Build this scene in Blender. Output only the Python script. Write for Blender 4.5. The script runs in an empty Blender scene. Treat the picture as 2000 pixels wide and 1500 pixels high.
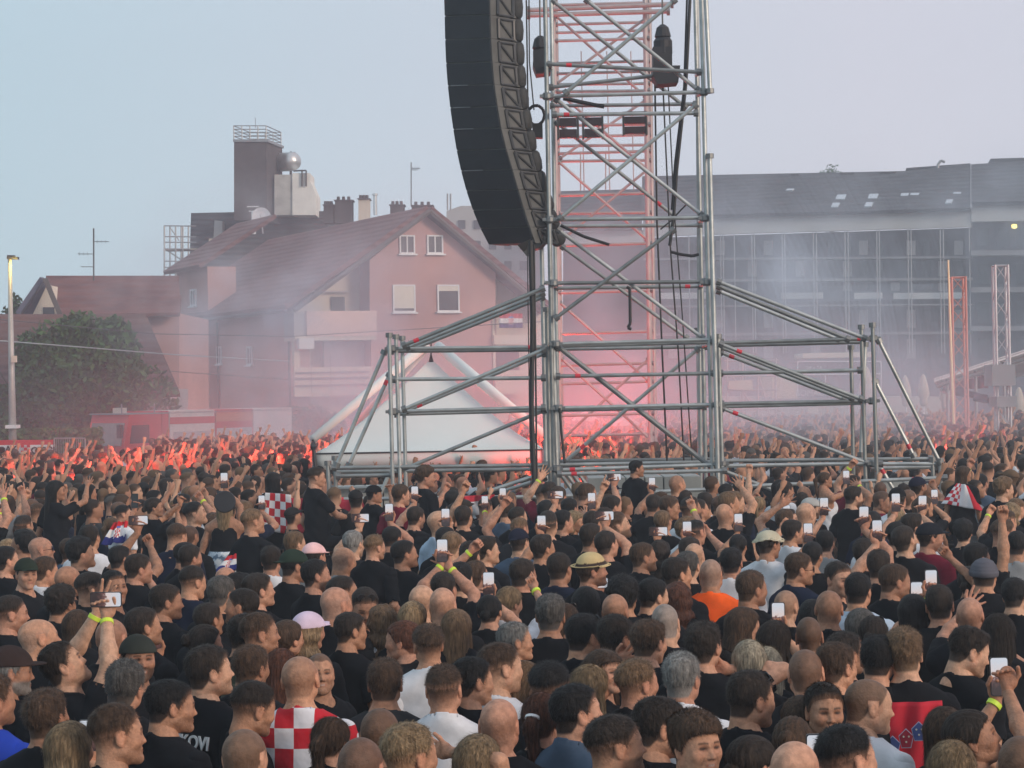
import bpy, math, random
import numpy as np
from mathutils import Vector, Matrix

# ------------------------------------------------------------------ camera, sky, sun, exposure
F = 4278.0                 # focal length in pixels of the 2000 x 1500 photograph
HC = 3.0                   # camera height
ROLL = math.radians(1.1)
SC = bpy.context.scene
COL = SC.collection
cam_data = bpy.data.cameras.new("camera")
cam = bpy.data.objects.new("camera", cam_data)
COL.objects.link(cam)
cam_data.sensor_width = 36.0
cam_data.lens = F / 2000.0 * 36.0
cam_data.clip_start = 0.1
cam_data.clip_end = 3000.0
_cr, _sr = math.cos(ROLL), math.sin(ROLL)
cam.matrix_world = Matrix(((_cr, _sr, 0, 0), (0, 0, -1, 0), (-_sr, _cr, 0, HC), (0, 0, 0, 1)))
SC.camera = cam

world = bpy.data.worlds.new("World")
SC.world = world
world.use_nodes = True
SUN_EL, SUN_AZ = math.radians(7.0), math.radians(128.0)      # azimuth clockwise from the view direction
wn, wl = world.node_tree.nodes, world.node_tree.links
wn.clear()
w_out = wn.new("ShaderNodeOutputWorld")
w_bg = wn.new("ShaderNodeBackground")
w_sky = wn.new("ShaderNodeTexSky")
w_sky.sky_type = 'NISHITA'
w_sky.sun_disc = False
w_sky.sun_elevation = SUN_EL
w_sky.sun_rotation = SUN_AZ
w_sky.dust_density = 2.0
w_sky.ozone_density = 2.0
w_tc = wn.new("ShaderNodeTexCoord")
w_sep = wn.new("ShaderNodeSeparateXYZ")
wl.new(w_tc.outputs["Generated"], w_sep.inputs[0])
# a thin veil of evening haze over the clear sky: pinker to the right, bluer to the left
w_mr = wn.new("ShaderNodeMapRange")
w_mr.inputs["From Min"].default_value = -0.22
w_mr.inputs["From Max"].default_value = 0.16
wl.new(w_sep.outputs["X"], w_mr.inputs["Value"])
w_vc = wn.new("ShaderNodeMix"); w_vc.data_type = 'RGBA'
w_vc.inputs["A"].default_value = (4.35, 5.75, 6.55, 1)
w_vc.inputs["B"].default_value = (5.95, 5.95, 6.75, 1)
wl.new(w_mr.outputs["Result"], w_vc.inputs["Factor"])
w_mx = wn.new("ShaderNodeMix"); w_mx.data_type = 'RGBA'
w_mx.inputs["Factor"].default_value = 0.86
wl.new(w_sky.outputs[0], w_mx.inputs["A"])
wl.new(w_vc.outputs["Result"], w_mx.inputs["B"])
wl.new(w_mx.outputs["Result"], w_bg.inputs["Color"])
w_bg.inputs["Strength"].default_value = 0.1
wl.new(w_bg.outputs[0], w_out.inputs["Surface"])

sun_data = bpy.data.lights.new("sun", 'SUN')
sun_data.energy = 1.5
sun_data.angle = math.radians(18.0)
sun_data.color = (1.0, 0.80, 0.64)
sun = bpy.data.objects.new("sun", sun_data)
COL.objects.link(sun)
_sd = Vector((math.sin(SUN_AZ) * math.cos(SUN_EL + 0.18), math.cos(SUN_AZ) * math.cos(SUN_EL + 0.18), math.sin(SUN_EL + 0.18)))
sun.rotation_euler = _sd.to_track_quat('Z', 'Y').to_euler()

SC.view_settings.view_transform = 'Standard'
SC.view_settings.look = 'None'
SC.view_settings.exposure = 0.42
SC.view_settings.gamma = 1.0
SC.view_settings.use_curve_mapping = False
cy = SC.cycles
cy.max_bounces = 6
cy.diffuse_bounces = 3
cy.glossy_bounces = 3
cy.transmission_bounces = 3
cy.volume_bounces = 2
cy.transparent_max_bounces = 8
cy.volume_step_rate = 2.0
cy.volume_max_steps = 96
cy.use_denoising = True
cy.sample_clamp_indirect = 4.0
cy.sample_clamp_direct = 12.0

# ------------------------------------------------------------------ helpers
RNG = random.Random(7)

def ab(px, py):
    dx, dy = px - 1000.0, 750.0 - py
    return dx * _cr + dy * _sr, -dx * _sr + dy * _cr

def W(px, py, D):
    """point at forward distance D that the photograph shows at pixel (px, py)"""
    a, b = ab(px, py)
    return Vector((a * D / F, D, HC + b * D / F))

def hit(px, py, P0, n):
    """where the pixel's ray meets the plane through P0 with normal n"""
    a, b = ab(px, py)
    d = Vector((a / F, 1.0, b / F)); c = Vector((0, 0, HC))
    return c + d * ((P0 - c).dot(n) / d.dot(n))

def horizon(px):
    return 750.0 - (px - 1000.0) * math.tan(ROLL)

def tag(o, label=None, cat=None, group=None, kind=None):
    if label: o['label'] = label
    if cat: o['category'] = cat
    if group: o['group'] = group
    if kind: o['kind'] = kind
    return o

def thing(name, label, cat, loc=(0, 0, 0), rz=0.0, group=None):
    o = bpy.data.objects.new(name, None)
    o.empty_display_size = 0.2
    COL.objects.link(o)
    o.location = loc
    o.rotation_euler = (0, 0, rz)
    return tag(o, label, cat, group)

class MB:
    """collects shapes, then links them as one mesh object"""
    def __init__(s):
        s.v, s.f, s.m = [], [], []
    def add(s, vs, fs, mi=0):
        o = len(s.v)
        s.v += [tuple(v) for v in vs]
        s.f += [tuple(i + o for i in f) for f in fs]
        s.m += [mi] * len(fs)
        return s
    def box(s, lo, hi, mi=0, M=None):
        x0, y0, z0 = lo; x1, y1, z1 = hi
        vs = [Vector(p) for p in ((x0,y0,z0),(x1,y0,z0),(x1,y1,z0),(x0,y1,z0),(x0,y0,z1),(x1,y0,z1),(x1,y1,z1),(x0,y1,z1))]
        if M is not None: vs = [M @ v for v in vs]
        return s.add(vs, [(0,3,2,1),(4,5,6,7),(0,1,5,4),(1,2,6,5),(2,3,7,6),(3,0,4,7)], mi)
    def tube(s, a, b, r, n=8, mi=0, r2=None, cap=True):
        a, b = Vector(a), Vector(b)
        d = (b - a)
        if d.length < 1e-6: return s
        d.normalize()
        u = d.cross(Vector((0, 0, 1)))
        if u.length < 1e-3: u = d.cross(Vector((1, 0, 0)))
        u.normalize(); w = d.cross(u)
        r2 = r if r2 is None else r2
        vs = []
        for p, rr in ((a, r), (b, r2)):
            for i in range(n):
                t = 2 * math.pi * i / n
                vs.append(p + (u * math.cos(t) + w * math.sin(t)) * rr)
        fs = [(i, i + n, (i + 1) % n + n, (i + 1) % n) for i in range(n)]
        if cap: fs += [tuple(range(n)), tuple(range(2 * n - 1, n - 1, -1))]
        return s.add(vs, fs, mi)
    def path(s, pts, r, n=6, mi=0):
        for a, b in zip(pts[:-1], pts[1:]): s.tube(a, b, r, n, mi)
        return s
    def poly(s, pts, depth, mi=0):
        """closed outline pts extruded by the vector depth"""
        n = len(pts); d = Vector(depth)
        vs = [Vector(p) for p in pts] + [Vector(p) + d for p in pts]
        fs = [tuple(range(n)), tuple(range(2 * n - 1, n - 1, -1))] + [(i, i + n, (i + 1) % n + n, (i + 1) % n) for i in range(n)]
        return s.add(vs, fs, mi)
    def quad(s, a, b, c, d, mi=0):
        return s.add([a, b, c, d], [(0, 1, 2, 3)], mi)
    def lathe(s, c, prof, n=16, mi=0, axis=None):
        c = Vector(c); vs = []; k = len(prof)
        A = Vector((0, 0, 1)) if axis is None else Vector(axis).normalized()
        u = A.cross(Vector((0.13, 1, 0.2))).normalized(); w = A.cross(u)
        for r, z in prof:
            for i in range(n):
                t = 2 * math.pi * i / n
                vs.append(c + A * z + (u * math.cos(t) + w * math.sin(t)) * r)
        fs = [(j*n+i, j*n+(i+1) % n, (j+1)*n+(i+1) % n, (j+1)*n+i) for j in range(k - 1) for i in range(n)]
        fs += [tuple(range(n - 1, -1, -1)), tuple((k-1)*n+i for i in range(n))]
        return s.add(vs, fs, mi)
    def build(s, name, mats, parent=None, smooth=False, loc=None):
        if not isinstance(mats, (list, tuple)): mats = [mats]
        me = bpy.data.meshes.new(name)
        if loc is not None:
            L = Vector(loc); s.v = [tuple(Vector(v) - L) for v in s.v]
        me.from_pydata(s.v, [], s.f)
        me.polygons.foreach_set("material_index", s.m)
        if smooth: me.polygons.foreach_set("use_smooth", [True] * len(s.f))
        for m in mats: me.materials.append(m)
        import bmesh
        bm = bmesh.new(); bm.from_mesh(me); bmesh.ops.recalc_face_normals(bm, faces=bm.faces); bm.to_mesh(me); bm.free()
        me.update()
        o = bpy.data.objects.new(name, me)
        COL.objects.link(o)
        if loc is not None: o.location = loc
        if parent is not None:
            o.parent = parent
            # shapes are given in world space: keep them there
            PM = Matrix.Translation(parent.location) @ parent.rotation_euler.to_matrix().to_4x4()
            if parent.parent is not None:
                g = parent.parent
                PM = Matrix.Translation(g.location) @ g.rotation_euler.to_matrix().to_4x4() @ parent.matrix_parent_inverse @ PM
            o.matrix_parent_inverse = PM.inverted()
        return o

# ------------------------------------------------------------------ materials
MATS = {}
def node_mat(name):
    m = bpy.data.materials.new(name); m.use_nodes = True
    return m, m.node_tree.nodes, m.node_tree.links, m.node_tree.nodes["Principled BSDF"]

def mat(name, col=(.5,.5,.5), rough=0.7, metal=0.0, var=0.15, scale=3.0, bump=0.0, bscale=None, spec=None, emit=None, estr=0.0, stretch=None):
    """a surface with soft patches of wear and an optional fine relief"""
    if name in MATS: return MATS[name]
    m, n, l, b = node_mat(name)
    b.inputs["Roughness"].default_value = rough
    b.inputs["Metallic"].default_value = metal
    if spec is not None: b.inputs["Specular IOR Level"].default_value = spec
    tc = n.new("ShaderNodeTexCoord"); mp = n.new("ShaderNodeMapping")
    l.new(tc.outputs["Object"], mp.inputs["Vector"])
    if stretch: mp.inputs["Scale"].default_value = stretch
    if var > 0:
        nz = n.new("ShaderNodeTexNoise"); nz.inputs["Scale"].default_value = scale; nz.inputs["Detail"].default_value = 6
        l.new(mp.outputs[0], nz.inputs["Vector"])
        r = n.new("ShaderNodeValToRGB")
        r.color_ramp.elements[0].position = 0.3; r.color_ramp.elements[1].position = 0.72
        r.color_ramp.elements[0].color = tuple(c * (1 - var) for c in col[:3]) + (1,)
        r.color_ramp.elements[1].color = tuple(min(1, c * (1 + var)) for c in col[:3]) + (1,)
        l.new(nz.outputs["Fac"], r.inputs["Fac"]); l.new(r.outputs["Color"], b.inputs["Base Color"])
    else:
        b.inputs["Base Color"].default_value = tuple(col[:3]) + (1,)
    if bump > 0:
        nb = n.new("ShaderNodeTexNoise"); nb.inputs["Scale"].default_value = bscale or scale * 6; nb.inputs["Detail"].default_value = 4
        l.new(mp.outputs[0], nb.inputs["Vector"])
        bp = n.new("ShaderNodeBump"); bp.inputs["Strength"].default_value = bump; bp.inputs["Distance"].default_value = 0.02
        l.new(nb.outputs["Fac"], bp.inputs["Height"]); l.new(bp.outputs[0], b.inputs["Normal"])
    if emit:
        b.inputs["Emission Color"].default_value = tuple(emit) + (1,)
        b.inputs["Emission Strength"].default_value = estr
    MATS[name] = m
    return m

def attr_mat(name, rough, bump=0.0, bscale=200, stretch=(1, 1, 1), var=0.12, vscale=30, spec=0.3, sheen=0.0):
    m, n, l, b = node_mat(name)
    at = n.new("ShaderNodeAttribute"); at.attribute_name = "Col"
    b.inputs["Roughness"].default_value = rough
    b.inputs["Specular IOR Level"].default_value = spec
    if sheen: b.inputs["Sheen Weight"].default_value = sheen
    tc = n.new("ShaderNodeTexCoord"); mp = n.new("ShaderNodeMapping"); mp.inputs["Scale"].default_value = stretch
    l.new(tc.outputs["Object"], mp.inputs["Vector"])
    nz = n.new("ShaderNodeTexNoise"); nz.inputs["Scale"].default_value = vscale; nz.inputs["Detail"].default_value = 5
    l.new(mp.outputs[0], nz.inputs["Vector"])
    mr = n.new("ShaderNodeMapRange"); mr.inputs["From Min"].default_value = 0.3; mr.inputs["From Max"].default_value = 0.7
    mr.inputs["To Min"].default_value = 1 - var; mr.inputs["To Max"].default_value = 1 + var
    l.new(nz.outputs["Fac"], mr.inputs["Value"])
    mx = n.new("ShaderNodeMix"); mx.data_type = 'RGBA'; mx.blend_type = 'MULTIPLY'; mx.inputs["Factor"].default_value = 1
    l.new(at.outputs["Color"], mx.inputs["A"]); l.new(mr.outputs[0], mx.inputs["B"]); l.new(mx.outputs["Result"], b.inputs["Base Color"])
    if bump:
        nb = n.new("ShaderNodeTexNoise"); nb.inputs["Scale"].default_value = bscale; nb.inputs["Detail"].default_value = 3
        l.new(mp.outputs[0], nb.inputs["Vector"])
        bp = n.new("ShaderNodeBump"); bp.inputs["Strength"].default_value = bump; bp.inputs["Distance"].default_value = 0.01
        l.new(nb.outputs["Fac"], bp.inputs["Height"]); l.new(bp.outputs[0], b.inputs["Normal"])
    return m

SKIN = attr_mat("skin", 0.58, 0.35, 110, var=0.24, vscale=38, spec=0.28)
HAIR = attr_mat("hair", 0.62, 0.7, 60, stretch=(2.2, 2.2, 0.4), var=0.6, vscale=40, spec=0.22)
CLOTH = attr_mat("cloth", 0.9, 0.35, 14, var=0.16, vscale=9, spec=0.15)

def screen_mat(name='phone_screen', st=.5, warm=1.0):
    """a phone screen that shows bright evening sky above a dark crowd"""
    m, n, l, b = node_mat(name)
    tc = n.new("ShaderNodeTexCoord"); sp = n.new("ShaderNodeSeparateXYZ")
    l.new(tc.outputs["Object"], sp.inputs[0])
    nz = n.new("ShaderNodeTexNoise"); nz.inputs["Scale"].default_value = 90
    l.new(tc.outputs["Object"], nz.inputs["Vector"])
    ma = n.new("ShaderNodeMath"); ma.operation = 'MULTIPLY_ADD'; ma.inputs[1].default_value = 0.06
    l.new(nz.outputs["Fac"], ma.inputs[0]); l.new(sp.outputs["Z"], ma.inputs[2])
    r = n.new("ShaderNodeValToRGB"); e = r.color_ramp.elements
    e[0].position = 0.34; e[0].color = (0.05, 0.03, 0.03, 1)
    e[1].position = 0.90; e[1].color = (0.85, 0.9, 1.0, 1)
    k = e.new(0.52); k.color = (0.22, 0.10, 0.09, 1)
    k = e.new(0.58); k.color = (1.0, 0.84 * warm, 0.80 * warm, 1)
    mr = n.new("ShaderNodeMapRange"); mr.inputs["From Min"].default_value = -0.07; mr.inputs["From Max"].default_value = 0.11
    l.new(ma.outputs[0], mr.inputs["Value"]); l.new(mr.outputs[0], r.inputs["Fac"])
    l.new(r.outputs["Color"], b.inputs["Emission Color"]); b.inputs["Emission Strength"].default_value = st
    b.inputs["Base Color"].default_value = (0.01, 0.01, 0.01, 1); b.inputs["Roughness"].default_value = 0.2
    return m
SCREEN = screen_mat()
SCREEN2 = screen_mat('dimmer_phone_screen', .24, .8)
SCREEN3 = screen_mat('blue_phone_screen', .34, 1.1)
PHONE = mat("phone_shell", (0.02, 0.02, 0.022), 0.35, var=0)
# ------------------------------------------------------------------ implicit shapes and their surface
def rcone(P, a, b, r1, r2):
    a = np.asarray(a, float); b = np.asarray(b, float); d = b - a
    t = np.clip(((P - a) @ d) / (d @ d), 0, 1)
    return np.linalg.norm(P - (a + t[:, None] * d), axis=1) - (r1 + (r2 - r1) * t)
def ell(P, c, r):
    r = np.asarray(r, float); q = (P - np.asarray(c, float)) / r
    k0 = np.linalg.norm(q, axis=1); k1 = np.linalg.norm(q / r, axis=1)
    return k0 * (k0 - 1) / np.maximum(k1, 1e-5)
def smin(a, b, k):
    h = np.clip(.5 + .5 * (b - a) / k, 0, 1)
    return b * (1 - h) + a * h - k * h * (1 - h)
def smax(a, b, k): return -smin(-a, -b, k)

def net(f, lo, hi, h):
    lo = np.asarray(lo, float); hi = np.asarray(hi, float)
    n = np.ceil((hi - lo) / h).astype(int) + 1
    ax = [lo[i] + h * np.arange(n[i]) for i in range(3)]
    G = np.stack(np.meshgrid(*ax, indexing='ij'), -1).reshape(-1, 3)
    V = f(G).reshape(n)
    S = V < 0
    c = [S[i:n[0]-1+i, j:n[1]-1+j, k:n[2]-1+k] for i in (0, 1) for j in (0, 1) for k in (0, 1)]
    cnt = sum(x.astype(np.int8) for x in c)
    act = (cnt > 0) & (cnt < 8)
    I = np.argwhere(act)
    idx = -np.ones(act.shape, int); idx[act] = np.arange(len(I))
    pos = np.zeros((len(I), 3)); num = np.zeros(len(I))
    for axis in range(3):
        o1, o2 = [a for a in range(3) if a != axis]
        for u in (0, 1):
            for w in (0, 1):
                A = I.copy(); A[:, o1] += u; A[:, o2] += w
                B = A.copy(); B[:, axis] += 1
                va = V[A[:, 0], A[:, 1], A[:, 2]]; vb = V[B[:, 0], B[:, 1], B[:, 2]]
                x = (va < 0) != (vb < 0)
                t = np.where(x, va / np.where(x, va - vb, 1), 0)
                p = A.astype(float); p[:, axis] += t
                pos += p * x[:, None]; num += x
    pos = lo + h * pos / np.maximum(num, 1)[:, None]
    Q = []
    for axis in range(3):
        o1, o2 = [a for a in range(3) if a != axis]
        sl = [slice(None)] * 3; sa = list(sl); sb = list(sl)
        sa[axis] = slice(0, -1); sb[axis] = slice(1, None)
        a, b = S[tuple(sa)], S[tuple(sb)]
        E = np.argwhere(a != b)
        E = E[(E[:, o1] > 0) & (E[:, o2] > 0) & (E[:, o1] < n[o1] - 1) & (E[:, o2] < n[o2] - 1)]
        if not len(E): continue
        q = []
        for du, dw in ((1, 1), (0, 1), (0, 0), (1, 0)):
            K = E.copy(); K[:, o1] -= du; K[:, o2] -= dw
            q.append(idx[K[:, 0], K[:, 1], K[:, 2]])
        q = np.stack(q, 1)
        fl = a[E[:, 0], E[:, 1], E[:, 2]]
        if axis == 1: fl = ~fl
        q[~fl] = q[~fl][:, ::-1]
        Q.append(q)
    return pos, np.concatenate(Q) if Q else np.zeros((0, 4), int)

def join(parts):
    V, Q, C, o = [], [], [], 0
    for v, q, c in parts:
        V.append(v); Q.append(q + o); C.append(np.broadcast_to(c, (len(v), 3))); o += len(v)
    return np.concatenate(V), np.concatenate(Q), np.concatenate(C)

def npobj(name, V, Q, C, m, parent=None, smooth=True, link=True):
    me = bpy.data.meshes.new(name)
    me.vertices.add(len(V)); me.vertices.foreach_set("co", np.ascontiguousarray(V, dtype=np.float32).ravel())
    k = Q.shape[1]
    me.loops.add(len(Q) * k); me.loops.foreach_set("vertex_index", np.ascontiguousarray(Q, dtype=np.int32).ravel())
    me.polygons.add(len(Q)); me.polygons.foreach_set("loop_start", np.arange(0, len(Q) * k, k, dtype=np.int32))
    me.polygons.foreach_set("loop_total", np.full(len(Q), k, dtype=np.int32))
    if smooth: me.polygons.foreach_set("use_smooth", np.ones(len(Q), dtype=bool))
    me.update(calc_edges=True)
    if C is not None:
        at = me.color_attributes.new("Col", 'FLOAT_COLOR', 'POINT')
        at.data.foreach_set("color", np.concatenate([C, np.ones((len(C), 1))], 1).astype(np.float32).ravel())
    me.materials.append(m)
    o = bpy.data.objects.new(name, me)
    if link: COL.objects.link(o)
    if parent is not None: o.parent = parent
    return o

CACHE = {}
def cached(key, fn):
    if key not in CACHE: CACHE[key] = fn()
    return CACHE[key]

# ------------------------------------------------------------------ the head, in its own space: x right, y forward, z up, origin between the ears
def cranium(P, t=0.0):
    d = ell(P, (0, -.014, .032), (.0765, .099, .086))
    d = smin(d, ell(P, (0, .028, .008), (.067, .068, .080)), .03)
    return d - t

def head_sdf(P, jaw=1.0, nose=1.0, fat=0.0):
    X = P.copy(); X[:, 0] = np.abs(X[:, 0])
    d = cranium(P)
    d = smin(d, ell(P, (0, .034, -.036), (.057 * jaw + fat, .060, .078)), .03)
    d = smin(d, rcone(X, (.050 * jaw, .004, -.058), (.006, .076, -.093), .018 + fat, .019 + fat), .03)
    d = smin(d, ell(P, (0, .081, -.096), (.021 * jaw, .018, .016)), .02)
    d = smin(d, ell(X, (.040, .062, -.022), (.024, .027, .026)), .022)
    d = smin(d, rcone(X, (0.006, .089, .020), (.038, .074, .020), .0085, .010), .016)
    d = smax(d, -ell(X, (.031, .105, .001), (.017, .020, .011)), .012)
    d = smin(d, ell(X, (.031, .0785, .000), (.0125, .0125, .0115)), .003)
    d = smin(d, rcone(P, (0, .087, .010), (0, .088 + .021 * nose, -.030), .0068, .0092), .010)
    d = smin(d, ell(X, (.011, .097, -.033), (.0085, .011, .0075)), .007)
    d = smin(d, ell(P, (0, .090, -.056), (.024, .0115, .0055)), .006)
    d = smin(d, ell(P, (0, .089, -.066), (.021, .0120, .0060)), .006)
    d = smax(d, -ell(P, (0, .104, -.061), (.023, .008, .0022)), .003)
    # ears
    e = ell(X, (.078, -.008, -.002), (.0085, .0205, .033))
    e = smax(e, -ell(X, (.089, -.003, .004), (.0075, .012, .020)), .004)
    e = smin(e, ell(X, (.079, -.004, -.029), (.006, .009, .009)), .008)
    d = smin(d, e, .006)
    # neck
    d = smin(d, rcone(P, (0, -.036, -.055), (0, -.048, -.20), .055 + fat, .060 + fat), .035)
    return d

HL_Y = [-.13, -.06, -.035, -.015, .012, .03, .05, .07, .10]
HL_Z = [-.070, -.068, -.040, .012, -.004, .022, .048, .062, .070]
def hairline(P, lift=0.0, rec=0.0):
    z = np.interp(P[:, 1], HL_Y, HL_Z) + lift
    return z + rec * np.exp(-((np.abs(P[:, 0]) - .038) / .02) ** 2) * (P[:, 1] > .03)

def n3(P, f, s=0.0):
    x, y, z = P[:, 0] * f + s, P[:, 1] * f + 1.7 * s, P[:, 2] * f + 2.3 * s
    return (np.sin(x + 1.3 * np.sin(y * .9)) * np.sin(y + 1.1 * np.sin(z)) * np.sin(z + np.sin(x * 1.2)))

def hair_sdf(P, style, seed):
    s = seed * 1.9
    top = np.clip((P[:, 2] - .03) / .07, 0, 1)
    X = P.copy(); X[:, 0] = np.abs(X[:, 0])
    face = (P[:, 1] > .03)
    if style == 'fade':
        e = P[:, 2] - np.maximum(hairline(P, .002), .018 - .25 * np.maximum(0, -P[:, 1] - .03))
        return cranium(P) - np.clip(e * .30, -.006, .014) - .0022 * n3(P, 120, s) * (e > 0)
    if style == 'flat':
        e = P[:, 2] - np.maximum(hairline(P, .002), .036)
        d = smin(ell(P, (0, .006, .078), (.066, .090, .046)), cranium(P) - .004, .02) - .003 * n3(P, 110, s)
        return smax(d, cranium(P) - np.clip(e * .55, -.006, .030), .004)
    if style == 'short':
        e = P[:, 2] - hairline(P)
        return cranium(P) - np.clip(e * .5, -.006, .004 + .010 * top) - (.0035 * n3(P, 85, s) + .0015 * n3(P, 190, s)) * (e > 0)
    if style == 'crop':
        e = P[:, 2] - hairline(P, .002)
        d = cranium(P) - (.004 + .015 * top) - .006 * n3(P, 75, s) - .002 * n3(P, 190, s)
        d = smin(d, ell(P, (.01, .055, .094), (.050, .042, .024)), .02)
        return smax(d, cranium(P) - np.clip(e * .6, -.006, .05), .004)
    if style == 'curly':
        d = cranium(P) - (.018 + .016 * top) - .010 * n3(P, 85, s) - .004 * n3(P, 170, s)
        return smax(d, cranium(P) - np.clip((P[:, 2] - hairline(P, -.002)) * .9, -.006, .06), .006)
    if style in ('long', 'bob', 'wavy'):
        L = -.33 if style == 'long' else (-.15 if style == 'bob' else -.27)
        wob = (.010 * np.sin(P[:, 2] * 60 + 9 * P[:, 0] + s) if style == 'wavy' else 0) + .003 * np.sin(P[:, 0] * 330 + 2 * np.sin(P[:, 2] * 14 + s))
        d = cranium(P) - .015 - (.010 * n3(P, 60, s) if style == 'wavy' else .002 * n3(P, 90, s))
        d = smax(d, hairline(P, -.006) - P[:, 2], .006)
        B = P.copy(); B[:, 1] = B[:, 1] * 1.35
        c = rcone(B, (0, -.075, .02), (0, -.125, L), .088, .078) - wob
        c = smin(c, rcone(X, (.070, -.012, .03), (.078, -.020, L * .9), .022, .026) - wob, .03)
        return smin(d, c, .02)
    if style in ('pony', 'bun', 'tied'):
        d = cranium(P) - .009 - .0018 * np.sin(P[:, 0] * 300 + 40 * P[:, 2])
        d = smax(d, hairline(P, -.004) - P[:, 2], .006)
        if style == 'pony':
            t = rcone(P, (0, -.105, .050), (0, -.150, .010), .020, .030)
            t = smin(t, rcone(P, (0, -.150, .010), (0, -.142, -.16), .030, .026), .02)
            t = smin(t, rcone(P, (0, -.142, -.16), (0, -.125, -.30), .026, .010), .02) - .003 * np.sin(P[:, 0] * 300 + s)
        else:
            t = ell(P, (0, -.125, .05 if style == 'bun' else -.01), (.036, .032, .036)) - .003 * n3(P, 120, s)
        return smin(d, t, .01)
    if style == 'fringe':
        d = cranium(P) - (.012 + .020 * top) - .003 * n3(P, 90, s)
        d = smin(d, ell(P, (0, .072, .072), (.062, .030, .034)), .02)
        return smax(d, hairline(P, -.008) - P[:, 2], .008)
    # hats and caps
    if style in ('cap', 'cap_back'):
        g = 1 if style == 'cap' else -1
        d = smax(cranium(P) - .016, .036 - P[:, 2], .004)
        q = P.copy(); q[:, 2] += .9 * (q[:, 0] ** 2) / .09 * .1
        return smin(d, ell(q, (0, g * .108, .043 if g > 0 else .036), (.070, .075, .006)), .006)
    if style == 'beanie':
        d = smax(cranium(P) - .018 - .002 * np.sin(P[:, 2] * 500), -.0 - P[:, 2], .006)
        return smin(d, smax(cranium(P) - .024, np.abs(P[:, 2] - .022) - .022, .008), .004)
    if style == 'bucket':
        d = smax(ell(P, (0, -.005, .05), (.098, .118, .085)), .045 - P[:, 2], .008)
        r = np.sqrt((P[:, 0] / .135) ** 2 + ((P[:, 1] + .005) / .155) ** 2)
        zb = .060 - .075 * np.clip(r - .70, 0, 1) - .012 * np.sin(3 * np.arctan2(P[:, 1], P[:, 0]) + 1)
        b = smax(np.abs(P[:, 2] - zb) - .005, (r - 1) * .12, .004)
        return smin(d, b, .012)
    if style == 'straw':
        d = smax(ell(P, (0, -.005, .06), (.088, .106, .088)), .045 - P[:, 2], .008)
        d = smax(d, -ell(P, (0, -.01, .175), (.022, .085, .034)), .01)
        r = np.sqrt((P[:, 0] / .125) ** 2 + ((P[:, 1] + .005) / .150) ** 2)
        b = smax(np.abs(P[:, 2] - (.050 + .05 * np.clip(r - .8, 0, 1) * np.sign(-P[:, 1] + .03))) - .004, (r - 1) * .12, .003)
        return smin(d, b, .008)
    if style == 'brim':       # wide flat brimmed hat worn tipped back
        d = smax(ell(P, (0, -.005, .06), (.090, .108, .080)), .045 - P[:, 2], .008)
        r = np.sqrt((P[:, 0] / .20) ** 2 + ((P[:, 1] + .005) / .20) ** 2)
        return smin(d, smax(np.abs(P[:, 2] - .052) - .005, (r - 1) * .19, .003), .008)
    raise ValueError(style)

HATS = {'cap', 'cap_back', 'beanie', 'bucket', 'straw', 'brim'}

def strands(V, Q, n, style, seed):
    """short hairs standing off the surface, as thin slivers"""
    g = np.random.default_rng(seed)
    a, b, c = V[Q[:, 0]], V[Q[:, 1]], V[Q[:, 2]]
    N = np.cross(b - a, c - a); N /= np.maximum(np.linalg.norm(N, axis=1), 1e-9)[:, None]
    k = g.integers(0, len(Q), n)
    w = g.random((n, 3)); w /= w.sum(1)[:, None]
    p = a[k] * w[:, :1] + b[k] * w[:, 1:2] + c[k] * w[:, 2:]
    nn = N[k]
    down = np.array([0, -.5, -1.]) if style in ('long', 'bob', 'wavy', 'pony', 'tied', 'bun') else np.array([0, .25, -.45])
    t = down - nn * (nn @ down)[:, None]; t /= np.maximum(np.linalg.norm(t, axis=1), 1e-6)[:, None]
    r = g.normal(size=(n, 3)) * (.10 if style in ('long', 'bob', 'pony', 'tied', 'bun') else .25)
    lift = .10 if style in ('long', 'bob', 'pony', 'tied', 'bun', 'wavy') else .45
    d = t + nn * lift + r; d /= np.linalg.norm(d, axis=1)[:, None]
    L = (.009 + .011 * g.random(n)) * (2.2 if style in ('long', 'wavy', 'bob', 'curly', 'pony') else 1)
    s = np.cross(d, nn); s /= np.maximum(np.linalg.norm(s, axis=1), 1e-6)[:, None]
    wd = .0011
    P0, P1, P2, P3 = p - nn * .003 - s * wd, p - nn * .003 + s * wd, p + d * L[:, None] + s * wd * .3, p + d * L[:, None] - s * wd * .3
    VV = np.stack([P0, P1, P2, P3], 1).reshape(-1, 3)
    QQ = np.arange(4 * n).reshape(n, 4)
    return VV, QQ

HH = {0: .0046, 1: .0078, 2: .0115, 3: .026}

def head_net(lod, kind):
    jaw, nose, fat = ((1, 1, 0), (1.12, 1.1, .003), (.92, .75, -.004), (1.08, .9, .008))[kind]
    return cached(('head', lod, kind), lambda: net(lambda P: head_sdf(P, jaw, nose, fat), (-.10, -.125, -.20), (.10, .135, .13), HH[lod]))

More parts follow.
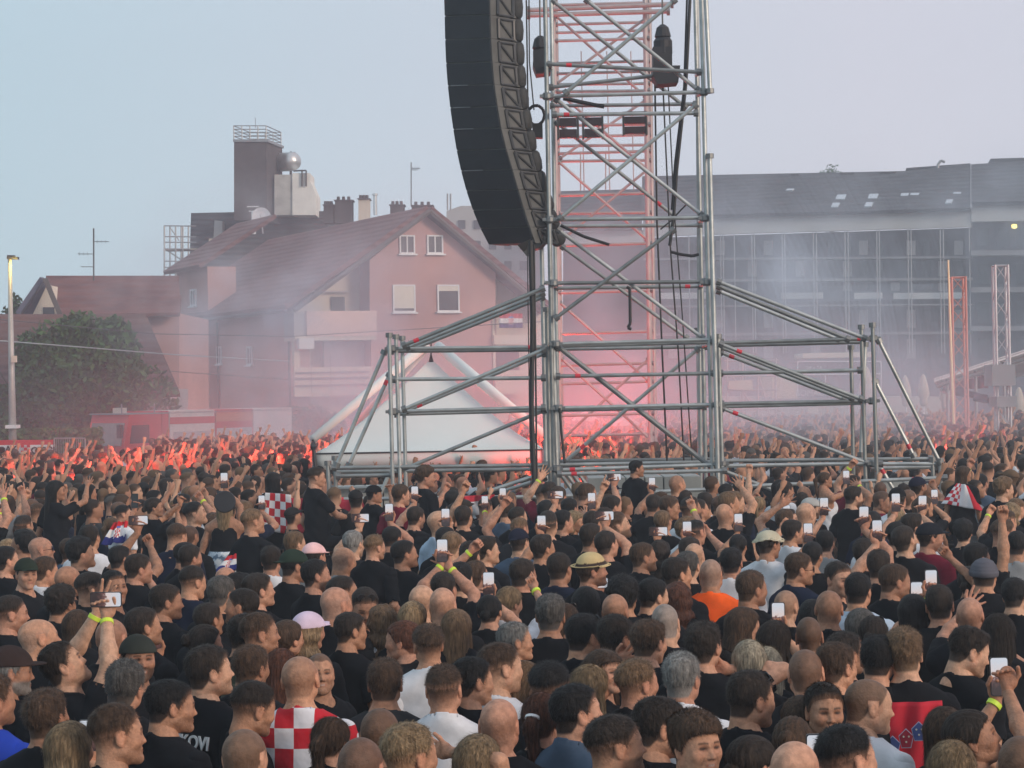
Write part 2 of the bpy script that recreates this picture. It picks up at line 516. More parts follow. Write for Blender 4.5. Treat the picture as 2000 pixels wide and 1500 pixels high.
def hair_net(lod, style, seed):
    def mk():
        big = style in ('long', 'wavy', 'bob', 'pony')
        wide = style in ('brim', 'bucket', 'straw')
        lo = (-.215, -.215, -.02) if style == 'brim' else ((-.15, -.19, -.02) if wide else (-.135, -.20, -.39 if big else -.10))
        hi = (.215, .215, .18) if style == 'brim' else ((.15, .18, .18) if wide else (.135, .20, .17))
        V, Q = net(lambda P: hair_sdf(P, style, seed), lo, hi, HH[lod] * 1.1)
        if style not in HATS and lod < 2:
            v2, q2 = strands(V, Q, (5200, 1500)[lod] * (2 if big else 1), style, seed)
            return np.concatenate([V, v2]), np.concatenate([Q, q2 + len(V)]), len(V)
        return V, Q, len(V)
    return cached(('hair', lod, style, seed), mk)

def sm(x, a, b):
    t = np.clip((x - a) / (b - a), 0, 1); return t * t * (3 - 2 * t)

def head_colour(P, skin, hair, style, beard, female, smile=0):
    skin = np.asarray(skin, float); hair = np.asarray(hair, float)
    n = len(P); C = np.tile(skin, (n, 1))
    X = np.abs(P[:, 0]); Y, Z = P[:, 1], P[:, 2]
    rosy = np.exp(-((X - .045) ** 2 + (Z + .02) ** 2) / .0006) * (Y > .03) * .35 + .35 * (X > .074) + .25 * np.exp(-((X) ** 2 + (Z + .03) ** 2) / .0002) * (Y > .08)
    C = C * (1 + rosy[:, None] * np.array([.12, -.12, -.14]))
    def mixto(col, w):
        nonlocal C
        C = C * (1 - w[:, None]) + np.asarray(col, float) * w[:, None]
    ear = (X > .0745) & (np.abs(Y + .008) < .024) & (np.abs(Z) < .036)
    inside = sm(Z - hairline(P, .0, .015), -.004, .010) * (~ear) * (Y < .085)
    amt = {'bald': .06, 'shaved': .42, 'buzz': .80, 'fade': 1, 'flat': 1}.get(style, .95)
    if style in ('fade', 'flat'):
        mixto(hair, inside * (.16 + .80 * sm(Z, -.06, .034)))
    elif style == 'bald':
        ring = sm(Z, .07, .03)
        mixto(hair, inside * (.05 + .28 * ring))
    else:
        mixto(hair, inside * amt)
    brow = np.exp(-((Z - (.0235 - 6 * (X - .03) ** 2)) / .0042) ** 2) * sm(X, .010, .015) * (1 - sm(X, .044, .052)) * (Y > .055)
    mixto(hair * .8, np.clip(brow * 1.4, 0, 1) * (.65 if female else .92))
    lips = np.exp(-((Z + .061) / .0085) ** 2) * (1 - sm(X, .018, .025)) * (Y > .088)
    mixto(skin * np.array([.80, .46, .44]), lips * .75)
    lash = np.exp(-((X - .031) / .0135) ** 2 - ((Z - .0035) / .0052) ** 2) * (Y > .06)
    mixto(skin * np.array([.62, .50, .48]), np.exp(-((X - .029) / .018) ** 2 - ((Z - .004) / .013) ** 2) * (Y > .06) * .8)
    mixto(np.array([.020, .014, .012]), np.clip(lash * 1.7, 0, 1) * .92)
    if smile:
        teeth = np.exp(-((Z + .0605) / .0042) ** 2) * (1 - sm(X, .015, .021)) * (Y > .085); mixto((.50, .44, .38), np.clip(teeth * 1.2, 0, 1) * .7 * (1 - sm(X, .011, .018)))
    else:
        mixto(skin * .28, np.exp(-((Z + .061) / .0028) ** 2) * (1 - sm(X, .018, .024)) * (Y > .085) * .85)
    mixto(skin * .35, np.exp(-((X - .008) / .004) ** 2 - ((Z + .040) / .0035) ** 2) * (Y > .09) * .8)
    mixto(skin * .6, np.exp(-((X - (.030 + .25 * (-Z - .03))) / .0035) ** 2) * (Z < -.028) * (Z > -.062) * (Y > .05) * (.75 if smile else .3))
    if beard > 0:
        ju = sm(-Z, .030, .050) * sm(Y, -.018, .012) * (1 - sm(-Z, .112, .135))
        must = np.exp(-((Z + .047) / .0055) ** 2) * (X < .03) * (Y > .07)
        mixto(hair, np.clip(ju * (1 - lips) + must, 0, 1) * beard)
    return np.clip(C, 0.003, 1)

# ------------------------------------------------------------------ hands: wrist at the origin, fingers along +z, palm towards -y, thumb at +x
def hand_sdf(P, pose):
    d = rcone(P, (0, .0, -.04), (0, 0, .012), .026, .026)
    q = P.copy(); q[:, 1] = q[:, 1] * 1.0
    d = smin(d, ell(P, (0, .002, .052), (.040, .017, .048)), .02)
    d = smin(d, ell(P, (.024, -.008, .030), (.020, .016, .028)), .015)
    segs = []
    bx = (.030, .010, -.010, -.029); ln = (.072, .080, .074, .058)
    for i in range(4):
        b = np.array([bx[i], .002, .088 - abs(i - 1.2) * .004]); L = ln[i]; r = .0092 - .0006 * i
        if pose == 'fist' or (pose == 'point' and i > 0):
            segs += [(b, b + (0, -.030, .016), r), (b + (0, -.030, .016), b + (0, -.046, -.012), r), (b + (0, -.046, -.012), b + (0, -.026, -.026), r)]
        elif pose == 'hold':
            b1 = b + np.array([-.020, -.004, .020 - i * .004]); b2 = b1 + np.array([-.014 - .002 * i, -.022, .006]); b3 = b2 + np.array([.016, -.014, .0])
            b = b + np.array([-.004, 0, -.03 + (3 - i) * .006]); b1[2] -= .03; b2[2] -= .03; b3[2] -= .03
            segs += [(b, b1, r), (b1, b2, r), (b2, b3, r * .92)]
        elif pose == 'point':
            segs += [(b, b + (0.002, -.002, L * .55), r), (b + (0.002, -.002, L * .55), b + (.003, -.006, L), r * .9)]
        else:
            s = (bx[i]) * .9
            segs += [(b, b + (s * .5, -.004, L * .5), r), (b + (s * .5, -.004, L * .5), b + (s, -.014, L), r * .9)]
    th = {'fist': [((.030, -.008, .034), (.036, -.036, .066), .0115), ((.036, -.036, .066), (.010, -.050, .082), .0105)],
          'point': [((.030, -.008, .034), (.036, -.036, .066), .0115), ((.036, -.036, .066), (.010, -.046, .078), .0105)],
          'hold': [((.028, -.008, .026), (.047, -.020, .060), .0115), ((.047, -.020, .060), (.040, -.036, .092), .0105)],
          'open': [((.028, -.008, .028), (.058, -.014, .058), .0115), ((.058, -.014, .058), (.072, -.018, .086), .0100)]}[pose]
    segs += th
    for a, b, r in segs: d = smin(d, rcone(P, a, b, r, r * .93), .006)
    return d
def hand_net(lod, pose):
    h = (.0045, .0065, .009, .02)[lod]
    return cached(('hand', lod, pose), lambda: net(lambda P: hand_sdf(P, pose), (-.08, -.075, -.035), (.09, .04, .185), h))

# ------------------------------------------------------------------ torso, clothes, legs: x right, y forward, origin between the feet, 1.78 m tall
SHX, SHZ = .178, 1.425
def torso_sdf(P, fem=0, belly=0.0):
    w = .90 if fem else 1.0
    X = P.copy(); X[:, 0] = np.abs(X[:, 0])
    d = ell(P, (0, -.005, 1.29), (.168 * w, .112, .20))
    d = smin(d, ell(P, (0, .005 + belly * .5, 1.06), (.150 * w + belly, .108 + belly, .19)), .08)
    d = smin(d, ell(P, (0, -.01, .93), (.168, .122, .13)), .06)
    d = smin(d, rcone(X, (0, -.03, 1.46), (SHX * w, -.008, SHZ - .012), .058, .058), .06)
    d = smin(d, rcone(X, (0, -.045, 1.535), (.11 * w, -.025, 1.455), .045, .045), .05)
    if fem: d = smin(d, ell(X, (.07, .085, 1.28), (.06, .05, .06)), .04)
    return d
def body_core_sdf(P, fem=0, belly=0.0):
    d = torso_sdf(P, fem, belly)
    return smin(d, rcone(P, (0, -.036, 1.46), (0, -.020, 1.60), .060, .054), .045)
def leg_pts(sit):
    if sit: return (.09, 0, .92), (.19, .36, .88), (.17, .30, .46)
    return (.09, 0, .92), (.105, .01, .50), (.11, -.01, .09)
def legs_sdf(P, sit):
    X = P.copy(); X[:, 0] = np.abs(X[:, 0]); a, b, c = leg_pts(sit)
    d = smin(rcone(X, a, b, .085, .055), rcone(X, b, c, .055, .036), .03)
    foot = rcone(X, (c[0], c[1], c[2] - .045), (c[0] + .02, c[1] + .15, c[2] - .055), .038, .03)
    return smin(d, foot, .02)
def trousers_sdf(P, sit):
    X = P.copy(); X[:, 0] = np.abs(X[:, 0]); a, b, c = leg_pts(sit)
    d = smin(rcone(X, a, b, .100, .072), rcone(X, b, c, .072, .062), .03)
    d = smin(d, ell(P, (0, -.01, .95), (.178, .132, .13)), .05)
    d = d - .006 * n3(P, 38)
    return smax(d, P[:, 2] - 1.02, .01)
def shoes_sdf(P, sit):
    X = P.copy(); X[:, 0] = np.abs(X[:, 0]); a, b, c = leg_pts(sit)
    d = rcone(X, (c[0], c[1] - .02, c[2] - .045), (c[0] + .02, c[1] + .16, c[2] - .055), .044, .036)
    return smax(d, (c[2] - .088) - P[:, 2], .005)
def folds(P, s):
    return .006 * np.sin(P[:, 2] * 42 + 14 * P[:, 0] + 3 * np.sin(P[:, 1] * 20 + s)) * np.clip((1.42 - P[:, 2]) * 4, .15, 1) + .004 * n3(P, 26, s)
def shirt_sdf(P, style, fem, belly, seed):
    d = torso_sdf(P, fem, belly) - .014 - folds(P, seed)
    B = P.copy(); low = np.clip((1.30 - P[:, 2]) / .3, 0, 1)
    d = d - .016 * low
    if style == 'tank':
        nk = P[:, 2] - (1.425 - 1.2 * np.maximum(0, np.abs(P[:, 0]) - .09) + .25 * (P[:, 1] < -.02) * 0)
        d = smax(d, nk, .006); d = smax(d, np.abs(P[:, 0]) - .135 - .3 * np.maximum(0, 1.30 - P[:, 2]), .008)
    else:
        rr = np.sqrt((P[:, 0] / .082) ** 2 + ((P[:, 1] + .018) / .074) ** 2)
        d = smax(d, -(rr - 1) * .075 - 9 * np.maximum(0, 1.44 - P[:, 2]), .006)
        rib = smax(smax(np.abs(rr - 1.04) * .078 - .008, P[:, 2] - (1.522 - .42 * (P[:, 1] + .03)), .004), 1.40 - P[:, 2], .004)
        d = smin(d, rib, .012)
        if style in ('polo', 'collar'):
            col = smax(np.abs(rr - 1.02 - (1.56 - P[:, 2]) * 1.6 * (P[:, 2] < 1.56)) * .078 - .0065, np.abs(P[:, 2] - 1.525 + .45 * (P[:, 1] + .03)) - .026, .006)
            d = smin(d, col, .005)
    return smax(d, .84 - P[:, 2], .008)

def core_net(lod, fem, belly):
    h = (.011, .014, .018, .045)[lod]
    def mk():
        f = lambda P: body_core_sdf(P, fem, belly)
        a = net(f, (-.30, -.17, 1.30), (.30, .16, 1.60), h)
        return a
    return cached(('core', lod, fem, belly), mk)
def low_net(lod, fem, belly, sit):
    return cached(('low', lod > 2, fem, belly, sit), lambda: net(lambda P: smin(body_core_sdf(P, fem, belly), legs_sdf(P, sit), .03), (-.32, -.2, 0), (.32, .56 if sit else .24, 1.34), .03 if lod < 3 else .06))
def shirt_net(lod, style, fem, belly, seed):
    h = (.0105, .014, .02, .045)[lod]
    z0 = 1.02 if lod == 3 else .83
    return cached(('shirt', lod, style, fem, belly, seed % 3), lambda: net(lambda P: shirt_sdf(P, style, fem, belly, seed % 3), (-.34, -.22, z0), (.34, .26, 1.60), h))

# ------------------------------------------------------------------ arms
L1, L2 = .285, .255
def ik(S, T, pole):
    S, T, pole = Vector(S), Vector(T), Vector(pole)
    d = T - S; L = d.length
    mx = (L1 + L2) * .992
    if L > mx: T = S + d * (mx / L); L = mx
    if L < .12: T = S + (d / max(L, 1e-4)) * .12; L = .12
    d = (T - S) / L
    x = (L1 * L1 - L2 * L2 + L * L) / (2 * L)
    hh = math.sqrt(max(L1 * L1 - x * x, 0))
    p = pole - d * pole.dot(d)
    if p.length < 1e-3: p = Vector((0, 0, -1)) - d * (-d.z)
    p.normalize()
    return S + d * x + p * hh, T

def frame(zd, yd):
    z = Vector(zd).normalized(); y = Vector(yd) - z * Vector(yd).dot(z)
    if y.length < 1e-3: y = Vector((1, 0, 0)) - z * z.x
    y.normalize(); x = y.cross(z)
    return np.array([x, y, z]).T          # columns are the axes

def arm_net(S, E, T, lod, thin):
    """one arm of two tapered bones, meshed in a frame laid along it"""
    S, E, T = Vector(S), Vector(E), Vector(T)
    R = frame(T - S, E - (S + T) / 2 + Vector((1e-4, 0, 0)))
    loc = lambda p: (np.array(p - S)) @ R
    e, t = loc(E), loc(T)
    k = (.86 if thin else 1.0)
    def f(P):
        d = rcone(P, (0, 0, 0), e, .051 * k, .039 * k)
        mid = e * .55
        d = smin(d, ell(P, mid, (.047 * k, .047 * k, .060)), .02)
        fm = e + (t - e) * .28
        d = smin(d, rcone(P, e, fm, .038 * k, .043 * k), .02)
        return smin(d, rcone(P, fm, t, .043 * k, .0265 * k), .02)
    lo = np.minimum(np.minimum(0, e), t) - .068; hi = np.maximum(np.maximum(0, e), t) + .068
    V, Q = net(f, lo, hi, (.0088, .012, .015, .032)[lod])
    return V @ R.T + np.array(S), Q

def sleeve_net(lod, L, seed, slim=0):
    h = (.0105, .014, .02, .04)[lod]
    def mk():
        def f(P):
            d = rcone(P, (0, 0, -.01), (0, 0, L), .070, .064 - .006 * slim) - .004 * n3(P, 40, seed) - .003 * np.sin(P[:, 2] * 60 + P[:, 0] * 30)
            d = smax(d, P[:, 2] - L, .004)
            return smax(d, -smax(rcone(P, (0, 0, L - .05), (0, 0, L + .1), .056, .056), L - .02 - P[:, 2], .004), .004)
        return net(f, (-.10, -.10, -.10), (.10, .10, L + .03), h)
    return cached(('slv', lod, L, seed % 2, slim), mk)

def arm_parts(side, target, lod, skin, pose, fem, pole=None, palm=None, handdir=None):
    """side +1 right / -1 left; target = wrist in body space. returns skin parts, sleeve frame and the hand's frame"""
    w = .90 if fem else 1.0
    S = Vector((side * SHX * w, -.008, SHZ - .012))
    if pole is None: pole = Vector((side * 1.0, -.35, -.75))
    E, T = ik(S, target, pole)
    av, aq = arm_net(S, E, T, lod, fem)
    hd = Vector(handdir) if handdir is not None else (T - E).normalized()
    pn = Vector(palm) if palm is not None else Vector((0, -1, 0))
    R = frame(hd, -pn)                    # +y of the hand frame is the back of the hand
    hv, hq = hand_net(lod, pose)
    if side < 0:
        hv = hv * np.array([-1, 1, 1]); hq = hq[:, ::-1]
    k = .90 if fem else 1.0
    hv = (hv * k) @ R.T + np.array(T) + np.array(hd) * .012
    return [(av, aq, skin), (hv, hq, np.asarray(skin) * np.array([1.04, .95, .93]))], (S, E, T), (R, T)

def rotm(yaw, pitch, roll):
    return np.array(Matrix.Rotation(math.radians(yaw), 3, 'Z') @ Matrix.Rotation(math.radians(pitch), 3, 'X') @ Matrix.Rotation(math.radians(roll), 3, 'Y'))

def jig(c, g, v=.15):
    return np.clip(np.asarray(c, float) * (1 + v * (g.random() - .5) * 2), .003, 1)

SHIRT_NAMES = {'black': 't_shirt', 'tank': 'tank_top', 'polo': 'polo_shirt'}

def person_arrays(p, lod, seed):
    """all the surfaces of one figure in its own space, before scaling; p is the dict of its looks"""
    g = np.random.default_rng(seed)
    skin = np.asarray(p['skin'], float); hair = np.asarray(p['hair_c'], float)
    fem, belly, sit = p.get('fem', 0), p.get('belly', 0.0), p.get('sit', 0)
    style = p['hair']; under = p.get('under', 'short') if style in HATS else style
    kind = p.get('kind', 2 if fem else seed % 2 * 3 if seed % 3 == 0 else seed % 2)
    hv, hq = head_net(lod, kind)
    hc = head_colour(hv, skin, hair, under, p.get('beard', 0), fem, p.get('smile', 0))
    Rm = rotm(-p.get('hyaw', 0), p.get('pitch', 0), p.get('tilt', 0))
    piv = np.array([0, -.03, -.09]); off = np.array([0, .005, 1.665])
    hs = .955 + (g.random(3) - .5) * np.array([.10, .08, .09])
    hx = lambda V: ((V - piv) * hs) @ Rm.T + piv + off
    body = [(hx(hv), hq, hc)]
    cv, cq = core_net(lod, fem, belly); body.append((cv, cq, skin))
    lv, lq = low_net(lod, fem, belly, sit); body.append((lv, lq, skin))
    out = {}
    sv, sq = shirt_net(lod, p.get('shirt', 'tee'), fem, belly, seed)
    sc = np.asarray(p['shirt_c'], float)
    shirt = [(sv, sq, sc)]
    grips = {}
    for side in (1, -1):
        a = p.get('arms', {}).get(side)
        if a is None:
            if lod == 3:
                a = dict(t=(side * .25, .05, .93), pose='fist')
            else:
                a = dict(t=(side * (.235 + .03 * g.random()), .04 + .10 * g.random(), .90 + .06 * g.random()), pose='fist', palm=(-side, 0, 0), pole=(side * .35, -1, -.1))
        parts, (S, E, T), hf = arm_parts(side, a['t'], lod, skin, a.get('pose', 'fist'), fem, a.get('pole'), a.get('palm'), a.get('dir'))
        body += parts
        grips[side] = (S, E, T, hf)
        if p.get('shirt', 'tee') != 'tank':
            L = p.get('sleeve', .19)
            wv, wq = sleeve_net(lod, min(L, .27), seed)
            R = frame(E - S, Vector((0, 1, 0.01)))
            shirt.append((wv @ R.T + np.array(S), wq, np.asarray(p.get('sleeve_c', sc), float)))
            if L > .27:
                def fl(P, a=np.array(E), b=np.array(T)): return rcone(P, a, b, .058, .040) - .003 * n3(P, 45)
                lo = np.minimum(E, T) - .07; hi = np.maximum(E, T) + .07
                fv, fq = net(fl, lo, hi, .014); shirt.append((fv, fq, sc))
    out['body'] = join(body)
    if style not in ('bald', 'buzz', 'shaved'):
        vv, qq, nb = hair_net(lod, style, seed % 2)
        if style in HATS:
            hat_c = np.asarray(p.get('hat_c', (.02, .02, .02)), float)
            C = np.tile(hat_c, (len(vv), 1))
            if style == 'straw': C[(vv[:, 2] > .052) & (vv[:, 2] < .078) & (np.hypot(vv[:, 0] / .095, vv[:, 1] / .113) < 1.05)] = (.05, .035, .03)
            out['hat'] = (hx(vv), qq, C)
            if under not in ('bald', 'buzz', 'shaved'):
                u, uq, _n = hair_net(lod, under, seed % 2)
                m = (u[:, 2] < .045); keep = m[uq].all(1)
                out['hair'] = (hx(u), uq[keep], np.tile(hair, (len(u), 1)))
        else:
            C = np.tile(hair, (len(vv), 1)) * (1 + .25 * n3(vv, 40, seed)[:, None])
            lt = float(hair.mean()) > .09
            if len(vv) > nb: C[nb:] *= np.repeat((.75 if lt else .55) + (.5 if lt else 1.5) * g.random((len(vv) - nb) // 4) ** 2, 4)[:, None]
            if style in ('short', 'fade', 'crop', 'flat'):
                lim = np.maximum(hairline(vv), (.018 - .25 * np.maximum(0, -vv[:, 1] - .03)) if style == 'fade' else -9) if style != 'flat' else np.maximum(hairline(vv), .036)
                w = sm(vv[:, 2] - lim, -.004, .034 if style != 'crop' else .02)[:, None]
                C = C * w + (skin * .42 + hair * .58) * (1 - w)
            if p.get('tips') is not None:
                w = sm(-vv[:, 2], -.02, .25)[:, None]; C = C * (1 - w) + np.asarray(p['tips']) * w
            out['hair'] = (hx(vv), qq, np.clip(C, .003, 1))
    out['shirt'] = join(shirt)
    return out, grips, hx

SHARED = {}
def shared_part(name, key, fn, colour):
    if key not in SHARED:
        V, Q = fn(); SHARED[key] = npobj(name, V, Q, np.tile(np.asarray(colour, float), (len(V), 1)), CLOTH, link=False).data
    return SHARED[key]

def make_person(p, loc, yaw, s, lod, seed, label, group=None):
    out, grips, hx = person_arrays(p, lod, seed)
    V, Q, C = out['body']
    root = npobj('person', V, Q, C, SKIN)
    root.location = loc; root.rotation_euler = (0, 0, -math.radians(yaw)); root.scale = (s, s, s)
    tag(root, label, 'person', group)
    if 'hair' in out: npobj('hair', *out['hair'], HAIR, root)
    if 'hat' in out: npobj({'cap': 'cap', 'cap_back': 'cap', 'beanie': 'beanie'}.get(p['hair'], 'hat'), *out['hat'], CLOTH, root)
    npobj({'tank': 'tank_top', 'polo': 'polo_shirt', 'vest': 'safety_vest'}.get(p.get('shirt_kind', p.get('shirt', 'tee')), 't_shirt'), *out['shirt'], p.get('shirt_m', CLOTH), root)
    sit = p.get('sit', 0); tc = p.get('leg_c', (.03, .035, .05)); key = ('tr', sit, tuple(tc), lod > 0)
    for nm, me in (('trousers', shared_part('trousers', key, lambda: net(lambda P: trousers_sdf(P, sit), (-.34, -.22, 0.02), (.34, .5 if sit else .22, 1.05), .02 if lod == 0 else .03), tc)),
                   ('shoes', shared_part('shoes', ('sh', sit), lambda: net(lambda P: shoes_sdf(P, sit), (-.34, -.15, -.02), (.34, .6, .6), .02), (.06, .06, .06)))):
        o = bpy.data.objects.new(nm, me); COL.objects.link(o); o.parent = root
    return root, grips, hx

def to_local(pt, loc, yaw, s):
    v = Vector(pt) - Vector(loc)
    return (Matrix.Rotation(math.radians(yaw), 3, 'Z') @ v) / s
def to_world(pt, loc, yaw, s):
    return Vector(loc) + (Matrix.Rotation(-math.radians(yaw), 3, 'Z') @ Vector(pt)) * s
# ------------------------------------------------------------------ ground, far terrain
GZ = 0.0
g = MB(); g.quad((-2500, -30, 0), (2500, -30, 0), (2500, 2900, 0), (-2500, 2900, 0))
tag(g.build('ground', mat('trodden_asphalt', (.075, .07, .066), .95, var=.3, scale=.6, bump=.4, bscale=30)), kind='structure')
g = MB()
for k in range(60):
    a0, a1 = -1200 + k * 40, -1160 + k * 40
    h0 = 12 + 5 * math.sin(k * .7) + 3 * math.sin(k * 2.1); h1 = 12 + 5 * math.sin((k + 1) * .7) + 3 * math.sin((k + 1) * 2.1)
    g.quad((a0, 900, -.5), (a1, 900, -.5), (a1, 1000, h1 * .5), (a0, 1000, h0 * .5))
tag(g.build('hills', mat('far_wood', (.05, .07, .045), .9)), kind='structure')

# ------------------------------------------------------------------ building materials
M_PINK = mat('salmon_render', (.50, .28, .25), .9, var=.16, scale=.35, bump=.2, bscale=25)
M_CREAM = mat('cream_render', (.66, .58, .48), .9, var=.08, scale=.5, bump=.2, bscale=25)
M_GREY = mat('grey_render', (.42, .41, .40), .9, var=.10, scale=.5)
M_GLASS = mat('window_glass', (.03, .035, .045), .12, var=0, spec=.6)
M_WHITE = mat('white_frame', (.72, .72, .72), .5, var=.04)
M_SHUT = mat('roller_shutter', (.70, .64, .54), .6, var=.05, bump=.6, bscale=18, stretch=(.1, .1, 4))
M_DARK = mat('dark_metal', (.035, .037, .042), .55, var=.1)
M_STEEL = mat('painted_steel', (.30, .31, .32), .45, .6, var=.1)
def tile_mat(name, c1, c2, sc=1.0):
    m, n, l, b = node_mat(name)
    tc = n.new("ShaderNodeTexCoord"); mp = n.new("ShaderNodeMapping"); mp.inputs["Scale"].default_value = (sc, sc, sc)
    l.new(tc.outputs["Object"], mp.inputs["Vector"])
    w = n.new("ShaderNodeTexWave"); w.bands_direction = 'Z'; w.inputs["Scale"].default_value = 1.1; w.inputs["Distortion"].default_value = .6
    l.new(mp.outputs[0], w.inputs["Vector"])
    nz = n.new("ShaderNodeTexNoise"); nz.inputs["Scale"].default_value = .9; nz.inputs["Detail"].default_value = 8
    l.new(mp.outputs[0], nz.inputs["Vector"])
    r = n.new("ShaderNodeValToRGB"); r.color_ramp.elements[0].position = .35; r.color_ramp.elements[1].position = .68
    r.color_ramp.elements[0].color = tuple(c1) + (1,); r.color_ramp.elements[1].color = tuple(c2) + (1,)
    l.new(nz.outputs["Fac"], r.inputs["Fac"]); l.new(r.outputs["Color"], b.inputs["Base Color"])
    bp = n.new("ShaderNodeBump"); bp.inputs["Strength"].default_value = .8; bp.inputs["Distance"].default_value = .05
    l.new(w.outputs["Fac"], bp.inputs["Height"]); l.new(bp.outputs[0], b.inputs["Normal"])
    b.inputs["Roughness"].default_value = .85
    return m
M_TILE = tile_mat('red_clay_tiles', (.125, .050, .048), (.20, .082, .072))
M_SLATE = tile_mat('dark_slates', (.035, .038, .045), (.065, .068, .08))
M_BRICKD = mat('dark_brick', (.075, .062, .065), .9, var=.2, scale=2, bump=.5, bscale=20)

def window(parent, c, u, w, h, glass=M_GLASS, frame=M_WHITE, n=None, shutter=0.0, mull=True):
    """a window standing on a wall: c centre, u unit vector along the wall, n outward normal"""
    n = n or Vector((u.y, -u.x, 0)); z = Vector((0, 0, 1)); c = Vector(c)
    M = Matrix(((u.x, n.x, 0, c.x), (u.y, n.y, 0, c.y), (0, 0, 1, c.z), (0, 0, 0, 1)))
    fr = MB(); t = .07
    fr.box((-w/2, -.05, h/2 - t), (w/2, .06, h/2), M=M); fr.box((-w/2, -.05, -h/2), (w/2, .06, -h/2 + t), M=M)
    fr.box((-w/2, -.05, -h/2 + t), (-w/2 + t, .06, h/2 - t), M=M); fr.box((w/2 - t, -.05, -h/2 + t), (w/2, .06, h/2 - t), M=M)
    if mull: fr.box((-.03, -.05, -h/2 + t), (.03, .045, h/2 - t), M=M)
    win = fr.build('window', frame, parent)
    gl = MB(); gl.box((-w/2 + t, -.03, -h/2 + t), (w/2 - t, .01, h/2 - t - shutter * (h - 2*t)), M=M); gl.build('pane', glass, win)
    if shutter > 0:
        s = MB(); s.box((-w/2 + t, -.02, h/2 - t - shutter * (h - 2*t)), (w/2 - t, .04, h/2 - t), M=M); s.build('shutter', M_SHUT, win)
    s = MB(); s.box((-w/2 - .08, -.05, -h/2 - .07), (w/2 + .08, .16, -h/2), M=M); s.build('sill', frame, win)
    return win

# ------------------------------------------------------------------ the gabled house
AL = math.radians(25)
U = Vector((math.cos(AL), math.sin(AL), 0)); VV = Vector((-math.sin(AL), math.cos(AL), 0)); NF = -VV
O0 = W(568, 700, 100); O0.z = 0
def fac(px, py, back=0.0): return hit(px, py, O0 + VV * back, NF)
house = thing('gabled_house', 'pink gabled house with cream balconies and red tiled roof', 'house', (O0.x, O0.y, 0))
def facpoly(pts, depth, m, name, back=0.0, parent=None, ground=True):
    P = [fac(x, y, back) for x, y in pts]
    if ground:
        for p in P:
            if p.z < .5: p.z = 0
    b = MB(); b.poly(P, VV * depth); return b.build(name, m, parent or house)
facpoly([(722, 508), (830, 420), (968, 533), (968, 880), (722, 880)], 17, M_PINK, 'wall')
facpoly([(573, 607), (722, 506), (722, 880), (573, 880)], 15, M_CREAM, 'wall', back=1.3)
facpoly([(969, 533), (1062, 612), (1062, 880), (969, 880)], 15, M_CREAM, 'wall', back=1.3)
pk, eL, eR = fac(830, 412), fac(566, 604), fac(1066, 612)
def slab(P, th, m, name, parent):
    b = MB(); n = (P[1] - P[0]).cross(P[2] - P[0]).normalized()
    if n.z < 0: n = -n
    b.poly(P, n * th); return b.build(name, m, parent)
LEN = 22.5
f0 = -VV * .55
slab([pk + f0, eL + f0 - U * .3, eL + VV * LEN - U * .3, pk + VV * LEN], .22, M_TILE, 'roof', house)
slab([pk + f0 + U * .02, eR + f0 + U * .3, eR + VV * LEN + U * .3, pk + VV * LEN + U * .02], .22, M_TILE, 'roof', house)
# verge boards
b = MB(); b.tube(pk + f0 * 1.05 + Vector((0, 0, -.05)), eL + f0 * 1.05 + Vector((0, 0, -.08)), .13, 6); b.tube(pk + f0 * 1.05 + Vector((0, 0, -.05)), eR + f0 * 1.05 + Vector((0, 0, -.08)), .13, 6)
b.build('verge', mat('weathered_board', (.10, .085, .08), .8), house)
# the long side wall with its taller bay
sw = MB(); a0 = eL.copy(); a0.z = 0; a1 = a0 + U * .5
sw.poly([a0 + U * .35 + VV * 1.2, a0 + U * .35 + VV * 16, a0 + U * .35 + VV * 16 + Vector((0, 0, eL.z - .1)), a0 + U * .35 + VV * 1.2 + Vector((0, 0, eL.z - .1))], U * 1.0)
sw.build('side_wall', M_PINK, house)
bay0 = a0 + VV * 12.2 - U * .1
bz = hit(345, 532, bay0, -U).z
bb = MB(); bb.poly([bay0, bay0 + U * 1.5, bay0 + U * 1.5 + Vector((0, 0, bz)), bay0 + Vector((0, 0, bz))], VV * 5.5); bb.build('wall', M_PINK, house)
slab([bay0 - U * .5 - VV * .5 + Vector((0, 0, bz - .1)), bay0 - U * .5 + VV * 6 + Vector((0, 0, bz - .1)), bay0 + U * 3.6 + VV * 6 + Vector((0, 0, bz + 2.5)), bay0 + U * 3.6 - VV * .5 + Vector((0, 0, bz + 2.5))], .2, M_TILE, 'roof', house)
def side(px, py, off=0.0): return hit(px, py, bay0 + U * off, -U)
for (y0, y1) in ((565, 598), (618, 672), (735, 788)):
    c = side(378, (y0 + y1) / 2, -.03); h = abs(side(378, y0).z - side(378, y1).z)
    window(house, c, -VV, 1.0, h, n=-U)
for (px, y0, y1) in ((428, 682, 706), (488, 682, 708)):
    c = hit(px, (y0 + y1) / 2, a0 + U * .32, -U); window(house, c, -VV, .8, .9, n=-U)
for q0_, z1_ in ((a0 + U * .28 + VV * 1.0, eL.z - .2), (bay0 - U * .06 + VV * 5.3, bz - .2), (a0 + U * .28 + VV * 11.9, eL.z - .2)):
    b = MB(); b.tube((q0_.x, q0_.y, 0), (q0_.x, q0_.y, z1_), .06, 8); b.build('downpipe', M_DARK, house)
b = MB(); b.tube(eL - U * .38 + f0 + Vector((0, 0, -.06)), eL - U * .38 + VV * LEN * .55 + Vector((0, 0, -.06)), .09, 8); b.build('gutter', M_DARK, house)
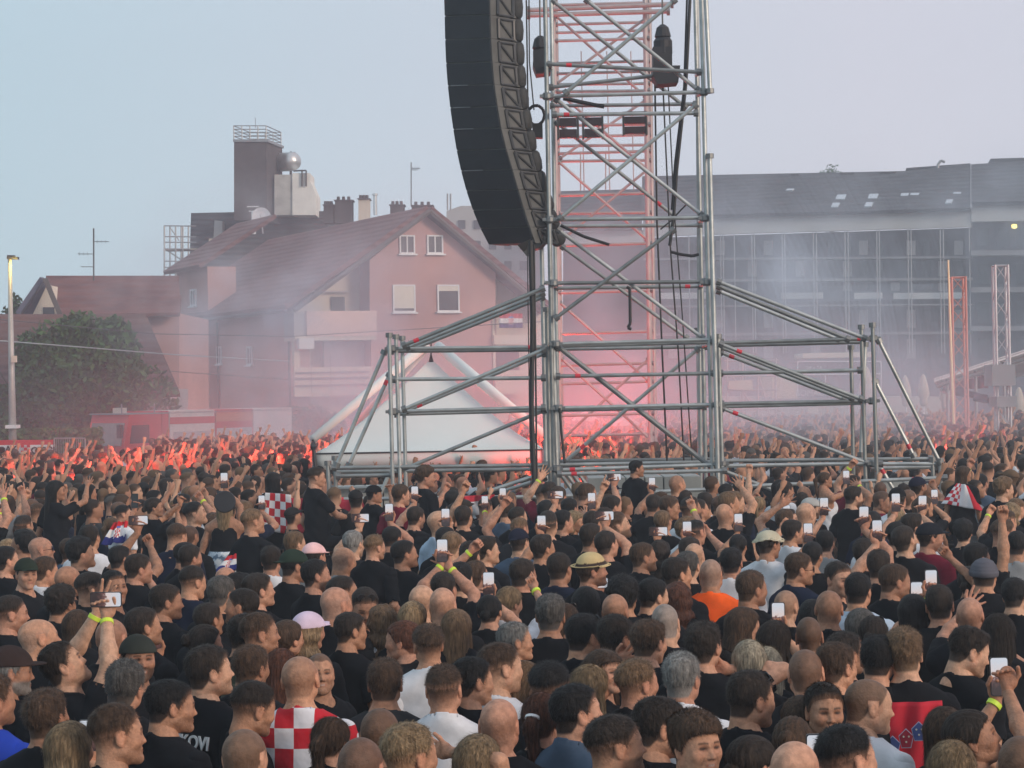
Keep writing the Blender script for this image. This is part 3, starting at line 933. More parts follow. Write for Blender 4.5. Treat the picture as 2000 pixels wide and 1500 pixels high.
# windows of the gable wall
for (x0, y0, x1, y1, sh) in ((779, 459, 810, 496, 0), (833, 459, 865, 496, 0), (766, 556, 811, 610, .9), (853, 556, 897, 609, .2)):
    a, c = fac(x0, y0), fac(x1, y1); w_ = (c - a).dot(U); window(house, fac((x0 + x1) / 2, (y0 + y1) / 2) + NF * .02, U, w_, a.z - c.z, shutter=sh, mull=sh == 0, n=NF)
def facbox(x0, y0, x1, y1, front, back, m, name, parent=None):
    a, c = fac(x0, y0), fac(x1, y1)
    Pm = Matrix(((U.x, VV.x, 0, a.x), (U.y, VV.y, 0, a.y), (0, 0, 1, 0), (0, 0, 0, 1)))
    b = MB(); b.box((0, -front, min(a.z, c.z)), ((c - a).dot(U), back, max(a.z, c.z)), M=Pm); return b.build(name, m, parent or house)
bal = facbox(594, 608, 731, 656, .35, -.22, mat('pale_salmon_render', (.78, .52, .44), .9, var=.06), 'balcony')
facbox(571, 610, 594, 660, .2, 1.2, M_GREY, 'pier')
facbox(572, 657, 730, 664, .30, 1.25, M_CREAM, 'balcony_slab')
facbox(572, 718, 726, 772, .2, -.05, M_CREAM, 'balcony')
facbox(572, 664, 584, 718, .15, .2, M_CREAM, 'pier'); facbox(722, 664, 731, 772, .15, 1.25, M_PINK, 'pier')
facbox(640, 666, 721, 717, -.55, .70, mat('opening_shade_panel', (.22, .20, .21), .8), 'opening_shade_panel')  # grey slab in place of the dark opening, its shade put in the colour
facbox(664, 577, 692, 606, -1.22, 1.27, M_GLASS, 'balcony_door')
facbox(620, 566, 696, 569, -1.0, 1.27, M_GREY, 'awning_rail')
for x in (603, 641): facbox(x, 690, x + 2, 776, .30, -.26, M_DARK, 'railing_post')
for y in (727, 738, 752): facbox(572, y, 716, y + 1.2, .34, -.31, M_DARK, 'rail')
facbox(576, 661, 606, 682, .55, -.22, M_WHITE, 'air_conditioner')
facbox(960, 655, 1040, 672, .3, -.1, M_CREAM, 'balcony'); facbox(960, 612, 968, 780, .1, 1.2, M_CREAM, 'pier')
facbox(970, 676, 1030, 722, -.9, 1.2, mat('recess_shade_colour', (.08, .07, .075), .8), 'recess_shade_slab')  # dark slab, the shade of the balcony opening put into its colour
facbox(962, 724, 1056, 768, .3, -.1, M_CREAM, 'balcony'); facbox(970, 568, 985, 592, -1.2, 1.27, M_GLASS, 'balcony_door')
# low wall in front of the house
lw = MB(); p = W(560, 800, 96); q = W(730, 800, 98); p.z = 0; q.z = 0
lw.poly([p, q, q + Vector((0, 0, 1.55)), p + Vector((0, 0, 1.55))], (0, .25, 0)); tag(lw.build('garden_wall', M_PINK), 'low pink wall below the balconies of the gabled house', 'wall')
# red white and blue flag hung on the right hand balcony
def flag_mat(name, kind):
    m, n, l, b = node_mat(name); b.inputs["Roughness"].default_value = .85
    tc = n.new("ShaderNodeUVMap"); tc.uv_map = "UVMap"
    sp = n.new("ShaderNodeSeparateXYZ"); l.new(tc.outputs[0], sp.inputs[0])
    r = n.new("ShaderNodeValToRGB"); r.color_ramp.interpolation = 'CONSTANT'
    e = r.color_ramp.elements; e[0].position = 0; e[0].color = (.012, .02, .16, 1); e[1].position = .333; e[1].color = (.72, .72, .72, 1)
    k = e.new(.667); k.color = (.52, .012, .022, 1)
    l.new(sp.outputs["Y"], r.inputs["Fac"])
    ck = n.new("ShaderNodeTexChecker"); ck.inputs["Color1"].default_value = (.52, .012, .022, 1); ck.inputs["Color2"].default_value = (.74, .74, .74, 1)
    l.new(tc.outputs[0], ck.inputs["Vector"]); ck.inputs["Scale"].default_value = 1
    mp = n.new("ShaderNodeMapping"); l.new(tc.outputs[0], mp.inputs["Vector"]); l.new(mp.outputs[0], ck.inputs["Vector"])
    if kind == 'check':
        mp.inputs["Scale"].default_value = (5, 5, 1); mp.inputs["Location"].default_value = (0.01, 0.01, .5)
        l.new(ck.outputs["Color"], b.inputs["Base Color"])
    else:
        # the chequered shield: five columns by six rows in the middle
        mp.inputs["Scale"].default_value = (5 / .24, 5 / .46, 1); mp.inputs["Location"].default_value = (-.38 * 5 / .24, -.24 * 5 / .46, .5)
        def band(out, lo, hi):
            a = n.new("ShaderNodeMath"); a.operation = 'GREATER_THAN'; a.inputs[1].default_value = lo; l.new(out, a.inputs[0])
            c = n.new("ShaderNodeMath"); c.operation = 'LESS_THAN'; c.inputs[1].default_value = hi; l.new(out, c.inputs[0])
            d = n.new("ShaderNodeMath"); d.operation = 'MULTIPLY'; l.new(a.outputs[0], d.inputs[0]); l.new(c.outputs[0], d.inputs[1]); return d.outputs[0]
        m2 = n.new("ShaderNodeMath"); m2.operation = 'MULTIPLY'; l.new(band(sp.outputs["X"], .38, .62), m2.inputs[0]); l.new(band(sp.outputs["Y"], .24, .70), m2.inputs[1])
        mx = n.new("ShaderNodeMix"); mx.data_type = 'RGBA'; l.new(m2.outputs[0], mx.inputs["Factor"]); l.new(r.outputs["Color"], mx.inputs["A"]); l.new(ck.outputs["Color"], mx.inputs["B"])
        # blue crown over the shield
        m3 = n.new("ShaderNodeMath"); m3.operation = 'MULTIPLY'; l.new(band(sp.outputs["X"], .40, .60), m3.inputs[0]); l.new(band(sp.outputs["Y"], .70, .79), m3.inputs[1])
        mz = n.new("ShaderNodeMix"); mz.data_type = 'RGBA'; l.new(m3.outputs[0], mz.inputs["Factor"]); l.new(mx.outputs["Result"], mz.inputs["A"]); mz.inputs["B"].default_value = (.06, .16, .5, 1)
        l.new(mz.outputs["Result"], b.inputs["Base Color"])
    return m
M_FLAG = flag_mat('tricolour_cloth', 'tri'); M_CHECK = flag_mat('chequered_cloth', 'check')
def cloth(name, corners, m, parent=None, nx=24, ny=16, wave=.03, wf=3.0, th=.004, ph=0.0, bulge=0.0):
    """a hanging cloth between four corners (bottom left, bottom right, top right, top left), with folds"""
    A, B, C, D = [np.array(Vector(c)) for c in corners]
    nrm = np.cross(B - A, D - A); nrm /= np.linalg.norm(nrm)
    V, uv = [], []
    for s in (0, 1):
        for j in range(ny + 1):
            for i in range(nx + 1):
                a, c = i / nx, j / ny
                p = (A * (1 - a) + B * a) * (1 - c) + (D * (1 - a) + C * a) * c
                wv = wave * (math.sin(a * wf * 6.28 + 2 * c + ph) * (1 - .4 * c) + .5 * math.sin(a * wf * 13 - 3 * c + ph)) + bulge * math.sin(a * math.pi) * (1 - .3 * c)
                V.append(p + nrm * (wv + s * th)); uv.append((a, c))
    k = (nx + 1) * (ny + 1); Q = []
    for j in range(ny):
        for i in range(nx):
            q = j * (nx + 1) + i
            Q += [(q, q + 1, q + nx + 2, q + nx + 1), (q + k, q + nx + 1 + k, q + nx + 2 + k, q + 1 + k)]
    for i in range(nx): Q += [(i, i + k, i + 1 + k, i + 1), (ny*(nx+1)+i, ny*(nx+1)+i+1, ny*(nx+1)+i+1+k, ny*(nx+1)+i+k)]
    for j in range(ny): Q += [(j*(nx+1), (j+1)*(nx+1), (j+1)*(nx+1)+k, j*(nx+1)+k), (j*(nx+1)+nx, j*(nx+1)+nx+k, (j+1)*(nx+1)+nx+k, (j+1)*(nx+1)+nx)]
    Q = np.array(Q); o = npobj(name, np.array(V), Q, None, m)
    me = o.data; ul = me.uv_layers.new(name="UVMap"); uva = np.array(uv)[Q.ravel()]
    ul.data.foreach_set("uv", uva.astype(np.float32).ravel())
    if parent is not None: o.parent = parent
    return o
c_ = NF * .42
tag(cloth('flag', [fac(968, 641) + c_, fac(1013, 641) + c_, fac(1013, 613) + c_, fac(968, 613) + c_], M_FLAG, wave=.04),
    'red white and blue flag hanging on the balcony right of the pink gable', 'flag')

# ------------------------------------------------------------------ smaller houses at the left
def house_box(P0, pts, depth, m, name, parent): # outline in pixels at a fixed distance, pushed back by depth
    b = MB(); b.poly([W(x, y, P0) for x, y in pts], (0, depth, 0)); return b.build(name, m, parent)
D1 = 92
low = thing('low_house', 'low house with long red tiled roof and dark gable eaves', 'house', (W(200, 700, D1).x, D1, 0))
gz = 895
house_box(D1, [(62, 618), (92, 556), (118, 618), (118, gz), (62, gz)], 9, M_CREAM, 'wall', low)
house_box(D1 + .1, [(118, 612), (350, 612), (350, gz), (118, gz)], 8.9, M_PINK, 'wall', low)
rb = MB(); r0, r1 = W(90, 546, D1 + 3.5), W(350, 546, D1 + 3.5); e0, e1 = W(122, 622, D1 - .7), W(352, 618, D1 - .7)
slab([r0, r1, e1, e0], .18, M_TILE, 'roof', low)
l0 = W(40, 615, D1 + 3); slab([W(86, 546, D1 - .4), W(92, 546, D1 + 7), W(50, 615, D1 + 7), W(38, 615, D1 - .4)], .2, mat('bluish_eaves', (.10, .11, .16), .8), 'eaves', low)
slab([W(84, 546, D1 - .5), W(94, 545, D1 - .5), W(126, 622, D1 - .9), W(116, 622, D1 - .9)], .15, mat('weathered_board', ()), 'verge', low)
house_box(D1 + .3, [(44, 616), (88, 549), (98, 560), (68, 616)], .4, mat('bluish_eaves', ()), 'gable_board', low)
house_box(D1 - .05, [(84, 600), (106, 600), (106, 614), (84, 614)], .06, M_GLASS, 'window', low)
low2 = thing('low_outbuilding', 'lower red roofed outbuilding behind the green tree', 'house', (W(120, 700, 86).x, 86, 0))
slab([W(-80, 622, 90), W(285, 622, 90), W(352, 775, 84), W(-80, 790, 84)], .2, tile_mat('aged_clay_tiles', (.10, .05, .045), (.16, .075, .06)), 'roof', low2)
house_box(84.4, [(-80, 760), (330, 760), (330, 925), (-80, 925)], 5, M_GREY, 'wall', low2)
# eave roof where the low house meets the gabled house
slab([W(355, 585, 96), W(352, 612, 93), W(275, 614, 93), W(290, 585, 96)], .2, M_TILE, 'roof', low)
house_box(93.5, [(290, 618), (352, 618), (352, 905), (300, 905)], 3, M_PINK, 'wall', low)

# roof of the dark shingled block, its tower, boiler house and tank, seen above the gabled house
D2 = 128
blk = thing('shingled_block', 'dark shingled roof block with brick tower standing behind the gabled house', 'building', (W(430, 600, D2).x, D2, 0))
house_box(D2, [(360, 905), (373, 416), (470, 414), (560, 414), (640, 412), (640, 905)], 7, M_SLATE, 'roof', blk)
b = MB(); lo, hi = W(457, 415, D2 - 3), W(521, 272, D2 - 3)
b.poly([W(457, 430, D2 - 3), W(521, 430, D2 - 3), W(520, 275, D2 - 3), W(457, 275, D2 - 3)], (0.55, 3.4, 0)); b.build('tower', M_BRICKD, blk)
b = MB(); b.poly([W(455, 277, D2 - 3.1), W(523, 277, D2 - 3.1), W(523, 272, D2 - 3.1), W(455, 272, D2 - 3.1)], (0.55, 3.6, 0)); b.build('coping', M_STEEL, blk)
rl = MB()
for (dx, dy) in ((0, 0), (.5, 3.3)):
    A_, B_ = W(457, 273, D2 - 3) + Vector((dx, dy, 0)), W(520, 273, D2 - 3) + Vector((dx, dy, 0))
    for k in range(5):
        p = A_.lerp(B_, k / 4); rl.tube(p, p + Vector((0, 0, .8)), .035, 6)
    for k in range(1, 5): rl.tube(A_ + Vector((0, 0, .2 * k)), B_ + Vector((0, 0, .2 * k)), .028, 6)
for k in range(1, 5):
    for X in (457, 520):
        p = W(X, 273, D2 - 3) + Vector((0, 0, .2 * k)); rl.tube(p, p + Vector((.5, 3.3, 0)), .028, 6)
p = W(499, 250, D2 - 1); rl.tube(p, p + Vector((0, 0, .6)), .02, 5)
rl.build('railing', M_STEEL, blk)
b = MB(); b.poly([W(536, 420, D2 - 2), W(571, 420, D2 - 2), W(571, 341, D2 - 2), W(536, 341, D2 - 2)], (0, 3, 0)); b.build('boiler_house', mat('stained_shade_plaster', (.45, .45, .42), .9, var=.25, scale=1.5), blk)  # left half darker: shade put into the stained plaster colour
b = MB(); b.poly([W(571, 420, D2 - 2.1), W(617, 420, D2 - 2.1), W(617, 380, D2 - 2.1), W(605, 352, D2 - 2.1), W(605, 338, D2 - 2.1), W(571, 338, D2 - 2.1)], (0, 3, 0)); b.build('boiler_house', mat('sunlit_white_plaster', (.74, .73, .68), .9, var=.1, scale=1.5), blk)  # right half paler: the low sun put into the white plaster colour
b = MB(); t0, t1 = W(534, 318, D2 + .6), W(574, 315, D2 - 1.2); ax = (t1 - t0).normalized(); L_ = (t1 - t0).length
b.lathe(t0, [(.05, -.15), (.35, -.1), (.52, .0), (.55, .15), (.55, L_ - .15), (.50, L_), (.34, L_ + .14), (.04, L_ + .22)], 24, axis=ax)
tk = b.build('water_tank', mat('galvanised_sheet', (.55, .56, .56), .35, .7, var=.12), blk, smooth=True)
b = MB()
for X in (545, 568): b.tube(W(X, 333, D2 - .3), W(X, 341, D2 - .3), .08, 6)
b.path([W(574, 334, D2 - 1.8), W(590, 333, D2 - 2.2), W(590, 364, D2 - 2.2)], .05); b.path([W(590, 333, D2 - 2.2), W(598, 333, D2 - 2.2), W(598, 364, D2 - 2.2)], .05)
for X, Y in ((537, 299), (568, 296), (575, 297)): b.tube(W(X, Y, D2 - .5), W(X, Y + 6, D2 - .5), .07, 6)
b.build('pipework', M_DARK, blk)
# dish, flue, dormer on the roof
b = MB(); p = W(510, 424, D2 - 6); b.lathe(p, [(.02, .0), (.30, .02), (.52, .10), (.53, .12), (.30, .05), (.02, .03)], 24, axis=(.25, -1, .15)); b.tube(p, p + Vector((.05, .3, -.9)), .04); b.tube(p + Vector((0, -.5, .15)), p + Vector((0, 0, -.3)), .02)
tag(b.build('satellite_dish', mat('dish_grey', (.55, .56, .60), .5, var=.05), smooth=False), 'round pale satellite dish on the roof below the brick tower', 'dish')
b = MB(); p = W(495, 422, D2 - 6); b.lathe(p + Vector((0, 0, -1)), [(.12, 0), (.12, 1.2), (.10, 1.3)], 12); b.box((p.x - .35, p.y - .05, p.z + .5), (p.x + .3, p.y + .05, p.z + .56)); b.box((p.x - .25, p.y - .05, p.z + .25), (p.x + .1, p.y + .05, p.z + .3))
tag(b.build('flue_pipe', M_WHITE), 'white flue pipe with flat caps beside the satellite dish', 'flue')
b = MB(); b.poly([W(417, 465, D2 - 1), W(434, 465, D2 - 1), W(434, 432, D2 - 1), W(419, 430, D2 - 1)], (0, 1.5, 0)); dm = b.build('dormer', M_GREY, blk)
b = MB(); b.poly([W(407, 482, D2 - 1.5), W(425, 482, D2 - 1.5), W(426, 466, D2 - 1.5), W(408, 466, D2 - 1.5)], (0, 1.0, 0)); b.build('parapet', M_CREAM, blk)
# tube scaffold round the dark roof
sc2 = thing('roof_scaffold', 'grey tube scaffold round the dark shingled roof at its left', 'scaffold', (W(350, 500, 118).x, 118, 0))
b = MB()
for D_ in (118, 120.5):
    k = 0 if D_ == 118 else 11
    for X in (321, 343, 357): b.tube(W(X + k, 545, D_), W(X + k, 441, D_), .045, 6)
    for Y in (441, 462, 473, 486, 510, 522, 534): b.tube(W(320 + k, Y, D_), W((372 if Y < 500 else 358) + k, Y + .5, D_), .035, 6)
b.tube(W(331, 442, 119), W(350, 470, 119), .03, 5); b.tube(W(322, 486, 119), W(358, 510, 119), .03, 5)
b.build('tubes', M_STEEL, sc2)
b = MB(); b.poly([W(321, 489, 118), W(420, 487, 118), W(420, 484, 118), W(321, 486, 118)], (0, 1.2, 0)); b.build('walkway', mat('scaffold_plank', (.35, .33, .26), .8), sc2)

# ------------------------------------------------------------------ chimneys, aerials on the roofs
for (x0, y0, x1, y1, m_, lab) in ((632, 396, 651, 414, M_BRICKD, 'small brown chimney right of the white boiler house'), (654, 387, 688, 414, M_BRICKD, 'wide brick chimney stack with a capped top on the ridge'),
                                (700, 384, 721, 414, M_CREAM, 'pale rendered chimney beside the wide brick stack'), (762, 396, 789, 412, M_BRICKD, 'low brick chimney left of the roof aerial'), (804, 397, 845, 412, M_BRICKD, 'long low chimney block at the gable peak')):
    t = thing('chimney', lab, 'chimney', (W((x0 + x1) / 2, y1, 114).x, 114, W(x0, y1, 114).z), group='chimneys along the house ridge')
    house_box(114, [(x0, y1 + 22), (x1, y1 + 22), (x1, y0 + 5), (x0, y0 + 5)], 1.0, m_, 'shaft', t)
    b = MB(); b.poly([W(x0 - 2, y0 + 5, 113.9), W(x1 + 2, y0 + 5, 113.9), W(x1 + 2, y0 + 3, 113.9), W(x0 - 2, y0 + 3, 113.9)], (0, 1.2, 0))
    for k in range(3): q = W(x0 + (x1 - x0) * (.2 + .3 * k), y0 + 3, 114.4); b.lathe(q, [(.09, 0), (.08, .16)], 8)
    b.build('cap', M_BRICKD, t)
b = MB(); p = W(733, 405, 113); b.lathe(p, [(.10, -.4), (.10, .6), (.15, .62), (.15, .7), (.02, .74)], 14)
tag(b.build('steel_flue', mat('bright_steel', (.7, .7, .68), .25, .9, var=.05)), 'bright steel flue right of the pale chimney', 'flue')
b = MB(); p = W(803, 400, 113); q = W(803, 317, 113); b.tube(p, q, .03, 6)
for y, w_ in ((329, 18), (332, 12)): b.tube(W(803, y, 113), W(803 + w_, y, 113), .015, 5)
for k in range(5): b.tube(W(806 + 3 * k, 326, 113), W(806 + 3 * k, 332, 113), .01, 4)
tag(b.build('roof_aerial', M_DARK), 'thin tall aerial on the ridge above the gable windows', 'aerial')
b = MB(); b.tube(W(183, 548, 94), W(183, 446, 94), .035, 6); b.tube(W(183, 472, 94), W(213, 472, 94), .015, 5); b.tube(W(152, 496, 94), W(183, 496, 94), .015, 5); b.tube(W(158, 521, 94), W(183, 521, 94), .015, 5)
for X in (190, 198, 206): b.tube(W(X, 469, 94), W(X, 475, 94), .01, 4)
for X in (155, 163, 171): b.tube(W(X, 493, 94), W(X, 499, 94), .01, 4)
tag(b.build('roof_aerial', M_DARK), 'tall aerial with three cross arms on the low red roof', 'aerial')
# pale hazy block behind the gable, right of it
pb = thing('pale_block', 'pale hazy apartment block seen between the gable and the loudspeakers', 'building', (W(930, 600, 150).x, 150, 0))
house_box(150, [(872, 860), (1062, 860), (1062, 402), (900, 402), (872, 412)], 10, M_GREY, 'wall', pb)
house_box(149.8, [(955, 405), (1062, 405), (1062, 396), (955, 396)], 10.2, M_DARK, 'parapet', pb)
b = MB()
for X in (874, 880): b.tube(W(X, 410, 150), W(X, 378, 150), .06, 5)
b.build('mast', M_STEEL, pb)
for y in (430, 470, 510, 550):
    for x in (895, 925, 955, 985, 1015): 
        wb = MB(); wb.poly([W(x, y, 149.9), W(x + 14, y, 149.9), W(x + 14, y + 17, 149.9), W(x, y + 17, 149.9)], (0, .2, 0)); wb.build('window', M_GLASS, pb)

# ------------------------------------------------------------------ long apartment block at the right
A_, B_ = W(1400, 700, 140), W(2000, 700, 133); A_.z = B_.z = 0
UR = (B_ - A_).normalized(); NR = Vector((UR.y, -UR.x, 0)); BR = -NR
def rb_(px, py, back=0.0): return hit(px, py, A_ + BR * back, NR)
apt = thing('apartment_block', 'long grey apartment block with dark roof and scaffolded gallery, veiled in smoke', 'building', (A_.x, A_.y, 0))
def rpoly(pts, back, depth, m, name, parent=None):
    P = [rb_(x, y, back) for x, y in pts]
    for p in P:
        if p.z < .5: p.z = 0
    b = MB(); b.poly(P, BR * depth); return b.build(name, m, parent or apt)
M_APT = mat('blue_grey_render', (.085, .095, .115), .9, var=.12, scale=.3)
M_BAND = mat('pale_concrete', (.55, .54, .52), .9, var=.14, scale=.4)
rpoly([(1100, 470), (1895, 445), (1895, 900), (1100, 900)], 1.8, 12, M_APT, 'wall')
rpoly([(1896, 405), (2120, 400), (2120, 900), (1896, 900)], 1.2, 12, M_APT, 'wall')
def rroof(pts_f, pts_b, name='roof'):
    P = [rb_(x, y, -.4) for x, y in pts_f] + [rb_(x, y, 6.5) for x, y in pts_b]
    slab(P, .25, M_SLATE, name, apt)
rroof([(1255, 430), (1896, 413)], [(1896, 326), (1771, 335), (1769, 341), (1255, 351)])
rroof([(1096, 452), (1254, 450)], [(1254, 376), (1096, 380)])
rroof([(1897, 402), (2120, 398)], [(2120, 312), (1935, 317), (1930, 326), (1897, 328)])
rpoly([(1100, 453), (1254, 449), (1254, 478), (1100, 480)], 0, .5, M_BAND, 'fascia')
rpoly([(1256, 430), (1896, 413), (1896, 443), (1256, 462)], 0, .5, M_BAND, 'fascia')
rpoly([(1897, 402), (2120, 397), (2120, 429), (1897, 433)], -.1, .5, M_BAND, 'fascia')
for (x0, x1, y, h, dd) in ((1256, 1896, 503, 4, .6), (1256, 1896, 545, 5, .5), (1256, 1896, 596, 3, .2), (1897, 2120, 492, 10, -.3), (1897, 2120, 564, 10, -.3), (1897, 2120, 640, 9, -.3), (1256, 1896, 650, 5, .5)):
    rpoly([(x0, y + (1400 - x0) * .006), (x1, y - (x1 - 1400) * .006), (x1, y + h - (x1 - 1400) * .006), (x0, y + h + (1400 - x0) * .006)], dd, 1.3, mat('dull_concrete', (.27, .27, .28), .9, var=.2, scale=.5), 'gallery_slab')
for (x0, x1) in ((1525, 1606), (1668, 1722), (1745, 1888), (1290, 1380)):
    rpoly([(x0, 572), (x1, 571), (x1, 583), (x0, 584)], .3, .2, M_BAND, 'parapet')
for X in (1265, 1345, 1407, 1412, 1434, 1468, 1473, 1527, 1532, 1588, 1594, 1650, 1656, 1712, 1717, 1773, 1779, 1836, 1842, 1893):
    a, c = rb_(X, 456 - (X - 1400) * .03, .15), rb_(X + 3, 690, .15)
    b = MB(); b.tube(a, c, .038, 6); b.build('scaffold_post', M_STEEL, apt)
for k, X in enumerate(range(1275, 1890, 31)):
    for (y0, y1) in ((470, 498), (510, 540), (552, 568), (605, 640), (662, 700)):
        if (k * 7 + y0) % 5 == 0: continue
        q = [rb_(X, y0, 1.78), rb_(X + 17, y0, 1.78), rb_(X + 17, y1, 1.78), rb_(X, y1, 1.78)]
        wb = MB(); wb.poly(q, BR * -.06); f_ = wb.build('window', M_GLASS if (k + y0) % 3 else M_GREY, apt)
for X in (1910, 1950, 1985, 2030, 2070):
    for (y0, y1) in ((445, 482), (515, 555), (590, 632), (660, 700)):
        wb = MB(); wb.poly([rb_(X, y0, 1.18), rb_(X + 22, y0, 1.18), rb_(X + 22, y1, 1.18), rb_(X, y1, 1.18)], BR * -.06); wb.build('window', M_GLASS, apt)
# roof lights lie in the slope of the roof
rp0, rp1, rp2 = rb_(1300, 428, -.4), rb_(1890, 413, -.4), rb_(1700, 343, 6.5)
rn = (rp1 - rp0).cross(rp2 - rp0).normalized(); rn = rn if rn.z > 0 else -rn
for (x, y, w_, h) in ((1643, 386, 18, 10), (1706, 384, 18, 11), (1768, 380, 15, 9), (1788, 378, 17, 10), (1871, 376, 15, 9), (1632, 402, 14, 8), (1697, 401, 14, 8), (1854, 395, 12, 7), (1652, 363, 18, 3), (1730, 361, 18, 3), (1827, 362, 12, 3), (1543, 372, 13, 3)):
    q = [hit(x - w_/2 - 2, y + h/2, rp0 + rn * .28, rn), hit(x + w_/2 - 2, y + h/2, rp0 + rn * .28, rn), hit(x + w_/2 + 2, y - h/2, rp0 + rn * .28, rn), hit(x - w_/2 + 2, y - h/2, rp0 + rn * .28, rn)]
    wb = MB(); wb.poly(q, rn * .08); wb.build('roof_window', mat('sky_tinted_glass', (.50, .55, .60), .15, var=0), apt)  # pale sky reflection put into the glass colour
for (x0, x1, y0, y1) in ((1640, 1668, 337, 350), (1716, 1748, 335, 348), (1545, 1560, 340, 347), (1822, 1832, 330, 340)):
    b = MB(); b.poly([rb_(x0 + 2, y1, 6), rb_(x1 - 2, y1, 6), rb_(x1 - 2, y0 + 2, 6), rb_(x0 + 2, y0 + 2, 6)], BR * 1.0); b.poly([rb_(x0, y0 + 2, 5.9), rb_(x1, y0 + 2, 5.9), rb_(x1, y0, 5.9), rb_(x0, y0, 5.9)], BR * 1.2); b.build('chimney', M_BRICKD, apt)
b = MB(); p = rb_(1832, 332, 6); b.path([p, p + Vector((0, 0, .35)), p + Vector((.2, 0, .6)), p + Vector((.45, 0, .5))], .09, 6); b.build('vent', M_STEEL, apt)
b = MB(); p = rb_(1981, 442, .9); b.lathe(p, [(.02, -.14), (.16, -.1), (.17, .1), (.02, .14)], 10)
tag(b.build('wall_lamp', mat('lit_lamp', (.9, .8, .3), .4, var=0, emit=(1, .78, .18), estr=2.2)), 'small lit yellow lamp on the far block at the right edge', 'lamp')

# ------------------------------------------------------------------ low buildings, parasols and canopy at the right
kd = thing('kiosk_building', 'low beige kiosk building with dark sign boards, seen through the right scaffold', 'building', (W(1600, 800, 96).x, 96, 0))
house_box(96, [(1380, 775), (1840, 775), (1840, 900), (1380, 900)], 4, mat('beige_render', (.45, .42, .37), .9, var=.1), 'wall', kd)
house_box(95.5, [(1508, 735), (1558, 735), (1558, 778), (1508, 778)], 4, mat('yellow_render', (.62, .48, .30), .9, var=.08), 'wall', kd)
house_box(95.6, [(1558, 708), (1721, 704), (1721, 776), (1558, 776)], 4, mat('anthracite_panel', (.035, .05, .06), .6), 'fascia_panel', kd)
house_box(97, [(1568, 700), (1705, 697), (1705, 687), (1568, 690)], 3, M_CREAM, 'parapet', kd)
b = MB()
for (p, q) in (((1558, 706), (1721, 706)), ((1558, 732), (1721, 730)), ((1721, 706), (1721, 770)), ((1558, 706), (1558, 770)), ((1612, 733), (1612, 760))): b.tube(W(*p, 95.5), W(*q, 95.5), .025, 5)
b.build('panel_frame', M_WHITE, kd)
house_box(95.9, [(1578, 812), (1598, 812), (1598, 850), (1578, 850)], .1, M_DARK, 'door', kd)
house_box(95.9, [(1578, 796), (1598, 796), (1598, 808), (1578, 808)], .1, M_CREAM, 'sign', kd)
def text_mesh(name, s, M, size, m, parent=None, depth=.004, align='CENTER', bold=0.0):
    cu = bpy.data.curves.new(name, 'FONT'); cu.body = s; cu.size = size; cu.align_x = align; cu.align_y = 'CENTER'; cu.extrude = depth; cu.offset = bold
    tmp = bpy.data.objects.new(name, cu); COL.objects.link(tmp)
    dg = bpy.context.evaluated_depsgraph_get(); me = bpy.data.meshes.new_from_object(tmp.evaluated_get(dg)); me.name = name
    bpy.data.objects.remove(tmp)
    me.transform(M); me.materials.clear(); me.materials.append(m)
    o = bpy.data.objects.new(name, me); COL.objects.link(o)
    if parent is not None:
        o.parent = parent; o.matrix_parent_inverse = (Matrix.Translation(parent.location) @ parent.rotation_euler.to_matrix().to_4x4()).inverted() if parent.type == 'EMPTY' else Matrix()
    return o
def TM(p, yaw=0.0): return Matrix.Translation(p) @ Matrix.Rotation(math.radians(yaw), 4, 'Z') @ Matrix.Rotation(math.radians(90), 4, 'X')
text_mesh('lettering', 'BOMACI', TM(W(1584, 768, 95.45)), .36, M_WHITE, kd)
text_mesh('lettering', '24 x 24', TM(W(1590, 719, 95.45)), .22, M_WHITE, kd)
M_CANV = mat('parasol_canvas', (.55, .47, .38), .9, var=.1)
for k, (x, y, s_) in enumerate(((1768, 733, 1), (1803, 731, 1), (1845, 742, .9), (1692, 716, 1.5), (1990, 756, 1))):
    D_ = 88 - 2 * k; p = W(x, y, D_)
    t = thing('closed_parasol', ('closed cream parasol, left one of the pair over the beige wall', 'closed cream parasol, right one of the pair over the beige wall', 'closed parasol under the tip of the sloping canopy', 'tall closed parasol right behind the end posts of the right scaffold wing', 'closed parasol at the right edge under the canopy')[k], 'parasol', (p.x, p.y, 0), group='closed parasols')
    b = MB(); b.lathe(p, [(.03, 0), (.10, -.12), (.20 * s_, -.5 * s_), (.24 * s_, -.8 * s_), (.15 * s_, -.95 * s_), (.17 * s_, -1.1 * s_), (.10, -1.25 * s_), (.02, -1.27 * s_)], 12)
    b.build('canopy', M_CANV, t, smooth=True)
    b = MB(); b.tube((p.x, p.y, 0), p, .035, 8); b.build('pole', M_WHITE, t)
can = thing('canopy_roof', 'grey corrugated canopy roof sloping up at the right edge', 'canopy', (W(1900, 740, 62).x, 62, 0))
b = MB(); n_ = 26
P_ = [W(1824, 741, 60), W(2080, 660, 60), W(2080, 712, 67), W(1842, 766, 67)]
for k in range(n_):
    a, c = P_[0].lerp(P_[3], k / n_), P_[0].lerp(P_[3], (k + .55) / n_); d_, e_ = P_[1].lerp(P_[2], k / n_), P_[1].lerp(P_[2], (k + .55) / n_)
    b.poly([a, c, e_, d_], (0, 0, -.07))
b.poly([P_[0] - Vector((0, 0, .02)), P_[3] - Vector((0, 0, .02)), P_[2] - Vector((0, 0, .02)), P_[1] - Vector((0, 0, .02))], (0, 0, .05))
b.build('roof_sheet', mat('corrugated_sheet', (.80, .79, .80), .6, 0, var=.1), can)
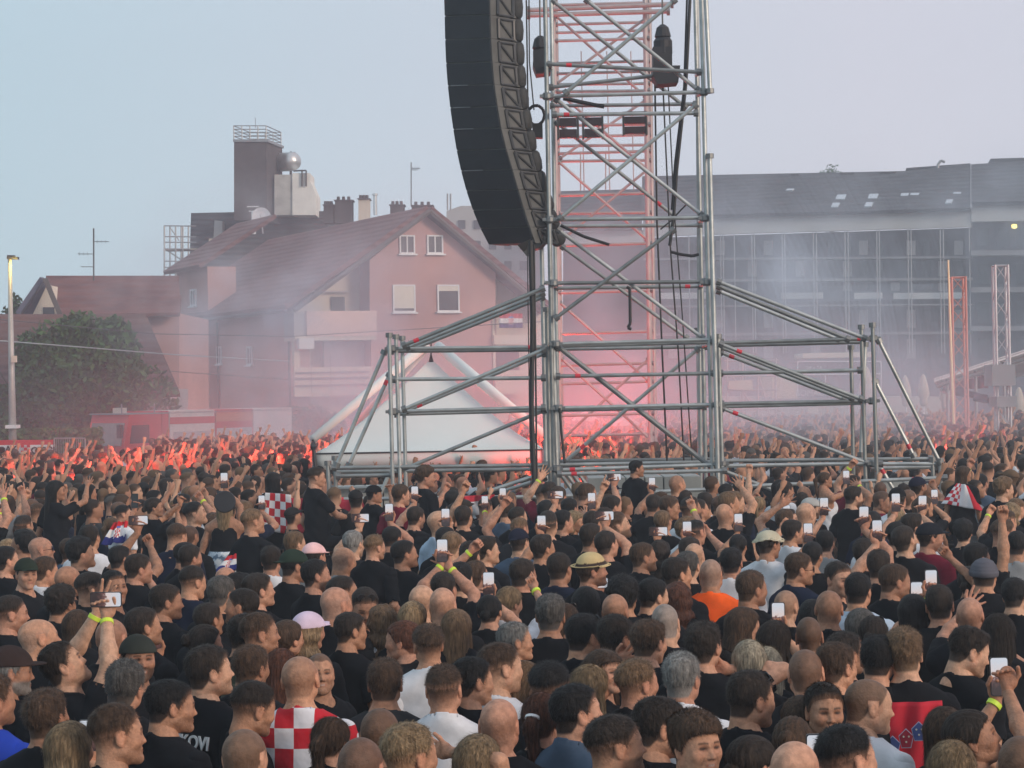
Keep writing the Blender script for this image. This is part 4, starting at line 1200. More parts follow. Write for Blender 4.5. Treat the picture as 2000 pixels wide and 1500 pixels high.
for k in range(4):
    b = MB(); q = W(1850 + 55 * k, 735 - 15 * k, 60.5 + k * .1); b.tube((q.x, q.y, 0), q, .05, 6); b.build('post', M_STEEL, can)
b = MB(); b.tube(P_[0] + Vector((.1, .2, -.2)), P_[1] + Vector((0, .2, -.25)), .06, 6); b.build('beam', M_STEEL, can)
M_RDRAPE = mat('red_drape', (.22, .02, .04), .9, var=.2)
rd = cloth('red_drape', [W(1840, 762, 63), W(1930, 758, 63), W(1930, 726, 63), W(1846, 746, 63)], M_RDRAPE, wave=.08, wf=5); tag(rd, 'dark red drape hanging under the sloping canopy roof', 'drape')
dk = cloth('dark_banner', [W(1868, 770, 58), W(1938, 792, 57), W(1942, 778, 57), W(1866, 752, 58)], mat('navy_cloth', (.02, .025, .05), .9), wave=.1, wf=2); tag(dk, 'dark banner sagging below the canopy between the truss masts', 'banner')

def truss_mast(x0, x1, y0, D_, m, label, xb):
    s = (x1 - x0) * D_ / F; base = W((x0 + x1) / 2 + xb, 900, D_); top = W((x0 + x1) / 2, y0, D_)
    t = thing('truss_mast', label, 'mast', (base.x, D_, 0), group='truss masts at the right')
    h = top.z; cs = [(-s/2, 0), (s/2, 0), (s/2, s), (-s/2, s)]; bx, by = base.x, D_
    for c in cs:
        b = MB(); b.tube((bx + c[0], by + c[1], 0), (bx + c[0], by + c[1], h), .030, 8); b.build('chord', m, t)
    b = MB(); k = int(h / .42)
    for i in range(4):
        c, d_ = cs[i], cs[(i + 1) % 4]
        for j in range(k):
            a1, a2 = (c, d_) if j % 2 else (d_, c)
            b.tube((bx + a1[0], by + a1[1], j * h / k), (bx + a2[0], by + a2[1], (j + 1) * h / k), .012, 5)
        b.tube((bx + c[0], by + c[1], h - .02), (bx + d_[0], by + d_[1], h - .02), .02, 5)
    b.build('lattice', m, t)
    return t
M_TRR = mat('red_truss_paint', (.58, .27, .23), .5, .2, var=.1)
truss_mast(1860, 1887, 540, 56, M_TRR, 'reddish lattice truss mast, the left of the two at the right edge', 6)
truss_mast(1943, 1968, 517, 52, mat('aluminium_truss', (.50, .50, .52), .45, .5, var=.1), 'silver lattice truss mast, the right of the two at the right edge', 8)
b = MB(); p = W(1955, 733, 51.9); b.box((p.x - .25, 51.7, p.z - .25), (p.x + .3, 52.6, p.z + .25)); b.box((p.x - .15, 51.7, p.z - .75), (p.x + .32, 52.6, p.z - .5))
tag(b.build('truss_sleeve_block', M_STEEL), 'grey sleeve block clamped on the silver truss mast', 'truss block')
# pole coloured warm all over, standing for the low sun on its tip
b = MB(); p = W(1852, 508, 54); b.tube((p.x + .08, 54, 0), p, .04, 8, r2=.022)
tag(b.build('pole', mat('sun_tinted_pole', (.8, .66, .42), .4, .2, var=.05)), 'slim pale pole coloured as if sunlit beside the reddish truss mast', 'pole')
# street lamp at the far left
lp = thing('street_lamp', 'grey street lamp with flat head at the left edge', 'street lamp', (W(23, 834, 60).x, 60, 0))
b = MB(); q0 = W(24, 838, 60); q1 = W(19, 505, 60); b.tube((q0.x, 60, 0), q1, .13, 12, r2=.05); b.build('post', mat('lamp_post_grey', (.42, .42, .40), .5, .3, var=.1), lp, smooth=True)
b = MB(); M_ = Matrix.Translation(q1) @ Matrix.Rotation(.05, 4, 'Y'); b.box((-.06, -.1, -.02), (.24, .1, .05), M=M_); b.box((-.06, -.08, .05), (.14, .08, .09), M=M_); b.build('lamp_head', M_DARK, lp)
ld = bpy.data.lights.new('lamp_light', 'POINT'); ld.energy = 14; ld.color = (1, .72, .18); ld.shadow_soft_size = .05
lo = bpy.data.objects.new('lamp_light', ld); COL.objects.link(lo); lo.parent = lp; lo.location = q1 + Vector((.16, -.16, -.12)) - lp.location
b = MB(); q = W(27, 702, 59.8); b.box((q.x - .05, 59.7, q.z - .08), (q.x + .08, 59.85, q.z + .1)); b.build('junction_box', M_CREAM, lp)
b = MB(); q = W(23, 833, 59.9); b.box((q.x - .14, 59.72, q.z - .05), (q.x + .15, 60.28, q.z + .04)); b.build('collar', M_WHITE, lp)
# overhead wires
for k, (pts, r, lab) in enumerate((([(-20, 664), (160, 678), (330, 692), (570, 706)], .022, 'pale sagging cable running right from the street lamp'), ([(-20, 622), (300, 652), (570, 657), (1060, 628)], .014, 'thin dark wire crossing in front of the gabled house'), ([(330, 725), (570, 742), (780, 738)], .012, 'thin lowest wire in front of the lower balcony'))):
    b = MB(); b.path([W(x, y, 78) for x, y in pts], r, 5); tag(b.build('overhead_wire', mat('wire%d' % k, (.5, .5, .5) if k == 0 else (.12, .12, .13), .6, var=0)), lab, 'wire', 'overhead wires')

# ------------------------------------------------------------------ trees and hedge at the left
def leaf_mat(name, c1, c2):
    m, n, l, b = node_mat(name)
    gi = n.new("ShaderNodeNewGeometry"); r = n.new("ShaderNodeValToRGB")
    r.color_ramp.elements[0].color = tuple(c1) + (1,); r.color_ramp.elements[1].color = tuple(c2) + (1,)
    l.new(gi.outputs["Random Per Island"], r.inputs["Fac"]); l.new(r.outputs["Color"], b.inputs["Base Color"]); b.inputs["Roughness"].default_value = .65
    return m
M_LEAF = leaf_mat('leaves', (.012, .050, .012), (.060, .16, .03))
M_BARK = mat('bark', (.09, .07, .05), .9, var=.3, scale=4)
def tree(c, h, rx, rz, n, label, seed, leaf=.16, blobs=26):
    g_ = np.random.default_rng(seed); t = thing('tree', label, 'tree', tuple(c))
    b = MB(); top = Vector((c[0], c[1], c[2] + h * .55)); b.tube(c, top, .22, 9, r2=.10)
    for k in range(9):
        a = k * 2.4; e = top + Vector((math.cos(a) * rx * .6, math.sin(a) * rx * .6, rz * (.1 + .5 * g_.random()))); s = Vector(c).lerp(top, .45 + .06 * k); b.tube(s, e, .08, 6, r2=.02)
    b.build('trunk', M_BARK, t)
    cc = np.array([c[0], c[1], c[2] + h - rz]); V = []
    bl = g_.normal(size=(blobs, 3)); bl /= np.linalg.norm(bl, axis=1)[:, None]; bl *= (g_.random(blobs) ** .4)[:, None] * .82
    for k in range(blobs):
        rad = .26 + .22 * g_.random(); m_ = n // blobs
        q = g_.normal(size=(m_, 3)); q /= np.linalg.norm(q, axis=1)[:, None]; q *= (rad * (.55 + .55 * g_.random(m_) ** .6))[:, None]
        V.append(cc + (bl[k] + q) * np.array([rx, rx, rz]))
    V = np.concatenate(V); m_ = len(V)
    a = g_.normal(size=(m_, 3)); a /= np.linalg.norm(a, axis=1)[:, None]; d_ = np.cross(a, g_.normal(size=(m_, 3))); d_ /= np.linalg.norm(d_, axis=1)[:, None]
    s = leaf * (.6 + .8 * g_.random(m_))[:, None]
    VVV = np.stack([V - a * s, V + d_ * s * .45, V + a * s, V - d_ * s * .45], 1).reshape(-1, 3)
    VVV[:, 2] = np.maximum(VVV[:, 2], .05)
    o = npobj('crown', VVV, np.arange(4 * m_).reshape(m_, 4), None, M_LEAF, t, smooth=False); o.matrix_parent_inverse = Matrix.Translation(t.location).inverted()
    return t
p = W(182, 700, 83); tree((p.x, 83, 0), W(182, 616, 83).z, 2.55, 3.1, 26000, 'broad dark green tree in front of the low red roofs', 3, blobs=44)
p = W(55, 720, 84); tree((p.x, 84, 0), W(60, 650, 84).z, 1.9, 2.6, 12000, 'darker tree behind the street lamp, left of the broad tree', 4)
p = W(40, 600, 96); tree((p.x - .2, 96, 0), W(40, 577, 96).z, .5, .9, 1200, 'small tree top showing left of the blue eaves', 5, leaf=.12)
p = W(1622, 345, 160); tree((p.x, 160, 8), W(1625, 322, 160).z - 8, .9, 1.0, 900, 'wispy tree top over the apartment block roof', 6, leaf=.10)
p = W(600, 820, 86); tree((p.x, 86, 0), 2.4, 1.2, 1.1, 3000, 'small bush before the low pink garden wall', 8, leaf=.12)
def hedge(x0, x1, y, D_, h, n, label, seed):
    g_ = np.random.default_rng(seed); a, c = W(x0, 800, D_), W(x1, 800, D_)
    V = np.stack([a.x + (c.x - a.x) * g_.random(n), D_ + 1.0 * g_.random(n), h * g_.random(n) ** .7 + .1 * g_.random(n)], 1)
    a_ = g_.normal(size=(n, 3)); a_ /= np.linalg.norm(a_, axis=1)[:, None]; d_ = np.cross(a_, g_.normal(size=(n, 3))); d_ /= np.linalg.norm(d_, axis=1)[:, None]; s = .10
    VVV = np.stack([V - a_ * s, V + d_ * s * .5, V + a_ * s, V - d_ * s * .5], 1).reshape(-1, 3); VVV[:, 2] = np.maximum(VVV[:, 2], .02)
    tag(npobj('hedge', VVV, np.arange(4 * n).reshape(n, 4), None, M_LEAF, smooth=False), label, 'hedge')
hedge(-60, 190, 830, 71, 1.75, 9000, 'clipped dark hedge behind the white banner at the left', 9)

# ------------------------------------------------------------------ fire engine
FA = math.radians(43); fo = W(243, 890, 77); fo.z = 0
FU = Vector((math.cos(FA), math.sin(FA), 0)); FB = Vector((-math.sin(FA), math.cos(FA), 0))
FM = Matrix(((FU.x * .9, FB.x, 0, fo.x), (FU.y * .9, FB.y, 0, fo.y), (0, 0, .80, 0), (0, 0, 0, 1)))
ft = thing('fire_engine', 'red fire engine with cream side panels parked behind the crowd', 'fire engine', tuple(fo))
M_FRED = mat('fire_red', (.62, .02, .02), .35, var=.08, spec=.5); M_FCR = mat('cream_panel', (.80, .76, .66), .5, var=.05); M_TYRE = mat('tyre', (.02, .02, .02), .9, var=.1)
def fb(lo, hi, m, name, parent=None): b = MB(); b.box(lo, hi, M=FM); return b.build(name, m, parent or ft)
b = MB(); b.poly([FM @ Vector(v) for v in ((0, 0, .5), (1.75, 0, .5), (1.75, 0, 2.72), (.25, 0, 2.72), (0, 0, 1.5))], FB * 2.4); cab = b.build('cab', M_FRED, ft)
b = MB(); b.poly([FM @ Vector(v) for v in ((-.03, .15, 1.35), (.17, .15, 2.35), (.17, 2.25, 2.35), (-.03, 2.25, 1.35))], -FU * .03); b.build('windscreen', mat('dusty_glass', (.20, .19, .18), .25, var=.15), cab)
b = MB(); b.poly([FM @ Vector(v) for v in ((.25, -.012, 1.45), (1.15, -.012, 1.45), (1.15, -.012, 2.25), (.36, -.012, 2.25))], -FB * .02); b.build('side_window', M_GLASS, cab)
fb((-.10, .1, .45), (0, 2.3, .95), M_WHITE, 'bumper'); fb((1.80, .02, .9), (2.1, 2.38, 2.85), M_FRED, 'crew_box')
fb((2.15, .0, .6), (4.3, 2.4, 2.85), M_FCR, 'locker'); fb((4.36, .0, .6), (6.2, 2.4, 2.85), M_FRED, 'locker'); fb((6.25, .0, .6), (8.2, 2.4, 2.85), M_FCR, 'locker')
fb((2.15, -.02, 2.25), (4.3, -.003, 2.55), M_FRED, 'stripe'); fb((2.3, -.03, .8), (4.15, -.005, 1.9), mat('roller_door', (.55, .55, .52), .4, .4, var=.05, bump=.5, bscale=10, stretch=(.1, .1, 5)), 'roller_door')
fb((4.4, -.02, 1.0), (6.15, -.003, 2.0), mat('roller_door', ()), 'roller_door'); fb((4.36, -.02, 2.30), (6.2, -.003, 2.7), mat('orange_reflector', (.7, .22, .10), .5, var=.03), 'stripe'); fb((.1, 0, 2.72), (8.2, 2.4, 2.78), M_STEEL, 'roof_rail')
fb((.5, .9, 2.78), (.8, 1.4, 3.02), M_CREAM, 'beacon'); fb((.05, .2, 2.78), (.09, .24, 3.2), M_STEEL, 'aerial'); fb((1.5, .1, 2.78), (1.54, .14, 3.2), M_STEEL, 'aerial')
for (x_, y_) in ((1.0, 0), (1.0, 2.1), (6.2, 0), (6.2, 2.1)):
    b = MB(); b.tube(FM @ Vector((x_, y_ - .02, .55)), FM @ Vector((x_, y_ + .32, .55)), .5, 20); wh = b.build('wheel', M_TYRE, ft)
    b = MB(); b.tube(FM @ Vector((x_, y_ - .05, .55)), FM @ Vector((x_, y_ + .0, .55)), .26, 14); b.build('rim', M_STEEL, wh)
for y_ in (.35, 2.05):
    b = MB(); b.tube(FM @ Vector((-.12, y_, .72)), FM @ Vector((-.09, y_, .72)), .13, 12); b.build('headlight', M_WHITE, ft)
for z_ in (2.0, 2.3): b = MB(); b.box((-.35, -.25, z_ - .3), (-.22, -.02, z_), M=FM); b.build('mirror', M_DARK, ft)

# ------------------------------------------------------------------ banner on a barrier at the far left
def barrier(x0, x1, ytop, D_, h, label, group, n=14):
    a, c = W(x0, ytop, D_), W(x1, ytop, D_); t = thing('crowd_barrier', label, 'barrier', (a.x, D_, 0), group=group)
    b = MB(); z1 = a.z; z0 = z1 - h
    b.path([(a.x, D_, max(z0, .1)), (a.x, D_, z1), (c.x, D_, c.z), (c.x, D_, max(z0, .1)), (a.x, D_, max(z0, .1))], .022, 6); b.build('frame', M_STEEL, t)
    b = MB()
    for k in range(1, n): p = a.lerp(c, k / n); b.tube((p.x, D_, max(z0, .1)), p, .009, 5)
    b.build('bars', M_STEEL, t)
    b = MB()
    for p in (a, c): b.tube((p.x, D_ - .3, .02), (p.x, D_ + .3, .02), .02, 6); b.tube((p.x, D_, .02), (p.x, D_, max(z0, .1)), .02, 6)
    b.build('feet', M_STEEL, t); return t
barrier(106, 166, 856, 62, 1.2, 'grey crowd barrier left of the fire engine', 'crowd barriers')
def two_tone(name, top, bot, z):
    m, n, l, b = node_mat(name); uv = n.new("ShaderNodeUVMap"); uv.uv_map = "UVMap"; sp = n.new("ShaderNodeSeparateXYZ"); l.new(uv.outputs[0], sp.inputs[0])
    r = n.new("ShaderNodeValToRGB"); r.color_ramp.interpolation = 'CONSTANT'; r.color_ramp.elements[0].color = tuple(bot) + (1,); r.color_ramp.elements[1].position = z; r.color_ramp.elements[1].color = tuple(top) + (1,)
    l.new(sp.outputs["Y"], r.inputs["Fac"]); l.new(r.outputs["Color"], b.inputs["Base Color"]); b.inputs["Roughness"].default_value = .85; return m
bn = cloth('banner', [W(-30, 886, 58), W(104, 884, 58), W(104, 859, 58), W(-30, 860, 58)], two_tone('red_white_cloth', (.55, .03, .04), (.68, .68, .68), .62), wave=.015, wf=2)
tag(bn, 'white banner with red top stripe and black letters at the left edge', 'banner')
text_mesh('lettering', 'AK', TM(W(22, 878, 57.94)), .25, mat('banner_black', (.015, .015, .015), .8, var=0), bn, bold=.008); text_mesh('lettering', 'OVIĆI', TM(W(84, 880, 57.94)), .24, mat('banner_black', ()), bn, bold=.008)
p = W(50, 877, 57.93); b = MB()
for i in range(3):
    for j in range(3):
        if (i + j) % 2 == 0: b.box((p.x - .12 + .08 * i, 57.9, p.z - .12 + .08 * j), (p.x - .04 + .08 * i, 57.93, p.z - .04 + .08 * j))
b.build('chequered_patch', mat('patch_red', (.55, .02, .03), .8, var=0), bn)
# ------------------------------------------------------------------ the loudspeaker scaffold
M_GALV = mat('galvanised_tube', (.36, .385, .38), .42, .55, var=.22, scale=5, bump=.1, bscale=40)
_n, _l = M_GALV.node_tree.nodes, M_GALV.node_tree.links; _b = _n["Principled BSDF"]; _src = _b.inputs["Base Color"].links[0].from_socket
_oi = _n.new("ShaderNodeObjectInfo"); _mr = _n.new("ShaderNodeMapRange"); _mr.inputs["To Min"].default_value = .62; _mr.inputs["To Max"].default_value = 1.3; _l.new(_oi.outputs["Random"], _mr.inputs["Value"])
_mx = _n.new("ShaderNodeMix"); _mx.data_type = 'RGBA'; _mx.blend_type = 'MULTIPLY'; _mx.inputs["Factor"].default_value = 1; _l.new(_src, _mx.inputs["A"]); _l.new(_mr.outputs[0], _mx.inputs["B"]); _l.new(_mx.outputs["Result"], _b.inputs["Base Color"])
M_TAPE = mat('red_tape', (.62, .03, .05), .5, var=.05)
M_CLAMP = mat('clamp_steel', (.20, .21, .21), .5, .6, var=.2)
tow = thing('scaffold_tower', 'tall galvanised tube scaffold tower with low wings on both sides, carrying the loudspeakers', 'scaffold', (W(1240, 900, 28).x, 28, 0))
GR = random.Random(3)
def tb(name, p, q, d1=28.0, d2=None, r=.0262, tape=None, parent=None, m=None, clamps=True):
    d2 = d1 if d2 is None else d2
    a, c = W(p[0], p[1], d1), W(q[0], q[1], d2)
    b = MB(); b.tube(a, c, r, 10)
    if tape is None: tape = GR.random() < .35
    if tape:
        t = GR.choice((.1, .14, .86, .9)); e = (c - a).normalized() * .035; m_ = a.lerp(c, t); b.tube(m_ - e, m_ + e, r * 1.06, 10, 1)
    if clamps and (c - a).length > .5:
        dn = (c - a).normalized()
        for e in (a + dn * .03, c - dn * .03): b.tube(e - dn * .03, e + dn * .03, r * 1.75, 8, 2)
    return b.build(name, [m or M_GALV, M_TAPE, M_CLAMP], parent or tow, smooth=False)
DF, DB = 28.0, 30.07
# standards of the tower; those of the front and those of the back face
for (p, q, d) in (((1064, -40), (1083, 990), DF), ((1073, 420), (1090, 990), DF + .12), ((1057, 430), (1068, 985), DF + .6), ((1076, -40), (1092, 985), DB), ((1068, 600), (1076, 990), DF + .3),
                  ((1369, -40), (1393, 990), DF), ((1357, -40), (1380, 990), DB), ((1377, -40), (1387, 182), DF - .1), ((1386, 300), (1404, 990), DF - .1), ((1361, -40), (1369, 990), DB + .3), ((1363, 640), (1368, 985), DB + .5)):
    tb('standard', p, q, d, r=.030, tape=False)
for (p, q, d) in (((1403, 652), (1413, 990), DF - .05), ((1398, 668), (1405, 985), DF + .4), ((760, 650), (768, 985), DF - .5), ((773, 653), (783, 985), DF), ((785, 656), (794, 985), DF + .5),
                  ((1662, 674), (1668, 985), DF + .6), ((1682, 634), (1692, 985), DF), ((1704, 630), (1714, 985), DF - .4), ((1690, 668), (1681, 892), DF + .3), ((640, 900), (644, 985), DF), ((654, 890), (657, 985), DF + .4), ((1821, 892), (1824, 985), DF), ((1836, 895), (1839, 985), DF - .3)):
    tb('standard', p, q, d, r=.026, tape=False)
# ledgers
for (p, q, d) in (((1069, 125), (1370, 141), DF), ((1072, 171), (1312, 144), DF + 1), ((1072, 188), (1375, 180), DF), ((1074, 207), (1362, 203), DB), ((1078, 224), (1364, 221), DF - .05),
                  ((1072, 429), (1376, 425), DF), ((1073, 442), (1372, 440), DB), ((1080, 553), (1378, 550), DF), ((1082, 563), (1372, 559), DB), ((1062, 552), (1078, 553), DF),
                  ((1085, 672), (1402, 663), DF), ((1085, 676), (1404, 668), DF + .3), ((1085, 682), (1382, 677), DB), ((1085, 735), (1396, 729), DF), ((1090, 797), (1404, 790), DF), ((1090, 801), (1380, 796), DB),
                  ((1085, 901), (1412, 896), DB), ((1085, 908), (1412, 902), DF + .5), ((1085, 918), (1414, 907), DF), ((1088, 926), (1420, 919), DF - .3), ((1075, 970), (1400, 955), DF - .3),
                  ((755, 681), (1068, 678), DF), ((760, 686), (1068, 683), DF + .4), ((764, 741), (1066, 738), DF), ((768, 804), (1066, 796), DF), ((770, 809), (1066, 801), DF + .4),
                  ((648, 914), (1070, 908), DF), ((650, 922), (1070, 916), DF + .5), ((656, 930), (770, 928), DF - .4), ((600, 976), (1072, 970), DF - .4), ((644, 955), (775, 951), DF + .5),
                  ((1402, 670), (1710, 661), DF), ((1402, 675), (1690, 668), DF + .4), ((1403, 729), (1684, 723), DF), ((1405, 789), (1706, 783), DF), ((1405, 794), (1690, 787), DF + .4),
                  ((1408, 900), (1822, 896), DF + .4), ((1408, 910), (1700, 905), DF), ((1715, 906), (1836, 906), DF), ((1400, 952), (1850, 933), DF - .4), ((1700, 915), (1830, 912), DF + .5)):
    tb('ledger', p, q, d)
# braces
for (p, q, d) in (((1078, 0), (1342, 212), DB), ((1143, -2), (1366, 178), DF + .06), ((1320, -2), (1102, 184), DF - .06), ((1084, 192), (1373, 422), DF + .06), ((1084, 237), (1320, 424), DB), ((1361, 203), (1092, 428), DF - .06),
                  ((1088, 447), (1375, 662), DF + .06), ((1096, 480), (1344, 662), DB), ((1318, 447), (1083, 623), DF - .06),
                  ((1365, 680), (1101, 904), DB - .3), ((785, 676), (1064, 562), DF - .3), ((792, 680), (1064, 571), DF), ((802, 683), (1064, 579), DF + .4),
                  ((785, 801), (1066, 681), DF - .3), ((792, 803), (1066, 689), DF + .3), ((776, 922), (1066, 800), DF + .06), ((953, 960), (1070, 921), DF), ((975, 962), (1068, 932), DF + .4),
                  ((752, 684), (656, 912), DF - .4), ((762, 729), (680, 912), DF + .2), ((760, 925), (735, 985), DF),
                  ((1400, 549), (1692, 662), DF - .3), ((1400, 558), (1660, 664), DF), ((1400, 567), (1640, 664), DF + .4), ((1404, 671), (1686, 781), DF - .3), ((1404, 677), (1668, 780), DF), ((1404, 687), (1652, 781), DF + .4),
                  ((1407, 796), (1697, 906), DF), ((1408, 917), (1548, 972), DF), ((1715, 662), (1838, 908), DF - .3), ((1708, 742), (1786, 893), DF + .3), ((1721, 915), (1756, 974), DF),
                  ((1094, 925), (1138, 985), DF - .1), ((1106, 925), (1150, 985), DF + .05), ((1118, 926), (1162, 985), DF + .2), ((1130, 926), (1174, 985), DF + .35)):
    tb('brace', p, q, d)
tb('brace', (1084, 672), (1394, 916), DF + .1, r=.034, tape=False)
# transoms from the front to the back face
for (x0, x1, y) in ((1066, 1076, 128), (1068, 1078, 190), (1072, 1080, 432), (1078, 1086, 556), (1080, 1088, 676), (1084, 1091, 800), (1371, 1360, 142), (1374, 1362, 182), (1378, 1366, 428), (1382, 1369, 553), (1388, 1373, 672), (1391, 1376, 794)):
    tb('transom', (x0, y), (x1, y + (4 if y < 750 else -3)), DF, DB, tape=False, clamps=False)
for X, Y in ((1068, 188), (1073, 429), (1080, 553), (1085, 672), (1090, 797), (1086, 915), (1374, 180), (1377, 426), (1380, 551), (1400, 665), (1402, 790), (1410, 905), (765, 681), (767, 804), (1706, 661), (1704, 783), (1707, 905)):
    b = MB(); p = W(X, Y, DF - .02); b.lathe(p - Vector((0, 0, .045)), [(.045, 0), (.06, .02), (.06, .07), (.045, .09)], 10); b.box((p.x - .09, DF - .06, p.z - .02), (p.x + .09, DF + .02, p.z + .02)); b.build('coupler', M_CLAMP, tow)
# ballast decks
M_DECK = mat('deck_panel', (.40, .42, .40), .8, var=.15, bump=.3, bscale=6)
for (x0, x1, y0, y1, d) in ((640, 770, 952, 1010, 28.6), (1150, 1370, 930, 1010, 29.0), (1700, 1830, 940, 1000, 28.8)):
    b = MB(); a, c = W(x0, y1, d), W(x1, y0, d); n_ = 6
    for k in range(n_): b.box((a.x + (c.x - a.x) * k / n_ + .01, d, .05), (a.x + (c.x - a.x) * (k + 1) / n_ - .01, d + .9, c.z))
    b.build('ballast_panel', M_DECK, tow)

# ------------------------------------------------------------------ line array of loudspeakers
AN = math.radians(-44)                     # the front looks to the left and towards the camera
fr = Vector((math.sin(AN), -math.cos(AN), 0)); sd_ = Vector((math.cos(AN), math.sin(AN), 0))
la = thing('line_array', 'long curved black line array of loudspeakers hung left of the scaffold tower', 'loudspeakers', tuple(W(1000, 0, 28)))
M_GRILLE = mat('black_grille', (.012, .017, .022), .75, var=.12, scale=3, bump=.4, bscale=90)
M_CAB = mat('grey_black_cabinet', (.12, .12, .112), .75, var=.25, scale=3, bump=.25, bscale=20)
M_REAR = mat('rear_cover_black', (.035, .035, .033), .7, var=.3, scale=6, bump=.4, bscale=20)
M_RIG = mat('rigging_steel', (.10, .10, .10), .5, .6, var=.2)
def ledge(y):   # left edge of the grille down the picture, and its width
    return float(np.interp(y, [-70, 0, 100, 150, 200, 250, 300, 340, 380, 420, 450, 478], [866, 869, 871, 874, 879, 886, 894, 903, 914, 928, 941, 956])), float(np.interp(y, [-70, 0, 100, 180, 270, 340, 420, 478], [957, 957, 960, 967, 982, 1003, 1026, 1046]))
ys = [-60, -14, 32, 78, 124, 168, 211, 253, 294, 334, 373, 411, 446, 478]
wd = .98
for k in range(len(ys) - 1):
    y0, y1 = ys[k], ys[k + 1]
    (l0, r0), (l1, r1) = ledge(y0), ledge(y1)
    yt0, yt1 = y0 - 3, y1 - 3                 # the right edge stands a little higher: further from the camera
    # the left front edge stands further from the camera than the right one; the foot of the array curls back
    dk0, dk1 = (l0 - 866) * .0055, (l1 - 866) * .0055
    A0, A1 = W(l0, y0, 28.1 + dk0), W(l1, y1, 28.1 + dk1)
    B0, B1 = W(r0, y0 - 3, 27.5 + dk0), W(r1, y1 - 3, 27.5 + dk1)
    back = -fr * .50
    up0 = (A0 - A1).normalized()
    gap = .0015
    A1g, B1g = A1 + up0 * gap, B1 + up0 * gap
    tb_ = back + Vector((0, 0, -.012)); bb_ = back + Vector((0, 0, .006))
    b = MB(); b.add([A0, B0, B0 + tb_, A0 + tb_, A1g, B1g, B1g + bb_, A1g + bb_], [(0, 1, 2, 3), (7, 6, 5, 4), (0, 4, 5, 1), (1, 5, 6, 2), (2, 6, 7, 3), (3, 7, 4, 0)])
    cabi = b.build('cabinet', M_CAB, la)
    f_ = fr * .02; ins = .01
    q = [A0.lerp(B0, ins), A0.lerp(B0, 1 - ins), A1g.lerp(B1g, 1 - ins), A1g.lerp(B1g, ins)]
    q = [q[0] - up0 * .008, q[1] - up0 * .008, q[2] + up0 * .008, q[3] + up0 * .008]
    b = MB(); b.poly([v - f_ * .05 for v in q], f_); b.build('grille', M_GRILLE, cabi)
    sdv = (B0 - A0).normalized()
    for s_, P0, P1 in ((1, B0, B1g), (-1, A0, A1g)):
        b = MB(); m0 = P0.lerp(P1, .12) + back * .25 + sdv * s_ * .012; m1 = P0.lerp(P1, .95) + back * .25 + sdv * s_ * .012
        b.tube(m0, m1, .022, 6); m2, m3 = m0 + back * .55, m1 + back * .55; b.tube(m2, m3, .022, 6); b.tube(m0, m3, .016, 6); b.tube(m1, m3, .016, 6); b.tube(m0, m2, .016, 6); b.build('rigging_bar', M_RIG, cabi)
    b = MB(); c_ = (B0 + B1g) / 2 + back * 1.02 - sdv * .06; hh_ = (B0 - B1g).length * .5; b.lathe(c_ - up0 * hh_, [(.07, 0), (.095, hh_ * .25), (.105, hh_), (.095, hh_ * 1.75), (.07, hh_ * 2)], 10, axis=up0)
    b.build('rear_cover', M_REAR, cabi, smooth=True)
    if k in (4, 5, 6, 8):
        b = MB(); e = fr * .022
        b.tube(A1.lerp(B1, .08) + e, A1.lerp(B1, .45) + e, .006, 5); b.build('seam_trim', M_STEEL, cabi)
b = MB(); p = W(1040, 484, 28.0); b.poly([W(1010, 478, 27.9), W(1072, 452, 28.1), W(1064, 470, 28.1), W(1052, 485, 28.1), W(1040, 487, 28.1), (W(1028, 500, 28.1)), W(1022, 492, 28.1)], (.05, .25, 0)); b.build('bottom_frame', M_RIG, la)
# cables hanging behind the array
M_CABLE = mat('black_cable', (.012, .012, .013), .6, var=0)
def cable(pts, D_, r, label, group='cables of the scaffold tower', m=None):
    b = MB(); P_ = [W(x, y, D_ if not isinstance(D_, (list, tuple)) else D_[i]) for i, (x, y) in enumerate(pts)]
    b.path(P_, r, 6); tag(b.build('hanging_cable', m or M_CABLE), label, 'cable', group)
cable([(1036, 470), (1040, 620), (1038, 800), (1045, 985)], 27.8, .035, 'thick black cable hanging from the foot of the line array to the crowd')
cable([(1043, 478), (1046, 700), (1049, 985)], 27.9, .014, 'thin black cable beside the thick one below the line array')
cable([(1030, 476), (1034, 800), (1038, 980)], 28.0, .008, 'thinnest cable left of the thick one below the line array')
cable([(1003, -20), (1007, 60), (1016, 150), (1018, 240), (1030, 330), (1052, 430)], 28.6, .045, 'thick cable bundle running down just behind the line array')
cable([(1012, -20), (1010, 90), (1024, 190), (1027, 270), (1046, 370), (1058, 430)], 28.7, .03, 'second cable bundle behind the line array, nearer the tower')
cable([(1033, -20), (1034, 120), (1043, 215)], 28.8, .010, 'taut thin chain left of the tower front post, upper left')
cable([(1028, 0), (1031, 200), (1044, 330), (1060, 430)], 28.9, .012, 'thin cable curving from the top to the tower front post')
cable([(1279, 150), (1283, 430), (1293, 680), (1303, 905)], 29.2, .014, 'left one of the three long cables inside the tower')
cable([(1295, 170), (1309, 480), (1325, 690), (1336, 905)], 29.3, .012, 'middle one of the three long cables inside the tower')
cable([(1305, 165), (1316, 400), (1333, 620), (1352, 905)], 29.4, .010, 'right, thinnest one of the three long cables inside the tower')
cable([(1348, -10), (1340, 160), (1322, 330), (1316, 420), (1308, 480)], 28.9, .024, 'thick slack cable curving down inside the right standards')
cable([(1342, -10), (1336, 170), (1318, 320), (1312, 410)], 28.95, .015, 'thin slack cable beside the thick one inside the right standards')
cable([(1093, 797), (1097, 850), (1103, 905)], 27.9, .018, 'short loose cable at the lower left tower post')
